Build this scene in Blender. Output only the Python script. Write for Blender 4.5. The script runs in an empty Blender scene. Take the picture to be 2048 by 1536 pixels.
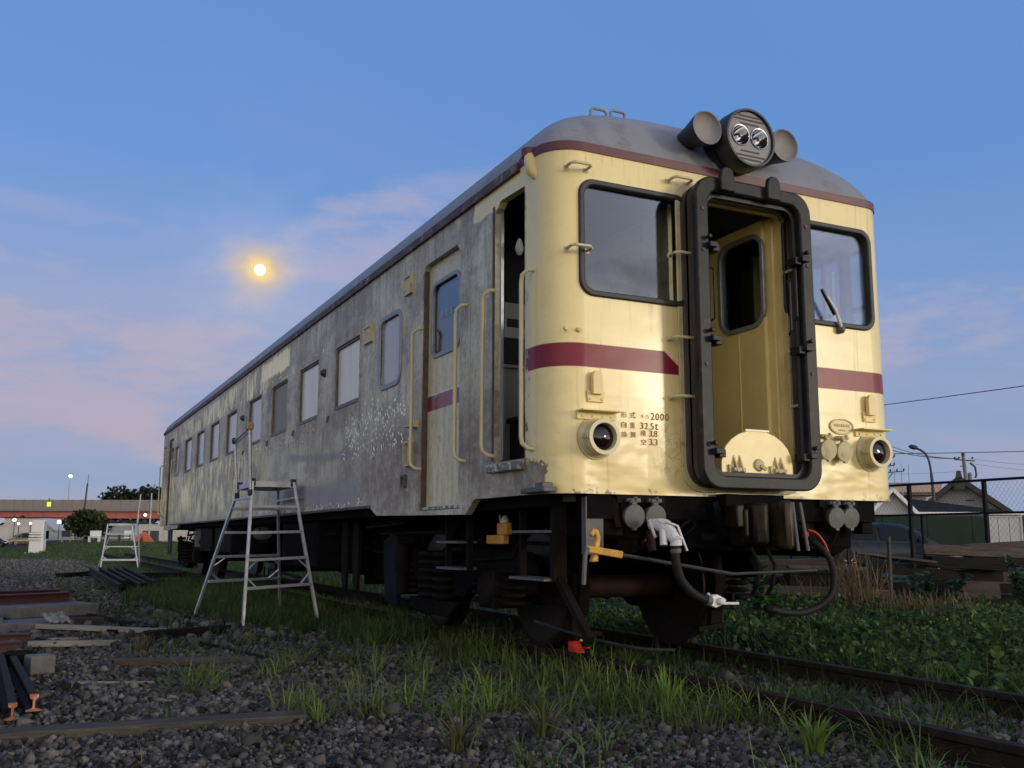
import bpy, bmesh, math, random
import numpy as np
from mathutils import Vector, Matrix, Euler, noise as mnoise

random.seed(7)
RNG = np.random.default_rng(11)
S = bpy.context.scene
COL = S.collection
R = math.radians

# ------------------------------------------------------------------ camera
cd = bpy.data.cameras.new('camera')
cam = bpy.data.objects.new('camera', cd)
COL.objects.link(cam)
cd.sensor_fit = 'HORIZONTAL'
cd.sensor_width = 36.0
cd.lens = 1953.9 / 2048 * 36.0
cd.clip_start = 0.05
cd.clip_end = 9000
CX = Vector((0.8981671, -0.4396468, 0.0025679))
CY = Vector((-0.0711066, -0.1394969, 0.9876662))
CZ = -Vector((0.4338661, 0.8872718, 0.1565533))
mw = Matrix((CX, CY, CZ)).transposed().to_4x4()
mw.translation = Vector((-4.1065, -4.9957, 0.7899))
cam.matrix_world = mw
S.camera = cam

# ------------------------------------------------------------------ sky, sun, exposure
MOON_DIR = Vector((390.8 + 4.1, 2005.0, 552.3)).normalized()
SUN_DIR = Vector((0.62, -0.78, 0.135)).normalized()          # where the afterglow comes from
SUN_STRENGTH = 0.56
SKY_STRENGTH = 0.15
w = bpy.data.worlds.new('World')
S.world = w
w.use_nodes = True


def build_world():
    nt = w.node_tree
    nt.nodes.clear()
    N, L = nt.nodes.new, nt.links.new
    out = N('ShaderNodeOutputWorld')
    bg = N('ShaderNodeBackground')
    bg.inputs['Strength'].default_value = SKY_STRENGTH
    sky = N('ShaderNodeTexSky')
    sky.sky_type = 'NISHITA'
    sky.sun_disc = False
    sky.sun_elevation = math.asin(SUN_DIR.z)
    sky.sun_rotation = math.atan2(SUN_DIR.x, SUN_DIR.y)
    sky.altitude = 0
    sky.air_density = 1.0
    sky.dust_density = 0.2
    sky.ozone_density = 6.0
    tc = N('ShaderNodeTexCoord')
    nrm = N('ShaderNodeVectorMath'); nrm.operation = 'NORMALIZE'
    L(tc.outputs['Generated'], nrm.inputs[0])
    sep = N('ShaderNodeSeparateXYZ'); L(nrm.outputs[0], sep.inputs[0])

    def math_(op, a, b=None, clamp=False):
        n = N('ShaderNodeMath'); n.operation = op; n.use_clamp = clamp
        for i, x in enumerate((a, b)):
            if x is None: continue
            if isinstance(x, (int, float)): n.inputs[i].default_value = x
            else: L(x, n.inputs[i])
        return n.outputs[0]

    def mixc(f, a, b, kind='MIX'):
        n = N('ShaderNodeMix'); n.data_type = 'RGBA'; n.blend_type = kind
        if isinstance(f, (int, float)): n.inputs[0].default_value = f
        else: L(f, n.inputs[0])
        for i, x in ((6, a), (7, b)):
            if isinstance(x, tuple): n.inputs[i].default_value = (*x, 1)
            else: L(x, n.inputs[i])
        return n.outputs[2]
    # planar projection of the view direction onto a cloud layer
    z = math_('MAXIMUM', sep.outputs[2], 0.0)
    den = math_('ADD', z, 0.20)
    cmb = N('ShaderNodeCombineXYZ')
    L(math_('DIVIDE', sep.outputs[0], den), cmb.inputs[0])
    L(math_('DIVIDE', sep.outputs[1], den), cmb.inputs[1])
    mp = N('ShaderNodeMapping'); L(cmb.outputs[0], mp.inputs[0])
    mp.inputs['Rotation'].default_value = (0, 0, R(-28))
    mp.inputs['Scale'].default_value = (0.35, 0.75, 1)
    mp.inputs['Location'].default_value = CLOUD_OFFSET
    nz = N('ShaderNodeTexNoise'); L(mp.outputs[0], nz.inputs['Vector'])
    nz.inputs['Scale'].default_value = 0.9
    nz.inputs['Detail'].default_value = 6
    nz.inputs['Roughness'].default_value = 0.5
    nz.inputs['Distortion'].default_value = 0.35
    ramp = N('ShaderNodeValToRGB'); L(nz.outputs['Fac'], ramp.inputs[0])
    ramp.color_ramp.elements[0].position = 0.43
    ramp.color_ramp.elements[1].position = 0.68
    mass = ramp.outputs[0]
    # more cloud low down, only wisps high up
    low = N('ShaderNodeMapRange'); L(z, low.inputs[0])
    low.inputs[1].default_value = 0.45; low.inputs[2].default_value = 0.10
    low.inputs[3].default_value = 0.16; low.inputs[4].default_value = 0.85
    # single cloud banks: (azimuth, elevation, half width, half height in degrees, density)
    az = math_('MULTIPLY', math_('ARCTAN2', sep.outputs[0], sep.outputs[1]), 180 / math.pi)
    el = math_('MULTIPLY', math_('ARCSINE', sep.outputs[2]), 180 / math.pi)
    m2 = N('ShaderNodeMapping'); L(nrm.outputs[0], m2.inputs[0]); m2.inputs['Scale'].default_value = (1, 1, 3.2)
    puff = N('ShaderNodeTexNoise'); L(m2.outputs[0], puff.inputs['Vector'])
    puff.inputs['Scale'].default_value = 5.5; puff.inputs['Detail'].default_value = 11; puff.inputs['Roughness'].default_value = 0.62
    pf = math_('MULTIPLY', math_('SUBTRACT', puff.outputs['Fac'], 0.5), 5.0)
    def bank(a0, e0, sa, se, dens, tilt=0.0):
        da = math_('SUBTRACT', az, a0)
        de = math_('SUBTRACT', math_('SUBTRACT', el, e0), math_('MULTIPLY', da, tilt))
        q = math_('ADD', math_('POWER', math_('ABSOLUTE', math_('DIVIDE', da, sa)), 2.0), math_('POWER', math_('ABSOLUTE', math_('DIVIDE', de, se)), 2.0))
        v = math_('ADD', math_('SUBTRACT', 1.0, q), pf)
        r = N('ShaderNodeMapRange'); r.interpolation_type = 'SMOOTHSTEP'; L(v, r.inputs[0])
        r.inputs[1].default_value = -0.15; r.inputs[2].default_value = 0.95; r.inputs[3].default_value = 0; r.inputs[4].default_value = dens
        return r.outputs[0]
    banks = None
    for bk in CLOUD_BANKS:
        o_ = bank(*bk)
        banks = o_ if banks is None else math_('MAXIMUM', banks, o_)
    # clouds catch the pink of the sunset low down, grey lavender higher up
    pk = N('ShaderNodeMapRange'); L(z, pk.inputs[0])
    pk.inputs[1].default_value = 0.25; pk.inputs[2].default_value = 0.06
    cc = mixc(pk.outputs[0], CLOUD_HIGH, CLOUD_LOW)
    base = mixc(1.0, sky.outputs[0], SKY_TINT, 'MULTIPLY')
    # how far a direction lies from the side the sun went down on
    sd = math_('ADD', math_('MULTIPLY', sep.outputs[0], SUNSET_DIR[0]), math_('MULTIPLY', sep.outputs[1], SUNSET_DIR[1]))
    def ramp_(x, a_, b_, lo=0.0, hi=1.0):
        r = N('ShaderNodeMapRange'); r.interpolation_type = 'SMOOTHSTEP'; L(x, r.inputs[0])
        r.inputs[1].default_value = a_; r.inputs[2].default_value = b_; r.inputs[3].default_value = lo; r.inputs[4].default_value = hi
        return r.outputs[0]
    east = ramp_(sd, 0.35, -0.35)
    base = mixc(math_('MULTIPLY', east, 0.75), base, (0.56, 1.18, 2.52))      # even twilight veil away from the sunset
    # blue-grey evening haze towards the eastern horizon
    base = mixc(math_('MULTIPLY', ramp_(z, 0.42, 0.0, 0.0, 0.92), east), base, HAZE)
    # broad afterglow over the western half of the sky
    west = math_('MULTIPLY', ramp_(sd, -0.45, 0.9), math_('POWER', math_('SUBTRACT', 1.0, z), 1.6))
    base = mixc(1.0, base, mixc(west, (0, 0, 0), AFTERGLOW), 'ADD')
    cf = math_('MULTIPLY', mass, low.outputs[0], True)
    col = mixc(math_('MULTIPLY', cf, 0.95), base, cc)
    col = mixc(banks, col, cc)
    # thin cloud lit up round the moon
    dt = N('ShaderNodeVectorMath'); dt.operation = 'DOT_PRODUCT'
    L(nrm.outputs[0], dt.inputs[0]); dt.inputs[1].default_value = MOON_DIR
    ang = math_('ARCCOSINE', math_('MINIMUM', dt.outputs['Value'], 1.0))
    m3 = N('ShaderNodeMapping'); L(nrm.outputs[0], m3.inputs[0]); m3.inputs['Scale'].default_value = (1, 1, 2.0)
    wsp = N('ShaderNodeTexNoise'); L(m3.outputs[0], wsp.inputs['Vector']); wsp.inputs['Scale'].default_value = 22; wsp.inputs['Detail'].default_value = 5
    ang = math_('MULTIPLY', ang, math_('ADD', 1.0, math_('MULTIPLY', math_('SUBTRACT', wsp.outputs['Fac'], 0.5), 1.3)))
    def lobe(width, power):
        q = math_('DIVIDE', ang, width)
        return math_('POWER', math_('SUBTRACT', 1.0, q, True), power)
    col = mixc(1.0, col, mixc(lobe(R(7.5), 2.2), (0, 0, 0), (0.50, 0.36, 0.17)), 'ADD')
    col = mixc(math_('MULTIPLY', lobe(R(2.9), 2.0), 0.92), col, (3.3, 2.2, 0.75))
    col = mixc(lobe(R(0.95), 1.3), col, (4.3, 3.2, 1.1))
    L(col, bg.inputs['Color'])
    L(bg.outputs[0], out.inputs[0])


SUNSET_DIR = (math.sin(R(183)), math.cos(R(183)))
AFTERGLOW = (9.4, 7.2, 4.4)
CLOUD_OFFSET = (-2.2, 1.4, 0)
CLOUD_BANKS = [(-5.0, 9.6, 19.0, 5.8, 1.0, -0.10), (5.0, 5.8, 9.0, 2.0, 1.0, -0.25), (19.0, 16.5, 9.5, 3.6, 0.70, 0.15), (49.0, 11.3, 7.0, 2.4, 0.85, -0.05),
               (-1.0, 17.5, 7.0, 0.9, 0.35, -0.08), (24.0, 20.5, 5.0, 1.2, 0.35, 0.1), (75.0, 9.0, 12.0, 3.0, 0.7, 0.0), (-45.0, 11.0, 16.0, 4.0, 0.7, 0.05), (130, 14, 22, 3, .6, 0.0), (-120, 12, 25, 3, .6, 0.0)]
HAZE = (1.16, 1.40, 1.98)
CLOUD_LOW = (1.74, 1.50, 1.84)
CLOUD_HIGH = (1.52, 1.52, 2.12)
SKY_TINT = (1.12, 0.92, 0.90)
build_world()

sl = bpy.data.lights.new('sun', 'SUN')
sl.energy = SUN_STRENGTH
sl.angle = R(10)
sl.color = (1.0, 0.88, 0.64)
so = bpy.data.objects.new('sun', sl)
COL.objects.link(so)
so.rotation_euler = (-SUN_DIR).to_track_quat('-Z', 'Y').to_euler()

S.view_settings.view_transform = 'Standard'
S.view_settings.look = 'None'
S.view_settings.exposure = 0.85
S.view_settings.gamma = 1.0
S.view_settings.use_curve_mapping = False
S.cycles.max_bounces = 6
S.cycles.transparent_max_bounces = 12
S.cycles.use_denoising = True


# ------------------------------------------------------------------ mesh helpers
class MB:
    """Collects simple shapes; build() links them as one mesh object."""

    def __init__(s):
        s.v, s.f, s.m = [], [], []

    def add(s, vs, fs, mi=0):
        o = len(s.v)
        s.v += [tuple(v) for v in vs]
        s.f += [tuple(i + o for i in f) for f in fs]
        s.m += [mi] * len(fs)
        return s

    def box(s, c, d, rot=None, mi=0):
        hx, hy, hz = d[0] / 2, d[1] / 2, d[2] / 2
        vs = [Vector((x, y, z)) for x in (-hx, hx) for y in (-hy, hy) for z in (-hz, hz)]
        if rot is not None:
            M = rot if isinstance(rot, Matrix) else Euler(rot).to_matrix()
            vs = [M @ v for v in vs]
        c = Vector(c)
        return s.add([v + c for v in vs],
                     [(0, 1, 3, 2), (4, 6, 7, 5), (0, 4, 5, 1), (2, 3, 7, 6), (0, 2, 6, 4), (1, 5, 7, 3)], mi)

    def bar(s, p0, p1, wd, ht, up=(0, 0, 1), mi=0):
        p0, p1 = Vector(p0), Vector(p1)
        d = (p1 - p0)
        y = d.normalized()
        u = Vector(up)
        x = y.cross(u)
        if x.length < 1e-4: x = y.cross(Vector((1, 0, 0)))
        x.normalize()
        z = x.cross(y)
        M = Matrix((x, y, z)).transposed()
        return s.box((p0 + p1) / 2, (wd, d.length, ht), M, mi)

    def tube(s, pts, r, n=8, mi=0, closed=False, caps=True):
        pts = [Vector(p) for p in pts]
        k = len(pts)
        rs = r if isinstance(r, (list, tuple)) else [r] * k
        vs, fs = [], []
        prev = None
        for i, p in enumerate(pts):
            a = pts[i - 1] if i > 0 else (pts[-1] if closed else p)
            b = pts[(i + 1) % k] if (i < k - 1 or closed) else p
            t = (b - a).normalized()
            if prev is None:
                x = t.orthogonal().normalized()
            else:
                x = (prev - t * prev.dot(t)).normalized()
            prev = x
            y = t.cross(x)
            for j in range(n):
                an = 2 * math.pi * j / n
                vs.append(p + (x * math.cos(an) + y * math.sin(an)) * rs[i])
        for i in range(k if closed else k - 1):
            i2 = (i + 1) % k
            for j in range(n):
                j2 = (j + 1) % n
                fs.append((i * n + j, i * n + j2, i2 * n + j2, i2 * n + j))
        if caps and not closed:
            fs.append(tuple(range(n - 1, -1, -1)))
            fs.append(tuple((k - 1) * n + j for j in range(n)))
        return s.add(vs, fs, mi)

    def lathe(s, prof, o, axis=(0, 0, 1), n=24, mi=0, caps=True):
        """prof: (radius, distance along the axis)"""
        ax = Vector(axis).normalized()
        x = ax.orthogonal().normalized()
        y = ax.cross(x)
        o = Vector(o)
        vs, fs = [], []
        for r, a in prof:
            for j in range(n):
                t = 2 * math.pi * j / n
                vs.append(o + ax * a + (x * math.cos(t) + y * math.sin(t)) * r)
        for i in range(len(prof) - 1):
            for j in range(n):
                j2 = (j + 1) % n
                fs.append((i * n + j, i * n + j2, (i + 1) * n + j2, (i + 1) * n + j))
        if caps and prof[0][0] > 1e-4: fs.append(tuple(range(n - 1, -1, -1)))
        if caps and prof[-1][0] > 1e-4: fs.append(tuple((len(prof) - 1) * n + j for j in range(n)))
        return s.add(vs, fs, mi)

    def prism(s, poly, o, u, v, depth, mi=0):
        """poly in the plane (u, v) at o, extruded by depth along u x v"""
        o, u, v = Vector(o), Vector(u), Vector(v)
        nn = u.cross(v).normalized() * depth
        k = len(poly)
        a = [o + u * p[0] + v * p[1] for p in poly]
        vs = a + [p + nn for p in a]
        fs = [tuple(range(k - 1, -1, -1)), tuple(range(k, 2 * k))]
        for i in range(k):
            j = (i + 1) % k
            fs.append((i, j, k + j, k + i))
        return s.add(vs, fs, mi)

    def ring(s, outer, inner, o, u, v, depth, mi=0):
        o, u, v = Vector(o), Vector(u), Vector(v)
        nn = u.cross(v).normalized() * depth
        k = len(outer)
        A = [o + u * p[0] + v * p[1] for p in outer]
        B = [o + u * p[0] + v * p[1] for p in inner]
        vs = A + B + [p + nn for p in A] + [p + nn for p in B]
        fs = []
        for i in range(k):
            j = (i + 1) % k
            fs.append((i, k + i, k + j, j))
            fs.append((2 * k + i, 2 * k + j, 3 * k + j, 3 * k + i))
            fs.append((i, j, 2 * k + j, 2 * k + i))
            fs.append((k + i, 3 * k + i, 3 * k + j, k + j))
        return s.add(vs, fs, mi)

    def build(s, name, mat, parent=None, bev=0, smooth=40, loc=None, fix=True):
        me = bpy.data.meshes.new(name)
        me.from_pydata(s.v, [], s.f)
        mats = mat if isinstance(mat, (list, tuple)) else [mat]
        for m in mats: me.materials.append(m)
        if len(mats) > 1:
            me.polygons.foreach_set('material_index', s.m)
        if fix:
            bm = bmesh.new(); bm.from_mesh(me)
            bmesh.ops.recalc_face_normals(bm, faces=bm.faces)
            bm.to_mesh(me); bm.free()
        if smooth:
            me.polygons.foreach_set('use_smooth', [True] * len(me.polygons))
            me.set_sharp_from_angle(angle=R(smooth))
        o = bpy.data.objects.new(name, me)
        COL.objects.link(o)
        if parent: o.parent = parent
        if loc is not None: o.location = loc
        if bev:
            md = o.modifiers.new('bevel', 'BEVEL')
            md.width = bev; md.segments = 2; md.limit_method = 'ANGLE'; md.angle_limit = R(35)
            md.harden_normals = False
        return o


def tag(o, label=None, cat=None, group=None, kind=None):
    if label: o['label'] = label
    if cat: o['category'] = cat
    if group: o['group'] = group
    if kind: o['kind'] = kind
    return o


def thing(name, label, cat, loc=(0, 0, 0), rz=0, group=None):
    o = bpy.data.objects.new(name, None)
    o.empty_display_size = 0.1
    COL.objects.link(o)
    o.location = loc
    o.rotation_euler = (0, 0, rz)
    return tag(o, label, cat, group)


def copy_tree(o, parent=None):
    c = o.copy()
    COL.objects.link(c)
    c.parent = parent
    for ch in list(o.children):
        copy_tree(ch, c)
    return c


def rrect(w_, h_, r, n=6, cx=0, cy=0):
    pts = []
    for sx, sy, a0 in ((1, 1, 0), (-1, 1, 90), (-1, -1, 180), (1, -1, 270)):
        for i in range(n + 1):
            a = R(a0 + 90 * i / n)
            pts.append((cx + sx * (w_ / 2 - r) + r * math.cos(a), cy + sy * (h_ / 2 - r) + r * math.sin(a)))
    return pts


def bulk(name, co, faces_flat, sizes, mat, kind='stuff', uv=None):
    """One mesh from numpy arrays (loops may mix tris and quads)."""
    me = bpy.data.meshes.new(name)
    me.vertices.add(len(co)); me.vertices.foreach_set('co', np.asarray(co, np.float32).ravel())
    me.loops.add(len(faces_flat)); me.loops.foreach_set('vertex_index', np.asarray(faces_flat, np.int32))
    st = np.concatenate([[0], np.cumsum(sizes)[:-1]]).astype(np.int32)
    me.polygons.add(len(sizes)); me.polygons.foreach_set('loop_start', st)
    me.update(calc_edges=True)
    me.validate()
    me.materials.append(mat)
    o = bpy.data.objects.new(name, me)
    COL.objects.link(o)
    if kind: o['kind'] = kind
    return o


# ------------------------------------------------------------------ materials
class NT:
    def __init__(s, name):
        s.mat = bpy.data.materials.new(name)
        s.mat.use_nodes = True
        s.nt = s.mat.node_tree
        s.b = s.nt.nodes['Principled BSDF']
        s.out = s.nt.nodes['Material Output']

    def n(s, t, **k):
        nd = s.nt.nodes.new(t)
        for a, b in k.items(): setattr(nd, a, b)
        return nd

    def link(s, a, b): s.nt.links.new(a, b)

    def inp(s, sock, x):
        if x is None: return
        if hasattr(x, 'is_output'): s.link(x, sock)
        elif isinstance(x, (tuple, list)):
            sock.default_value = (*x, 1) if len(x) == 3 and len(sock.default_value) == 4 else x
        else: sock.default_value = x

    def math(s, op, a, b=None, c=None, clamp=False):
        nd = s.n('ShaderNodeMath', operation=op, use_clamp=clamp)
        for i, x in enumerate((a, b, c)): s.inp(nd.inputs[i], x)
        return nd.outputs[0]

    def mix(s, f, a, b, kind='MIX'):
        nd = s.n('ShaderNodeMix', data_type='RGBA', blend_type=kind)
        s.inp(nd.inputs[0], f); s.inp(nd.inputs[6], a); s.inp(nd.inputs[7], b)
        return nd.outputs[2]

    def obj(s): return s.n('ShaderNodeTexCoord').outputs['Object']

    def mapping(s, vec, scale=(1, 1, 1), loc=(0, 0, 0), rot=(0, 0, 0)):
        m = s.n('ShaderNodeMapping')
        s.link(vec, m.inputs[0])
        m.inputs['Scale'].default_value = scale
        m.inputs['Location'].default_value = loc
        m.inputs['Rotation'].default_value = rot
        return m.outputs[0]

    def noise(s, vec, scale, detail=4, rough=0.55, dist=0):
        nd = s.n('ShaderNodeTexNoise')
        s.link(vec, nd.inputs['Vector'])
        nd.inputs['Scale'].default_value = scale
        nd.inputs['Detail'].default_value = detail
        nd.inputs['Roughness'].default_value = rough
        nd.inputs['Distortion'].default_value = dist
        return nd.outputs['Fac']

    def step(s, x, lo, hi, a=0.0, b=1.0):
        nd = s.n('ShaderNodeMapRange')
        s.inp(nd.inputs[0], x)
        nd.inputs[1].default_value = lo; nd.inputs[2].default_value = hi
        nd.inputs[3].default_value = a; nd.inputs[4].default_value = b
        return nd.outputs[0]

    def bump(s, h, strength=0.3, dist=0.01):
        nd = s.n('ShaderNodeBump')
        nd.inputs['Strength'].default_value = strength
        nd.inputs['Distance'].default_value = dist
        s.link(h, nd.inputs['Height'])
        s.link(nd.outputs[0], s.b.inputs['Normal'])


def mat(name, c1, c2=None, scale=6, rough=0.6, metal=0.0, bump=0.0, stretch=(1, 1, 1), rough2=None, bdist=0.01,
        c3=None, coat=0, island=0.0, spec=0.5, thr=(0.35, 0.65)):
    t = NT(name)
    t.b.inputs['Roughness'].default_value = rough
    t.b.inputs['Metallic'].default_value = metal
    t.b.inputs['Specular IOR Level'].default_value = spec
    if coat:
        t.b.inputs['Coat Weight'].default_value = coat
        t.b.inputs['Coat Roughness'].default_value = 0.12
    v = t.mapping(t.obj(), stretch)
    nz = t.noise(v, scale, 6, 0.6)
    col = c1 if c2 is None else t.mix(t.step(nz, *thr), c1, c2)
    if c3 is not None:
        n3 = t.noise(t.mapping(t.obj(), stretch, (5.3, 2.1, 7.7)), scale * 2.7, 5, 0.65)
        col = t.mix(t.step(n3, 0.55, 0.72), col, c3)
    if island:
        rnd = t.n('ShaderNodeNewGeometry').outputs['Random Per Island']
        hs = t.n('ShaderNodeHueSaturation')
        t.inp(hs.inputs['Color'], col)
        t.link(t.step(rnd, 0, 1, 1 - island, 1 + island), hs.inputs['Value'])
        t.link(t.step(t.math('FRACT', t.math('MULTIPLY', rnd, 17.31)), 0, 1, 1 - island * 0.5, 1 + island * 0.5), hs.inputs['Saturation'])
        col = hs.outputs[0]
    t.inp(t.b.inputs['Base Color'], col)
    if rough2 is not None:
        t.link(t.step(nz, 0.3, 0.7, rough, rough2), t.b.inputs['Roughness'])
    if bump:
        t.bump(t.noise(v, scale * 3, 6, 0.65), bump, bdist)
    return t.mat


def leafy(name, c1, c2, scale=0.6, island=0.45, rough=0.6, trans=0.25):
    t = NT(name)
    v = t.obj()
    col = t.mix(t.step(t.noise(v, scale, 3), 0.35, 0.65), c1, c2)
    rnd = t.n('ShaderNodeNewGeometry').outputs['Random Per Island']
    hs = t.n('ShaderNodeHueSaturation')
    t.inp(hs.inputs['Color'], col)
    t.link(t.step(rnd, 0, 1, 1 - island, 1 + island), hs.inputs['Value'])
    t.link(t.step(t.math('FRACT', t.math('MULTIPLY', rnd, 13.7)), 0, 1, 0.47, 0.52), hs.inputs['Hue'])
    t.link(hs.outputs[0], t.b.inputs['Base Color'])
    t.b.inputs['Roughness'].default_value = rough
    t.b.inputs['Specular IOR Level'].default_value = 0.25
    tr = t.n('ShaderNodeBsdfTranslucent')
    t.link(hs.outputs[0], tr.inputs[0])
    ms = t.n('ShaderNodeMixShader'); ms.inputs[0].default_value = trans
    t.link(t.b.outputs[0], ms.inputs[1]); t.link(tr.outputs[0], ms.inputs[2])
    t.link(ms.outputs[0], t.out.inputs[0])
    return t.mat


def emit(name, col, strength):
    t = NT(name)
    t.b.inputs['Base Color'].default_value = (*col, 1)
    t.b.inputs['Emission Color'].default_value = (*col, 1)
    t.b.inputs['Emission Strength'].default_value = strength
    return t.mat


def glass(name, tint, refl=0.18, rough=0.02):
    """See-through glazing: tinted transparency plus a mirror film of the surroundings."""
    t = NT(name)
    tr = t.n('ShaderNodeBsdfTransparent'); tr.inputs[0].default_value = (*tint, 1)
    gl = t.n('ShaderNodeBsdfGlossy'); gl.inputs['Roughness'].default_value = rough
    gl.inputs['Color'].default_value = (0.9, 0.95, 1, 1)
    fr = t.n('ShaderNodeLayerWeight'); fr.inputs[0].default_value = 0.35
    f = t.math('ADD', t.math('MULTIPLY', fr.outputs['Fresnel'], 0.6), refl, clamp=True)
    ms = t.n('ShaderNodeMixShader')
    t.link(f, ms.inputs[0]); t.link(tr.outputs[0], ms.inputs[1]); t.link(gl.outputs[0], ms.inputs[2])
    t.link(ms.outputs[0], t.out.inputs[0])
    return t.mat


CREAM = (0.80, 0.655, 0.275)
CREAM2 = (0.72, 0.575, 0.225)
MAROON = (0.185, 0.012, 0.030)


def body_paint():
    t = NT('railcar_paint')
    P = t.obj()
    sp = t.n('ShaderNodeSeparateXYZ'); t.link(P, sp.inputs[0])
    X, Y, Z = sp.outputs
    # shared noises
    nA = t.noise(P, 2.2, 8, 0.62)
    nB = t.noise(t.mapping(P, (5, 5, 0.8)), 2.6, 8, 0.7)         # vertical scraper streaks
    nC = t.noise(P, 9.0, 8, 0.7)
    nD = t.noise(P, 0.7, 4, 0.5)
    nE = t.noise(t.mapping(P, (1, 1, 1), (3, 8, 1)), 28.0, 6, 0.7)

    def add(a, b): return t.math('ADD', a, b)
    def mul(a, b): return t.math('MULTIPLY', a, b)
    def sub(a, b): return t.math('SUBTRACT', a, b)
    def band(v, a, b, s=0.03):
        return mul(t.step(v, a - s, a + s), t.step(v, b + s, b - s))
    jag = mul(sub(nC, 0.5), 0.22)
    Yj, Zj = add(Y, jag), add(Z, jag)
    # --- stripped metal of the side wall
    prim = t.mix(t.step(nA, 0.38, 0.62), (0.30, 0.28, 0.235), (0.47, 0.455, 0.39))
    prim = t.mix(mul(t.step(nB, 0.45, 0.68), 0.75), prim, (0.21, 0.175, 0.135))
    prim = t.mix(mul(t.step(nE, 0.53, 0.68), 0.5), prim, (0.12, 0.10, 0.082))
    prim = t.mix(mul(t.step(nE, 0.48, 0.30), 0.40), prim, (0.60, 0.59, 0.54))
    nG = t.noise(t.mapping(P, (1, .75, 1.3), (7, 2, 4)), 1.7, 9, 0.72, 0.4)                  # large ragged patches
    prim = t.mix(mul(t.step(nG, 0.51, 0.57), 0.50), prim, (0.145, 0.122, 0.104))
    prim = t.mix(mul(t.step(nG, 0.43, 0.36), 0.55), prim, (0.50, 0.49, 0.43))
    nS = t.noise(t.mapping(P, (14, 14, .55), (2, 9, 1)), 3.0, 7, 0.7)                      # long scraped runs
    prim = t.mix(mul(mul(t.step(nS, 0.59, 0.66), t.step(Y, 1, 9, .5, 1)), 0.8), prim, (0.64, 0.60, 0.40))
    prim = t.mix(mul(t.step(nS, 0.38, 0.31), 0.5), prim, (0.10, 0.08, 0.066))
    # purple brown rust low beside the doors and round the windows
    low = mul(band(Zj, 1.06, 1.72, 0.12), t.step(Yj, 5.4, 3.4))
    wnd = band(add(Zj, mul(sub(nA, .5), .3)), 1.90, 2.86, 0.07)
    per = t.math('FRACT', t.math('DIVIDE', sub(Y, 3.84), 1.535))
    nearw = t.math('MAXIMUM', t.step(per, 0.70, 0.56), t.step(per, 0.86, 0.96))
    wnd = mul(wnd, mul(nearw, t.step(Y, 3.0, 3.7)))
    rustf = t.math('MAXIMUM', mul(low, 0.75), mul(wnd, 0.72))
    rustf = mul(rustf, t.step(nC, 0.30, 0.60))
    prim = t.mix(rustf, prim, (0.125, 0.080, 0.062))
    # left over cream: high band; far-half smears also paint in the yellow sheen
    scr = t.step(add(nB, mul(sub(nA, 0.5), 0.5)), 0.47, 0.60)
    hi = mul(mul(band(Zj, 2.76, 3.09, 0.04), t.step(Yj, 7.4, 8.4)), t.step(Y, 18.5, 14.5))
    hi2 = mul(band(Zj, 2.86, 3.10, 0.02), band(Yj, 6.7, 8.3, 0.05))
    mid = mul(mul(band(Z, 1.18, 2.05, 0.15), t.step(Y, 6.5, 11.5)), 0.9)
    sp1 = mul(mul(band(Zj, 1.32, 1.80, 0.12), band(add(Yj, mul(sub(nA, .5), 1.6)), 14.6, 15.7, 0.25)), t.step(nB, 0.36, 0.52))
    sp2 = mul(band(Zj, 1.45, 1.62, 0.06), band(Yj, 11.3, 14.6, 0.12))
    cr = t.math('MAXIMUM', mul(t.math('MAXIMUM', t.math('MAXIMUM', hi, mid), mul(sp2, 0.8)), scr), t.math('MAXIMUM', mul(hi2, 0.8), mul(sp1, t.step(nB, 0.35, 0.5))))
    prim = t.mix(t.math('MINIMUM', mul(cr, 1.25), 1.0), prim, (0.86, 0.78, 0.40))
    # ghost of the old stripe and bluish filler patches low on the wall
    gh = mul(band(add(Z, mul(t.math('POWER', sub(Y, 4.2), 2), -0.025)), 1.56, 1.64, 0.02), band(Y, 3.9, 6.6, 0.3))
    prim = t.mix(mul(gh, 0.7), prim, (0.16, 0.16, 0.17))
    fil = mul(band(Zj, 1.10, 1.34, 0.02), band(Yj, 3.75, 7.4, 0.08))
    prim = t.mix(mul(fil, 0.75), prim, (0.21, 0.215, 0.26))
    # panel joints
    for yy in (1.21, 3.37, 6.45, 9.5, 12.6):
        prim = t.mix(mul(band(Y, yy - .004, yy + .004, 0.006), 0.6), prim, (0.05, 0.045, 0.04))
    # bright chips of old paint
    vo = t.n('ShaderNodeTexVoronoi'); t.link(t.mapping(P, (1, 1, 0.75)), vo.inputs['Vector'])
    vo.inputs['Scale'].default_value = 30
    chipz = t.math('MAXIMUM', mul(band(Z, 1.50, 2.02, 0.10), band(Y, 2.45, 4.3, 0.25)),
                   t.math('MAXIMUM', mul(band(Z, 1.07, 1.16, 0.03), band(Y, 3.5, 8.5, 0.4)),
                          t.math('MAXIMUM', mul(band(Z, 1.85, 2.08, 0.08), t.step(Y, 4.0, 6.0, 0, 0.72)),
                                 mul(band(Z, 2.70, 2.82, 0.03), t.step(Y, 4.0, 6.0, 0, 0.75)))))
    chip = mul(t.step(vo.outputs['Distance'], 0.36, 0.28), t.step(add(nC, mul(chipz, 0.22)), 0.66, 0.70))
    chip = mul(chip, t.step(chipz, 0.05, 0.3))
    prim = t.mix(chip, prim, (0.88, 0.88, 0.78))
    # grime running down from the gutter
    gr = mul(t.step(Z, 2.80, 3.15), t.step(nB, 0.40, 0.62))
    prim = t.mix(mul(gr, 0.45), prim, (0.10, 0.09, 0.08))
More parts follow.
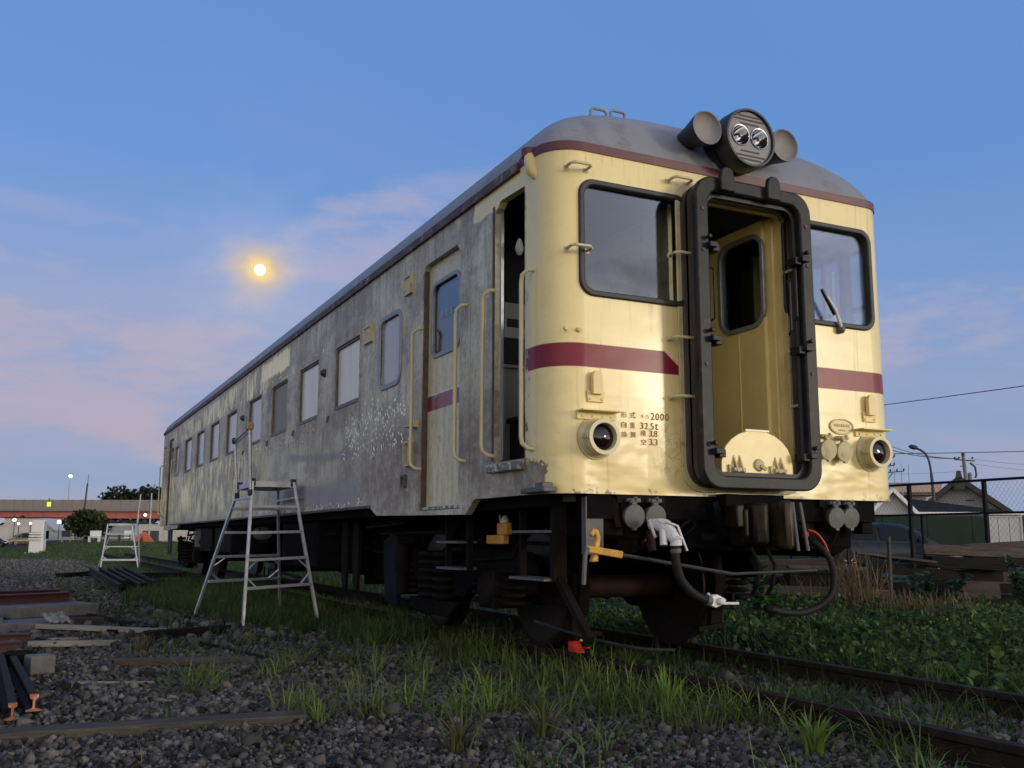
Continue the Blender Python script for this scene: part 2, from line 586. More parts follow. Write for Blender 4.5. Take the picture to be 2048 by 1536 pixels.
    prim = t.mix(1.0, prim, (1.28, 1.28, 1.12), 'MULTIPLY')
    # --- cream front
    cream = t.mix(t.step(nD, 0.35, 0.65), CREAM, (0.83, 0.69, 0.30))
    cream = t.mix(mul(t.step(nC, 0.52, 0.70), 0.16), cream, (0.44, 0.33, 0.15))
    drip = t.noise(t.mapping(P, (9, 9, 0.45)), 2.0, 5, 0.6)
    cream = t.mix(mul(mul(t.step(drip, 0.58, 0.74), 0.35), t.step(nA, .4, .6)), cream, (0.36, 0.25, 0.12))
    cream = t.mix(mul(t.step(nE, 0.71, 0.75), 0.8), cream, (0.16, 0.09, 0.05))
    cream = t.mix(mul(t.step(Zj, 1.20, 1.06), 0.22), cream, (0.60, 0.44, 0.17))
    ax = t.math('ABSOLUTE', X)
    # dirt beside the gangway bellows
    cream = t.mix(mul(mul(t.step(ax, 0.62, 0.46), 0.6), t.step(nA, 0.3, 0.6)), cream, (0.40, 0.31, 0.15))
    run = t.noise(t.mapping(P, (22, 22, .9), (1, 1, 6)), 1.6, 4, 0.6)
    below = t.math('MAXIMUM', t.math('MAXIMUM', mul(band(ax, 0.98, 1.23, .02), t.step(Z, 1.02, 1.28)), mul(mul(band(ax, .98, 1.23, .02), band(Z, 1.46, 1.52, .03)), .8)),
                            t.math('MAXIMUM', mul(band(ax, .40, 1.24, .03), mul(t.step(Z, 2.02, 2.24), t.step(Z, 2.27, 2.25))), mul(t.step(Z, 2.90, 3.15), .8)))
    cream = t.mix(mul(mul(t.step(run, 0.57, 0.68), below), 0.36), cream, (0.30, 0.15, 0.06))
    cream = t.mix(mul(t.step(add(nC, mul(t.step(Z, 1.16, 1.06), .16)), 0.70, 0.73), 0.85), cream, (0.15, 0.085, 0.05))
    scar = mul(mul(band(X, -.66, -.42, .04), band(Z, 1.17, 1.50, .05)), t.step(t.math('ABSOLUTE', sub(t.noise(P, 11, 3, .5, 1.2), .5)), .03, .01))
    cream = t.mix(mul(scar, 0.55), cream, (0.40, 0.29, 0.11))
    cream = t.mix(mul(t.step(nG, 0.52, 0.60), 0.10), cream, (0.56, 0.45, 0.20))
    # belt stripe with its slanting end
    endx = t.step(Z, 1.812, 1.957, 0.425, 0.60)
    inb = mul(band(Z, 1.812, 1.957, 0.003), t.step(sub(ax, endx), -0.003, 0.003))
    mar = t.mix(mul(t.step(nD, .4, .6), .5), MAROON, (0.235, 0.024, 0.045))
    mar = t.mix(t.step(nE, 0.735, 0.75), mar, (0.5, 0.33, 0.2))
    cream = t.mix(inb, cream, mar)
    # where the cream has been stripped
    keep = t.math('MAXIMUM', t.step(add(Y, mul(sub(nC, .5), .06)), 0.352, 0.344),
                  mul(t.step(add(Z, mul(sub(nC, .5), .08)), 3.00, 3.01), t.step(add(Y, mul(sub(nC, .5), .2)), 1.16, 1.14)))
    bare = mul(t.step(add(Y, mul(sub(nC, .5), .35)), 0.13, 0.15), t.step(add(Z, mul(sub(nC, .5), .35)), 1.26, 1.24))
    edge = mul(t.step(add(Y, mul(sub(nA, .5), .3)), 0.315, 0.325), t.math('MULTIPLY', t.step(nC, 0.56, 0.58), t.step(Z, 2.5, 2.3)))
    keep = mul(keep, mul(sub(1.0, bare), sub(1.0, edge)))
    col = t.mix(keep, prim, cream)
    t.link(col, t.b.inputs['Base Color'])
    t.link(t.math('SUBTRACT', t.step(keep, 0, 1, 0.50, 0.28), mul(t.step(cr, 0.2, 0.8), mul(sub(1.0, keep), 0.24))), t.b.inputs['Roughness'])
    t.link(mul(t.step(keep, 0, 1, 0.0, 0.28), sub(1.0, mul(inb, 0.85))), t.b.inputs['Coat Weight'])
    t.link(sub(0.5, mul(inb, 0.3)), t.b.inputs['Specular IOR Level'])
    t.b.inputs['Coat Roughness'].default_value = 0.10
    t.link(t.step(keep, 0, 1, 0.0, 0.0), t.b.inputs['Metallic'])
    # dents in the front sheet, scratches on the side
    dent = t.noise(t.mapping(P, (1, 1, 2.2)), 2.4, 2, 0.4)
    dent = mul(dent, t.step(Z, 1.65, 1.25, 0.10, 1.0))
    fine = add(mul(nC, 0.10), mul(nE, 0.04))
    dent = add(dent, mul(mul(band(X, -.68, -.40, .06), band(Z, 1.15, 1.52, .08)), mul(t.noise(P, 9, 3, .5), .55)))
    h = add(mul(dent, mul(keep, 0.9)), mul(fine, t.step(keep, 0, 1, 0.9, 0.03)))
    t.bump(h, 0.8, 0.05)
    return t.mat


M = {}
M['body'] = body_paint()
M['cream'] = mat('cream_paint', CREAM, CREAM2, 7, 0.45, coat=0.1, bump=0.05)
M['creamdull'] = mat('dull_cream_paint', (0.58, 0.51, 0.28), (0.48, 0.42, 0.22), 5, 0.5, c3=(0.30, 0.22, 0.12), bump=0.08)
M['creamshade'] = mat('shaded_cream_paint', (0.76, 0.64, 0.29), (0.68, 0.56, 0.24), 3, 0.45)  # cream again, its tone shifted for the shade inside the gangway
M['handrail'] = mat('handrail_paint', (0.60, 0.54, 0.31), (0.53, 0.46, 0.25), 6, 0.4, coat=0.15)
M['roof'] = mat('roof_grey_paint', (0.25, 0.262, 0.29), (0.21, 0.22, 0.24), 1.6, 0.55, c3=(0.17, 0.165, 0.16), bump=0.08)
M['gutter'] = mat('maroon_gutter_paint', (0.125, 0.016, 0.028), (0.085, 0.022, 0.026), 6, 0.42, c3=(0.10, 0.06, 0.05))
M['gutterside'] = mat('stripped_gutter', (0.045, 0.033, 0.032), (0.12, 0.07, 0.065), 5, 0.7, c3=(0.30, 0.28, 0.25), bump=0.4)
M['rubber'] = mat('black_rubber', (0.016, 0.016, 0.018), (0.03, 0.03, 0.032), 12, 0.55)
M['gangway'] = mat('gangway_black_steel', (0.011, 0.012, 0.014), (0.024, 0.025, 0.027), 5, 0.42, c3=(0.045, 0.040, 0.036), bump=0.15, spec=0.18)
M['bellows'] = mat('bellows_canvas', (0.055, 0.047, 0.043), (0.13, 0.11, 0.098), 2.5, 0.85, stretch=(9, 9, 0.5), bump=0.6, bdist=0.02)
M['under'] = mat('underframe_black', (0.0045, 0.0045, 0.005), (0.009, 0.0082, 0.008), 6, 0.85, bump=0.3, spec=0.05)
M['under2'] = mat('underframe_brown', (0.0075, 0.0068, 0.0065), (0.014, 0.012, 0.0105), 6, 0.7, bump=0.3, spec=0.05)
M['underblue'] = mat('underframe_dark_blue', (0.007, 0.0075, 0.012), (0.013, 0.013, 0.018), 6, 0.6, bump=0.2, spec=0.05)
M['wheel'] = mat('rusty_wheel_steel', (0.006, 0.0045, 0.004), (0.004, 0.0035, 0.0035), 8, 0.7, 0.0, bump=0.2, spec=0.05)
M['tread'] = mat('wheel_tread_steel', (0.020, 0.013, 0.011), (0.035, 0.026, 0.021), 14, 0.36, 0.5)
M['axle'] = mat('rust_red_axle', (0.026, 0.009, 0.006), (0.016, 0.008, 0.006), 5, 0.7, spec=0.18)
M['windshield'] = glass('windshield_glass', (0.82, 0.85, 0.88), 0.03, 0.01)
M['doorglass'] = glass('door_glass', (0.35, 0.40, 0.45), 0.12, 0.02)
M['doorglass2'] = glass('cab_side_glass', (0.85, 0.88, 0.90), 0.03, 0.02)
M['sillpale'] = mat('worn_sill', (.20, .19, .16), (.11, .10, .09), 14, .6)
M['interior'] = mat('cab_interior_grey', (0.20, 0.21, 0.20), (0.16, 0.17, 0.165), 3, 0.7)
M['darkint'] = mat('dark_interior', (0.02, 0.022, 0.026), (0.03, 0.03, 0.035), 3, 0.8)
M['panel'] = mat('cab_side_panel', (0.42, 0.43, 0.41), (0.30, 0.31, 0.30), 2.5, 0.5)
M['alu'] = mat('aluminium', (0.62, 0.63, 0.63), (0.48, 0.49, 0.50), 9, 0.38, 0.75, rough2=0.5, bump=0.05)
M['aludull'] = mat('dull_aluminium', (0.55, 0.58, 0.60), (0.46, 0.49, 0.51), 5, 0.45, 0.45)
M['greyframe'] = mat('grey_window_frame', (0.30, 0.31, 0.32), (0.22, 0.23, 0.24), 12, 0.45, 0.4)
M['horn'] = mat('horn_grey_paint', (0.26, 0.25, 0.245), (0.22, 0.21, 0.205), 4, 0.6)
M['lampblack'] = mat('lamp_dark_grey', (0.014, 0.016, 0.021), (0.024, 0.026, 0.031), 5, 0.5, bump=0.1)
M['chrome'] = mat('reflector_chrome', (0.60, 0.61, 0.62), None, 3, 0.10, 1.0)
M['redlens'] = mat('dark_red_lens', (0.008, 0.002, 0.004), None, 3, 0.08, spec=0.5)
M['socket'] = mat('grey_socket_paint', (0.105, 0.105, 0.105), (0.08, 0.08, 0.08), 12, 0.55, c3=(0.06, 0.055, 0.05))
M['white'] = mat('white_paint', (0.78, 0.78, 0.76), (0.62, 0.62, 0.60), 18, 0.45)
M['fitting'] = mat('scuffed_white_fitting', (0.70, 0.70, 0.68), (0.56, 0.56, 0.54), 14, 0.5, c3=(0.34, 0.31, 0.28))
M['yellow'] = mat('yellow_paint', (0.66, 0.36, 0.05), (0.50, 0.25, 0.04), 22, 0.5, c3=(0.22, 0.12, 0.04), bump=.15)
M['red'] = mat('red_paint', (0.62, 0.04, 0.03), (0.45, 0.03, 0.02), 15, 0.4)
M['hose'] = mat('hose_rubber', (0.010, 0.010, 0.010), (0.017, 0.016, 0.015), 30, 0.6, bump=0.2, spec=0.18)
M['letter'] = mat('brown_red_lettering', (0.30, 0.07, 0.035), (0.24, 0.10, 0.06), 60, 0.6)
M['letterwhite'] = mat('white_lettering', (0.40, 0.43, 0.45), None, 3, 0.6)
M['coupler'] = mat('coupler_steel', (0.010, 0.009, 0.008), (0.035, 0.027, 0.018), 5, 0.42, 0.5, bump=0.25, spec=0.18)
M['brass'] = mat('worn_brass_sheet', (0.07, 0.050, 0.026), (0.012, 0.010, 0.008), 6, 0.4, 0.5, stretch=(3, 3, 1))
M['paneA'] = mat('milky_side_pane', (0.66, 0.66, 0.55), (0.52, 0.54, 0.48), 1.4, 0.3, c3=(0.74, 0.71, 0.52), coat=0.3, bump=.03, stretch=(1, 2.5, 0.7))
M['paneB'] = mat('pale_blue_pane', (0.36, 0.39, 0.37), (0.28, 0.31, 0.31), 1.2, 0.2, coat=0.3, bump=.03, stretch=(1, 2.5, 0.4))
M['paneC'] = mat('brown_board_pane', (0.24, 0.215, 0.15), (0.17, 0.15, 0.10), 3, 0.5, stretch=(1, 5, 0.4))
M['winframe'] = mat('rusty_window_frame', (0.085, 0.060, 0.050), (0.15, 0.125, 0.11), 9, 0.7, bump=0.3)
M['rail'] = mat('rusty_rail', (0.018, 0.0125, 0.010), (0.034, 0.023, 0.0175), 9, 0.7, 0.0, bump=0.3, c3=(0.011, 0.0085, 0.0075), spec=.08)
M['wood'] = mat('weathered_timber', (0.105, 0.090, 0.072), (0.050, 0.043, 0.036), 3, 0.85, stretch=(0.7, 9, 9), bump=0.7, bdist=0.02, c3=(0.155, 0.138, 0.115), spec=.2)
M['wooddark'] = mat('dark_timber', (0.010, 0.0085, 0.007), (0.021, 0.0175, 0.0145), 3, 0.9, spec=.15, stretch=(0.7, 9, 9), bump=0.7, bdist=0.02)
M['woodpale'] = mat('pale_timber', (0.30, 0.27, 0.215), (0.19, 0.17, 0.135), 3, 0.8, stretch=(0.6, 9, 9), bump=0.5, bdist=0.01)
M['woodred'] = mat('reddish_timber', (0.050, 0.028, 0.023), (0.085, 0.066, 0.055), 3, 0.85, stretch=(0.7, 7, 7), bump=0.6, bdist=0.02)
M['redoxide'] = mat('red_oxide_steel', (0.085, 0.026, 0.021), (0.055, 0.022, 0.018), 4, 0.7, bump=0.2)
M['concrete'] = mat('old_concrete', (0.17, 0.165, 0.15), (0.11, 0.107, 0.10), 5, 0.9, bump=0.5, c3=(0.075, 0.07, 0.065))
M['plaster'] = mat('white_rag', (0.30, 0.295, 0.26), (0.20, 0.195, 0.17), 9, 0.9, bump=0.4)
M['copper'] = mat('fresh_rust_orange', (0.42, 0.13, 0.045), (0.16, 0.05, 0.02), 14, 0.55, c3=(0.75, 0.36, 0.16))

# ================================================================== RAILCAR
W_, L_ = 1.40, 19.25
ZS, ZE = 1.055, 3.175                      # sill and eaves
car = thing('railcar', 'old cream and maroon diesel railcar with stripped grey side and open gangway', 'railcar')


def plan(w_, y0, y1, r, n=8):
    p = []
    for cx, cy, a0 in ((w_ - r, y1 - r, 0), (-w_ + r, y1 - r, 90), (-w_ + r, y0 + r, 180), (w_ - r, y0 + r, 270)):
        for i in range(n + 1):
            a = R(a0 + 90 * i / n)
            p.append((cx + r * math.cos(a), cy + r * math.sin(a)))
    return p


WINS = [(3.84, 4.66), (5.32, 6.15), (6.76, 7.60), (8.25, 9.08), (10.0, 10.84), (11.54, 12.38), (13.08, 13.90), (14.59, 15.46)]
WZ0, WZ1 = 2.065, 2.715


def body_shell():
    outer = plan(W_, 0, L_, 0.22, 10)
    inner = plan(W_ - 0.055, 0.055, L_ - 0.055, 0.165, 10)
    bm = bmesh.new()
    k = len(outer)
    rings = []
    for pl, z in ((outer, ZS), (outer, ZE), (inner, ZE), (inner, ZS)):
        rings.append([bm.verts.new((x, y, z)) for x, y in pl])
    for a in range(4):
        A, B = rings[a], rings[(a + 1) % 4]
        for i in range(k):
            j = (i + 1) % k
            bm.faces.new((A[i], A[j], B[j], B[i]))
    bmesh.ops.recalc_face_normals(bm, faces=bm.faces)
    me = bpy.data.meshes.new('body_shell'); bm.to_mesh(me); bm.free()
    o = bpy.data.objects.new('body_shell', me); COL.objects.link(o)
    c = MB()
    for sx in (-1, 1):                      # windscreens
        c.prism(rrect(0.80, 0.72, 0.085, 6, sx * 0.80, 2.625), (0, -0.3, 0), (1, 0, 0), (0, 0, 1), -0.8)
    c.prism(rrect(0.74, 1.82, 0.03, 3, 0.0, 2.08), (0, -0.3, 0), (1, 0, 0), (0, 0, 1), -0.7)  # gangway opening
    for y0, y1 in WINS:
        c.prism(rrect(y1 - y0, WZ1 - WZ0, 0.03, 4, (y0 + y1) / 2, (WZ0 + WZ1) / 2), (-1.8, 0, 0), (0, 1, 0), (0, 0, 1), 3.6)
    c.prism(rrect(0.50, 0.57, 0.08, 6, 2.94, 2.40), (-1.8, 0, 0), (0, 1, 0), (0, 0, 1), 3.6)
    c.prism(rrect(0.50, 0.57, 0.08, 6, 16.55, 2.40), (-1.8, 0, 0), (0, 1, 0), (0, 0, 1), 3.6)
    for y0, y1, z1 in ((1.40, 2.17, 2.945), (17.22, 18.02, 2.945)):
        c.prism([(y0, 0.8), (y1, 0.8), (y1, z1 - .07), (y1 - .07, z1), (y0 + .07, z1), (y0, z1 - .07)], (-1.8, 0, 0), (0, 1, 0), (0, 0, 1), 3.6)
    c.prism([(0.36, 1.28), (0.80, 1.28), (0.80, 2.98), (0.72, 3.045), (0.36, 3.03)], (-1.8, 0, 0), (0, 1, 0), (0, 0, 1), 0.9)
    c.prism(rrect(.80, .86, .05, 4, .60, 2.50), (.9, 0, 0), (0, 1, 0), (0, 0, 1), 0.9)
    c.prism([(18.52, 2.0), (18.95, 2.0), (18.95, 2.85), (18.52, 2.85)], (-1.8, 0, 0), (0, 1, 0), (0, 0, 1), 3.6)
    co = c.build('cutter', M['body'], smooth=0)
    md = o.modifiers.new('b', 'BOOLEAN'); md.operation = 'DIFFERENCE'; md.solver = 'EXACT'; md.object = co
    bpy.context.view_layer.update()
    ev = o.evaluated_get(bpy.context.evaluated_depsgraph_get())
    nm = bpy.data.meshes.new_from_object(ev)
    o.modifiers.clear(); o.data = nm
    bpy.data.objects.remove(co)
    nm.materials.clear(); nm.materials.append(M['body'])
    nm.polygons.foreach_set('use_smooth', [True] * len(nm.polygons))
    nm.set_sharp_from_angle(angle=R(25))
    o.parent = car
    nm.name = 'body_shell'
    return o


shell = body_shell()
# skirts that drop below the sill at the passenger doors
for sx in (-1, 1):
    x = -W_ if sx < 0 else W_ - 0.05
    pl = [(1.12, ZS), (1.27, 0.955), (3.21, 0.985), (3.40, ZS), (2.20, ZS), (2.20, 1.0), (1.37, 1.0), (1.37, ZS)]
    for q in (pl, [(L_ - p[0], p[1]) for p in pl][::-1]):
        MB().prism(q, (x, 0, 0), (0, 1, 0), (0, 0, 1), 0.05).build('door_skirt', M['body'], car, smooth=0)
# bare strip along the sill
b = MB()
b.box((-W_ - 0.006, 2.34 + 8.0, 1.068), (0.010, 13.9, 0.022))
b.build('sill_strip', M['gutterside'], car)


# ---- roof: a domed height field over the plan outline
def roof():
    nx, H = 48, 0.44
    ys = [0.0, .0004, .0015, .004, .01, .02, .035, .055, .08, .13, .19, .26, .35, .46, .6, .8, 1.05, 1.4] + [2 + i * 1.25 for i in range(13)]
    ys = ys + [L_ - y for y in ys[::-1] if L_ - y > ys[-1] + 0.05]
    vs, fs = [], []
    wd = W_ + 0.006
    for y in ys:
        d = min(y, L_ - y)
        r = 0.224
        ww = wd - (r - math.sqrt(max(0, r * r - (r - min(d, r)) ** 2)))
        dd = min(d, .3) / .3
        g = (1 - (1 - dd) ** 2.4) ** (1 / 2.6)
        for i in range(nx + 1):
            t = -1 + 2 * i / nx
            s_ = math.copysign(1 - (1 - abs(t)) ** 1.9, t)
            x = s_ * ww
            h = (max(0, 1 - abs(s_) ** 4.0)) ** (1 / 1.8)
            zz = H * h * g
            vs.append((x, y + (.25 * zz if y < L_ / 2 else -.25 * zz), ZE + 0.022 + zz))
    n1 = nx + 1
    for j in range(len(ys) - 1):
        for i in range(nx):
            fs.append((j * n1 + i, j * n1 + i + 1, (j + 1) * n1 + i + 1, (j + 1) * n1 + i))
    return MB().add(vs, fs).build('roof', M['roof'], car, smooth=60)


roof_o = roof()
for gx in (1, -1):                                            # the welded seams across the roof sheets
    pass
# ---- gutter band: maroon round the front, stripped along the side
def band(name, material, pts, z0, z1, out):
    vs, fs = [], []
    for i, (x, y, nx_, ny_) in enumerate(pts):
        vs += [(x, y, z0), (x + nx_ * out, y + ny_ * out, z0), (x + nx_ * out, y + ny_ * out, z1), (x, y, z1)]
    for i in range(len(pts) - 1):
        for j in range(4):
            j2 = (j + 1) % 4
            fs.append((i * 4 + j, i * 4 + j2, (i + 1) * 4 + j2, (i + 1) * 4 + j))
    fs += [(0, 1, 2, 3), tuple((len(pts) - 1) * 4 + j for j in (3, 2, 1, 0))]
    return MB().add(vs, fs).build(name, material, car, smooth=40)


pts = [(-W_, 0.42, -1, 0), (-W_, 0.22, -1, 0)]
for i in range(1, 9):
    a = R(180 + 90 * i / 8); pts.append((-W_ + .22 + .22 * math.cos(a), .22 + .22 * math.sin(a), math.cos(a), math.sin(a)))
pts += [(-0.6, 0, 0, -1), (0.6, 0, 0, -1)]
for i in range(0, 9):
    a = R(270 + 90 * i / 8); pts.append((W_ - .22 + .22 * math.cos(a), .22 + .22 * math.sin(a), math.cos(a), math.sin(a)))
pts.append((W_, 0.42, 1, 0))
band('front_gutter', M['gutter'], pts, 3.175, 3.232, 0.009)
for sx in (-1, 1):
    band('side_gutter', M['gutterside'], [(sx * W_, 0.424, sx, 0), (sx * W_, 1.9, sx, 0), (sx * W_, L_ - .2, sx, 0)], 3.150, 3.212, 0.024)
# downpipe mouths at the front corners
for sx in (-1, 1):
    b = MB()
    b.tube([(sx * (W_ + .005), .29, 3.23), (sx * (W_ + .012), .25, 3.15), (sx * (W_ + .005), .235, 3.08), (sx * (W_ - .025), .21, 3.02)], [.035, .045, .042, .018], 12)
    b.build('rainwater_spout', M['cream'], car)
    b = MB(); b.tube([(sx * (W_ + .006), .285, 3.19), (sx * (W_ + .006), .285, 3.245)], .052, 12); b.build('spout_cap', M['gutter'], car)
# roof step irons
for x0, x1, zt in ((-.955, -.835, 3.565), (-.800, -.690, 3.580)):
    MB().tube([(x0, .28, zt - .05), (x0, .27, zt + .035), (x0 + .015, .27, zt + .052), (x1 - .015, .27, zt + .052), (x1, .27, zt + .035), (x1, .28, zt - .05)], .010, 8).build('roof_step_iron', M['horn'], car)

# ---- floor, cab partition, ceilings
b = MB()
b.box((0, L_ / 2, 1.145), (2.66, L_ - .14, 0.05)); b.build('floor', M['under'], car)
b = MB()
b.box((0, L_ / 2 + .6, 2.98), (2.66, L_ - 1.5, 0.03)); b.build('ceiling', M['darkint'], car)
b = MB()
b.box((-0.86, 1.28, 2.08), (0.94, 0.03, 1.78)); b.box((0.86, 1.28, 2.08), (0.94, 0.03, 1.78))
b.box((0, 1.28, 2.95), (0.8, 0.03, 0.10))
b.build('cab_partition', M['darkint'], car)
b = MB(); b.box((0, 2.5, 2.05), (1.0, .03, 1.8)); b.build('saloon_partition', M['darkint'], car)
b = MB()
b.box((-0.40, 0.72, 2.08), (0.03, 1.06, 1.80)); b.box((-0.40, 0.235, 2.08), (0.05, 0.03, 1.8))
b.build('corridor_wall', M['creamdull'], car)
# driver's desk and grey side panel glimpsed through the crew doorway
b = MB(); b.box((-.88, 1.24, 1.60), (0.88, 0.03, 0.80)); b.box((-.88, 1.225, 2.012), (0.90, .05, .022))
b.build('cab_side_panel', M['panel'], car)
b = MB(); b.box((-.98, 0.92, 1.38), (0.34, 0.34, 0.40)); b.box((-.98, .92, 1.60), (.38, .38, .04)); b.box((-1.0, .85, 1.65), (.1, .08, .07))
b.build('driver_seat', M['rubber'], car, bev=.01)
b = MB(); b.tube([(-1.27, .70, 2.72), (-1.27, .70, 2.75)], .022, 10); b.lathe([(.010, .08), (.018, .06), (.030, .02), (.028, 0), (.02, -.02), (.010, -.035)], (-1.27, .695, 2.71), (0, 0, 1), 12)
b.build('cab_lamp', M['panel'], car)
b = MB(); b.box((-1.02, 1.255, 2.36), (.19, .012, .26)); b.box((-1.02, 1.245, 2.34), (.15, .01, .06), mi=1)
b.build('notice_board', [M['panel'], M['darkint']], car)
b = MB(); b.box((-1.352, .792, 2.16), (.02, .010, 1.72)); b.build('door_track', M['alu'], car)
for x0 in (-1.20, 1.12):                                    # light posts seen through the windscreens
    b = MB(); b.box((x0, .16, 2.6), (.07, .05, .74)); b.build('cab_corner_post', M['interior'], car)
b = MB(); b.box((0.955, .12, 2.47), (.022, .022, .44)); b.build('window_edge_bar', M['white'], car)  # white bar near the glass, standing in for a bright window edge
for sx in (-1, 1): MB().box((sx * .86, .40, 2.20), (.80, .42, .06)).build('driving_desk', M['interior'], car)


# ---- windscreens
def windscreen(sx):
    cx, cz = sx * 0.80, 2.625
    b = MB(); b.prism(rrect(.76, .68, .075, 6, cx, cz), (0, .022, 0), (1, 0, 0), (0, 0, 1), -.006)
    p = b.build('windscreen', M['windshield'], car)
    g = MB(); g.ring(rrect(.825, .745, .10, 8, cx, cz), rrect(.752, .672, .075, 8, cx, cz), (0, .03, 0), (1, 0, 0), (0, 0, 1), 0.048)
    g.build('gasket', M['rubber'], p, bev=.008)
    return p


wsL, wsR = windscreen(-1), windscreen(1)
# wiper on the right windscreen
wp = MB(); wp.tube([(.875, -.03, 2.235), (.80, -.055, 2.36), (.735, -.05, 2.45)], [.012, .010, .007], 8)
wpo = wp.build('wiper', M['white'], car)
MB().bar((.70, -.035, 2.50), (.81, -.035, 2.33), .012, .022, (0, 1, 0)).build('wiper_blade', M['rubber'], wpo)
MB().lathe([(.028, 0), (.028, .03), (.015, .05)], (.875, 0, 2.235), (0, -1, 0), 12).build('wiper_spindle', M['winframe'], wpo)


# ---- ladder rungs (U-shaped step irons) on the front
def rung(x0, x1, z, y=-0.0, out=.085):
    b = MB()
    b.tube([(x0, y + .01, z), (x0, y - out + .02, z + .004), (x0 + .02, y - out, z + .006), (x1 - .02, y - out, z + .006), (x1, y - out + .02, z + .004), (x1, y + .01, z)], .010, 8)
    for xx in (x0, x1): b.box((xx, y - .003, z), (.035, .006, .03))
    return b.build('step_rung', M['handrail'], car)


for x0, x1, z in ((-1.30, -1.16, 3.05), (-.545, -.40, 3.085), (-1.30, -1.16, 2.53), (-.545, -.40, 2.585), (-.565, -.405, 2.035), (-.565, -.405, 1.662)):
    rung(x0, x1, z)
    if x0 > -1: rung(-x1, -x0, z)
# two rivet heads
for x in (-1.31, -1.22):
    MB().lathe([(.016, 0), (.014, .012), (.0, .018)], (x, -.0005, 2.035), (0, -1, 0), 10).build('bolt_head', M['cream'], car)


# ---- tail lamps, brackets, shelves
def tail_lamp(x, z):
    b = MB()
    b.lathe([(.118, 0.0), (.120, .012), (.112, .018), (.104, .022), (.100, .04), (.103, .080), (.107, .098), (.106, .104), (.083, .104), (.079, .09), (.077, .06), (0, .055)], (x, 0, z), (0, -1, 0), 36)
    h = b.build('tail_lamp', M['handrail'], car, smooth=35)
    MB().lathe([(.0, .090), (.03, .088), (.06, .081), (.076, .071), (.076, .06)], (x, 0, z), (0, -1, 0), 28).build('lens', M['redlens'], h)
    MB().lathe([(.118, 0), (.131, .002), (.131, .008), (.118, .010)], (x, 0, z), (0, -1, 0), 36).build('flange', M['creamdull'], h)
    c = MB(); c.tube([(x - .10, -.06, z), (x - .125, -.055, z), (x - .125, -.055, z + .02)], .006, 6); c.box((x - .106, -.065, z), (.02, .05, .02))
    c.build('latch', M['creamdull'], h)


tail_lamp(-1.105, 1.385); tail_lamp(1.105, 1.385)
for sx in (-1, 1):
    cx = sx * 1.11
    b = MB()
    b.prism([(cx - .055, 1.60), (cx + .055, 1.60), (cx + .062, 1.665), (cx - .062, 1.665)], (0, 0, 0), (1, 0, 0), (0, 0, 1), .014)
    b.prism([(cx - .035, 1.645), (cx + .030, 1.645), (cx + .030, 1.76), (cx + .015, 1.785), (cx - .02, 1.785), (cx - .035, 1.76)], (0, -.014, 0), (1, 0, 0), (0, 0, 1), .030)
    for xx in (-.04, .04): b.lathe([(.009, 0), (.009, .006)], (cx + xx, -.014, 1.618), (0, -1, 0), 8)
    b.build('lamp_bracket', M['cream'], car, bev=.004)
    b = MB()
    b.box((sx * 1.105, -.007, 1.517), (.27, .014, .045)); b.box((sx * 1.105, -.045, 1.543), (.275, .09, .008))
    for xx in (-.1, -.03, .04, .1): b.lathe([(.007, 0), (.007, .006)], (sx * 1.105 + xx, -.014, 1.512), (0, -1, 0), 6)
    b.build('lamp_shelf', M['cream'], car)


# ---- lettering
def text(s, x, z, h, wd, matx, parent, rot=(R(90), 0, 0), y=-.004, name='lettering'):
    c = bpy.data.curves.new(name, 'FONT'); c.body = s; c.size = 1
    o = bpy.data.objects.new('tmp', c); COL.objects.link(o)
    bpy.context.view_layer.update()
    me = bpy.data.meshes.new_from_object(o.evaluated_get(bpy.context.evaluated_depsgraph_get()))
    bpy.data.objects.remove(o)
    n = len(me.vertices)
    a = np.empty(n * 3, np.float32); me.vertices.foreach_get('co', a); a = a.reshape(-1, 3)
    mn, mx = a.min(0), a.max(0)
    sc = np.array([wd / (mx[0] - mn[0]), h / (mx[1] - mn[1]), 1])
    a = (a - mn) * sc; a[:, 2] = 0
    me.vertices.foreach_set('co', a.ravel().astype(np.float32)); me.update()
    me.materials.clear(); me.materials.append(matx); me.name = name
    o = bpy.data.objects.new(name, me); COL.objects.link(o)
    o.location = (x, y, z); o.rotation_euler = rot; o.parent = parent
    return o


for s_, x, z, h, wd, pitch in (('形式', -.930, 1.519, .038, .042, .065), ('キハ', -.786, 1.522, .024, .024, .034), ('2000', -.712, 1.517, .042, .026, .0355),
                               ('自重', -.928, 1.458, .036, .038, .062), ('32', -.792, 1.456, .040, .024, .034), ('5t', -.715, 1.456, .040, .023, .033),
                               ('換算', -.928, 1.400, .036, .042, .064), ('積', -.790, 1.412, .036, .040, .05), ('38', -.728, 1.412, .038, .024, .038),
                               ('空', -.788, 1.360, .033, .040, .05), ('33', -.728, 1.360, .038, .024, .038)):
    for i, ch in enumerate(s_):
        text(ch, x + i * pitch, z, h, wd, M['letter'], car)
for x, z in ((-.7245, 1.456), (-.699, 1.412), (-.699, 1.360)):
    b = MB(); b.box((x, -.004, z + .003), (.006, .002, .006)); b.build('lettering', M['letter'], car)

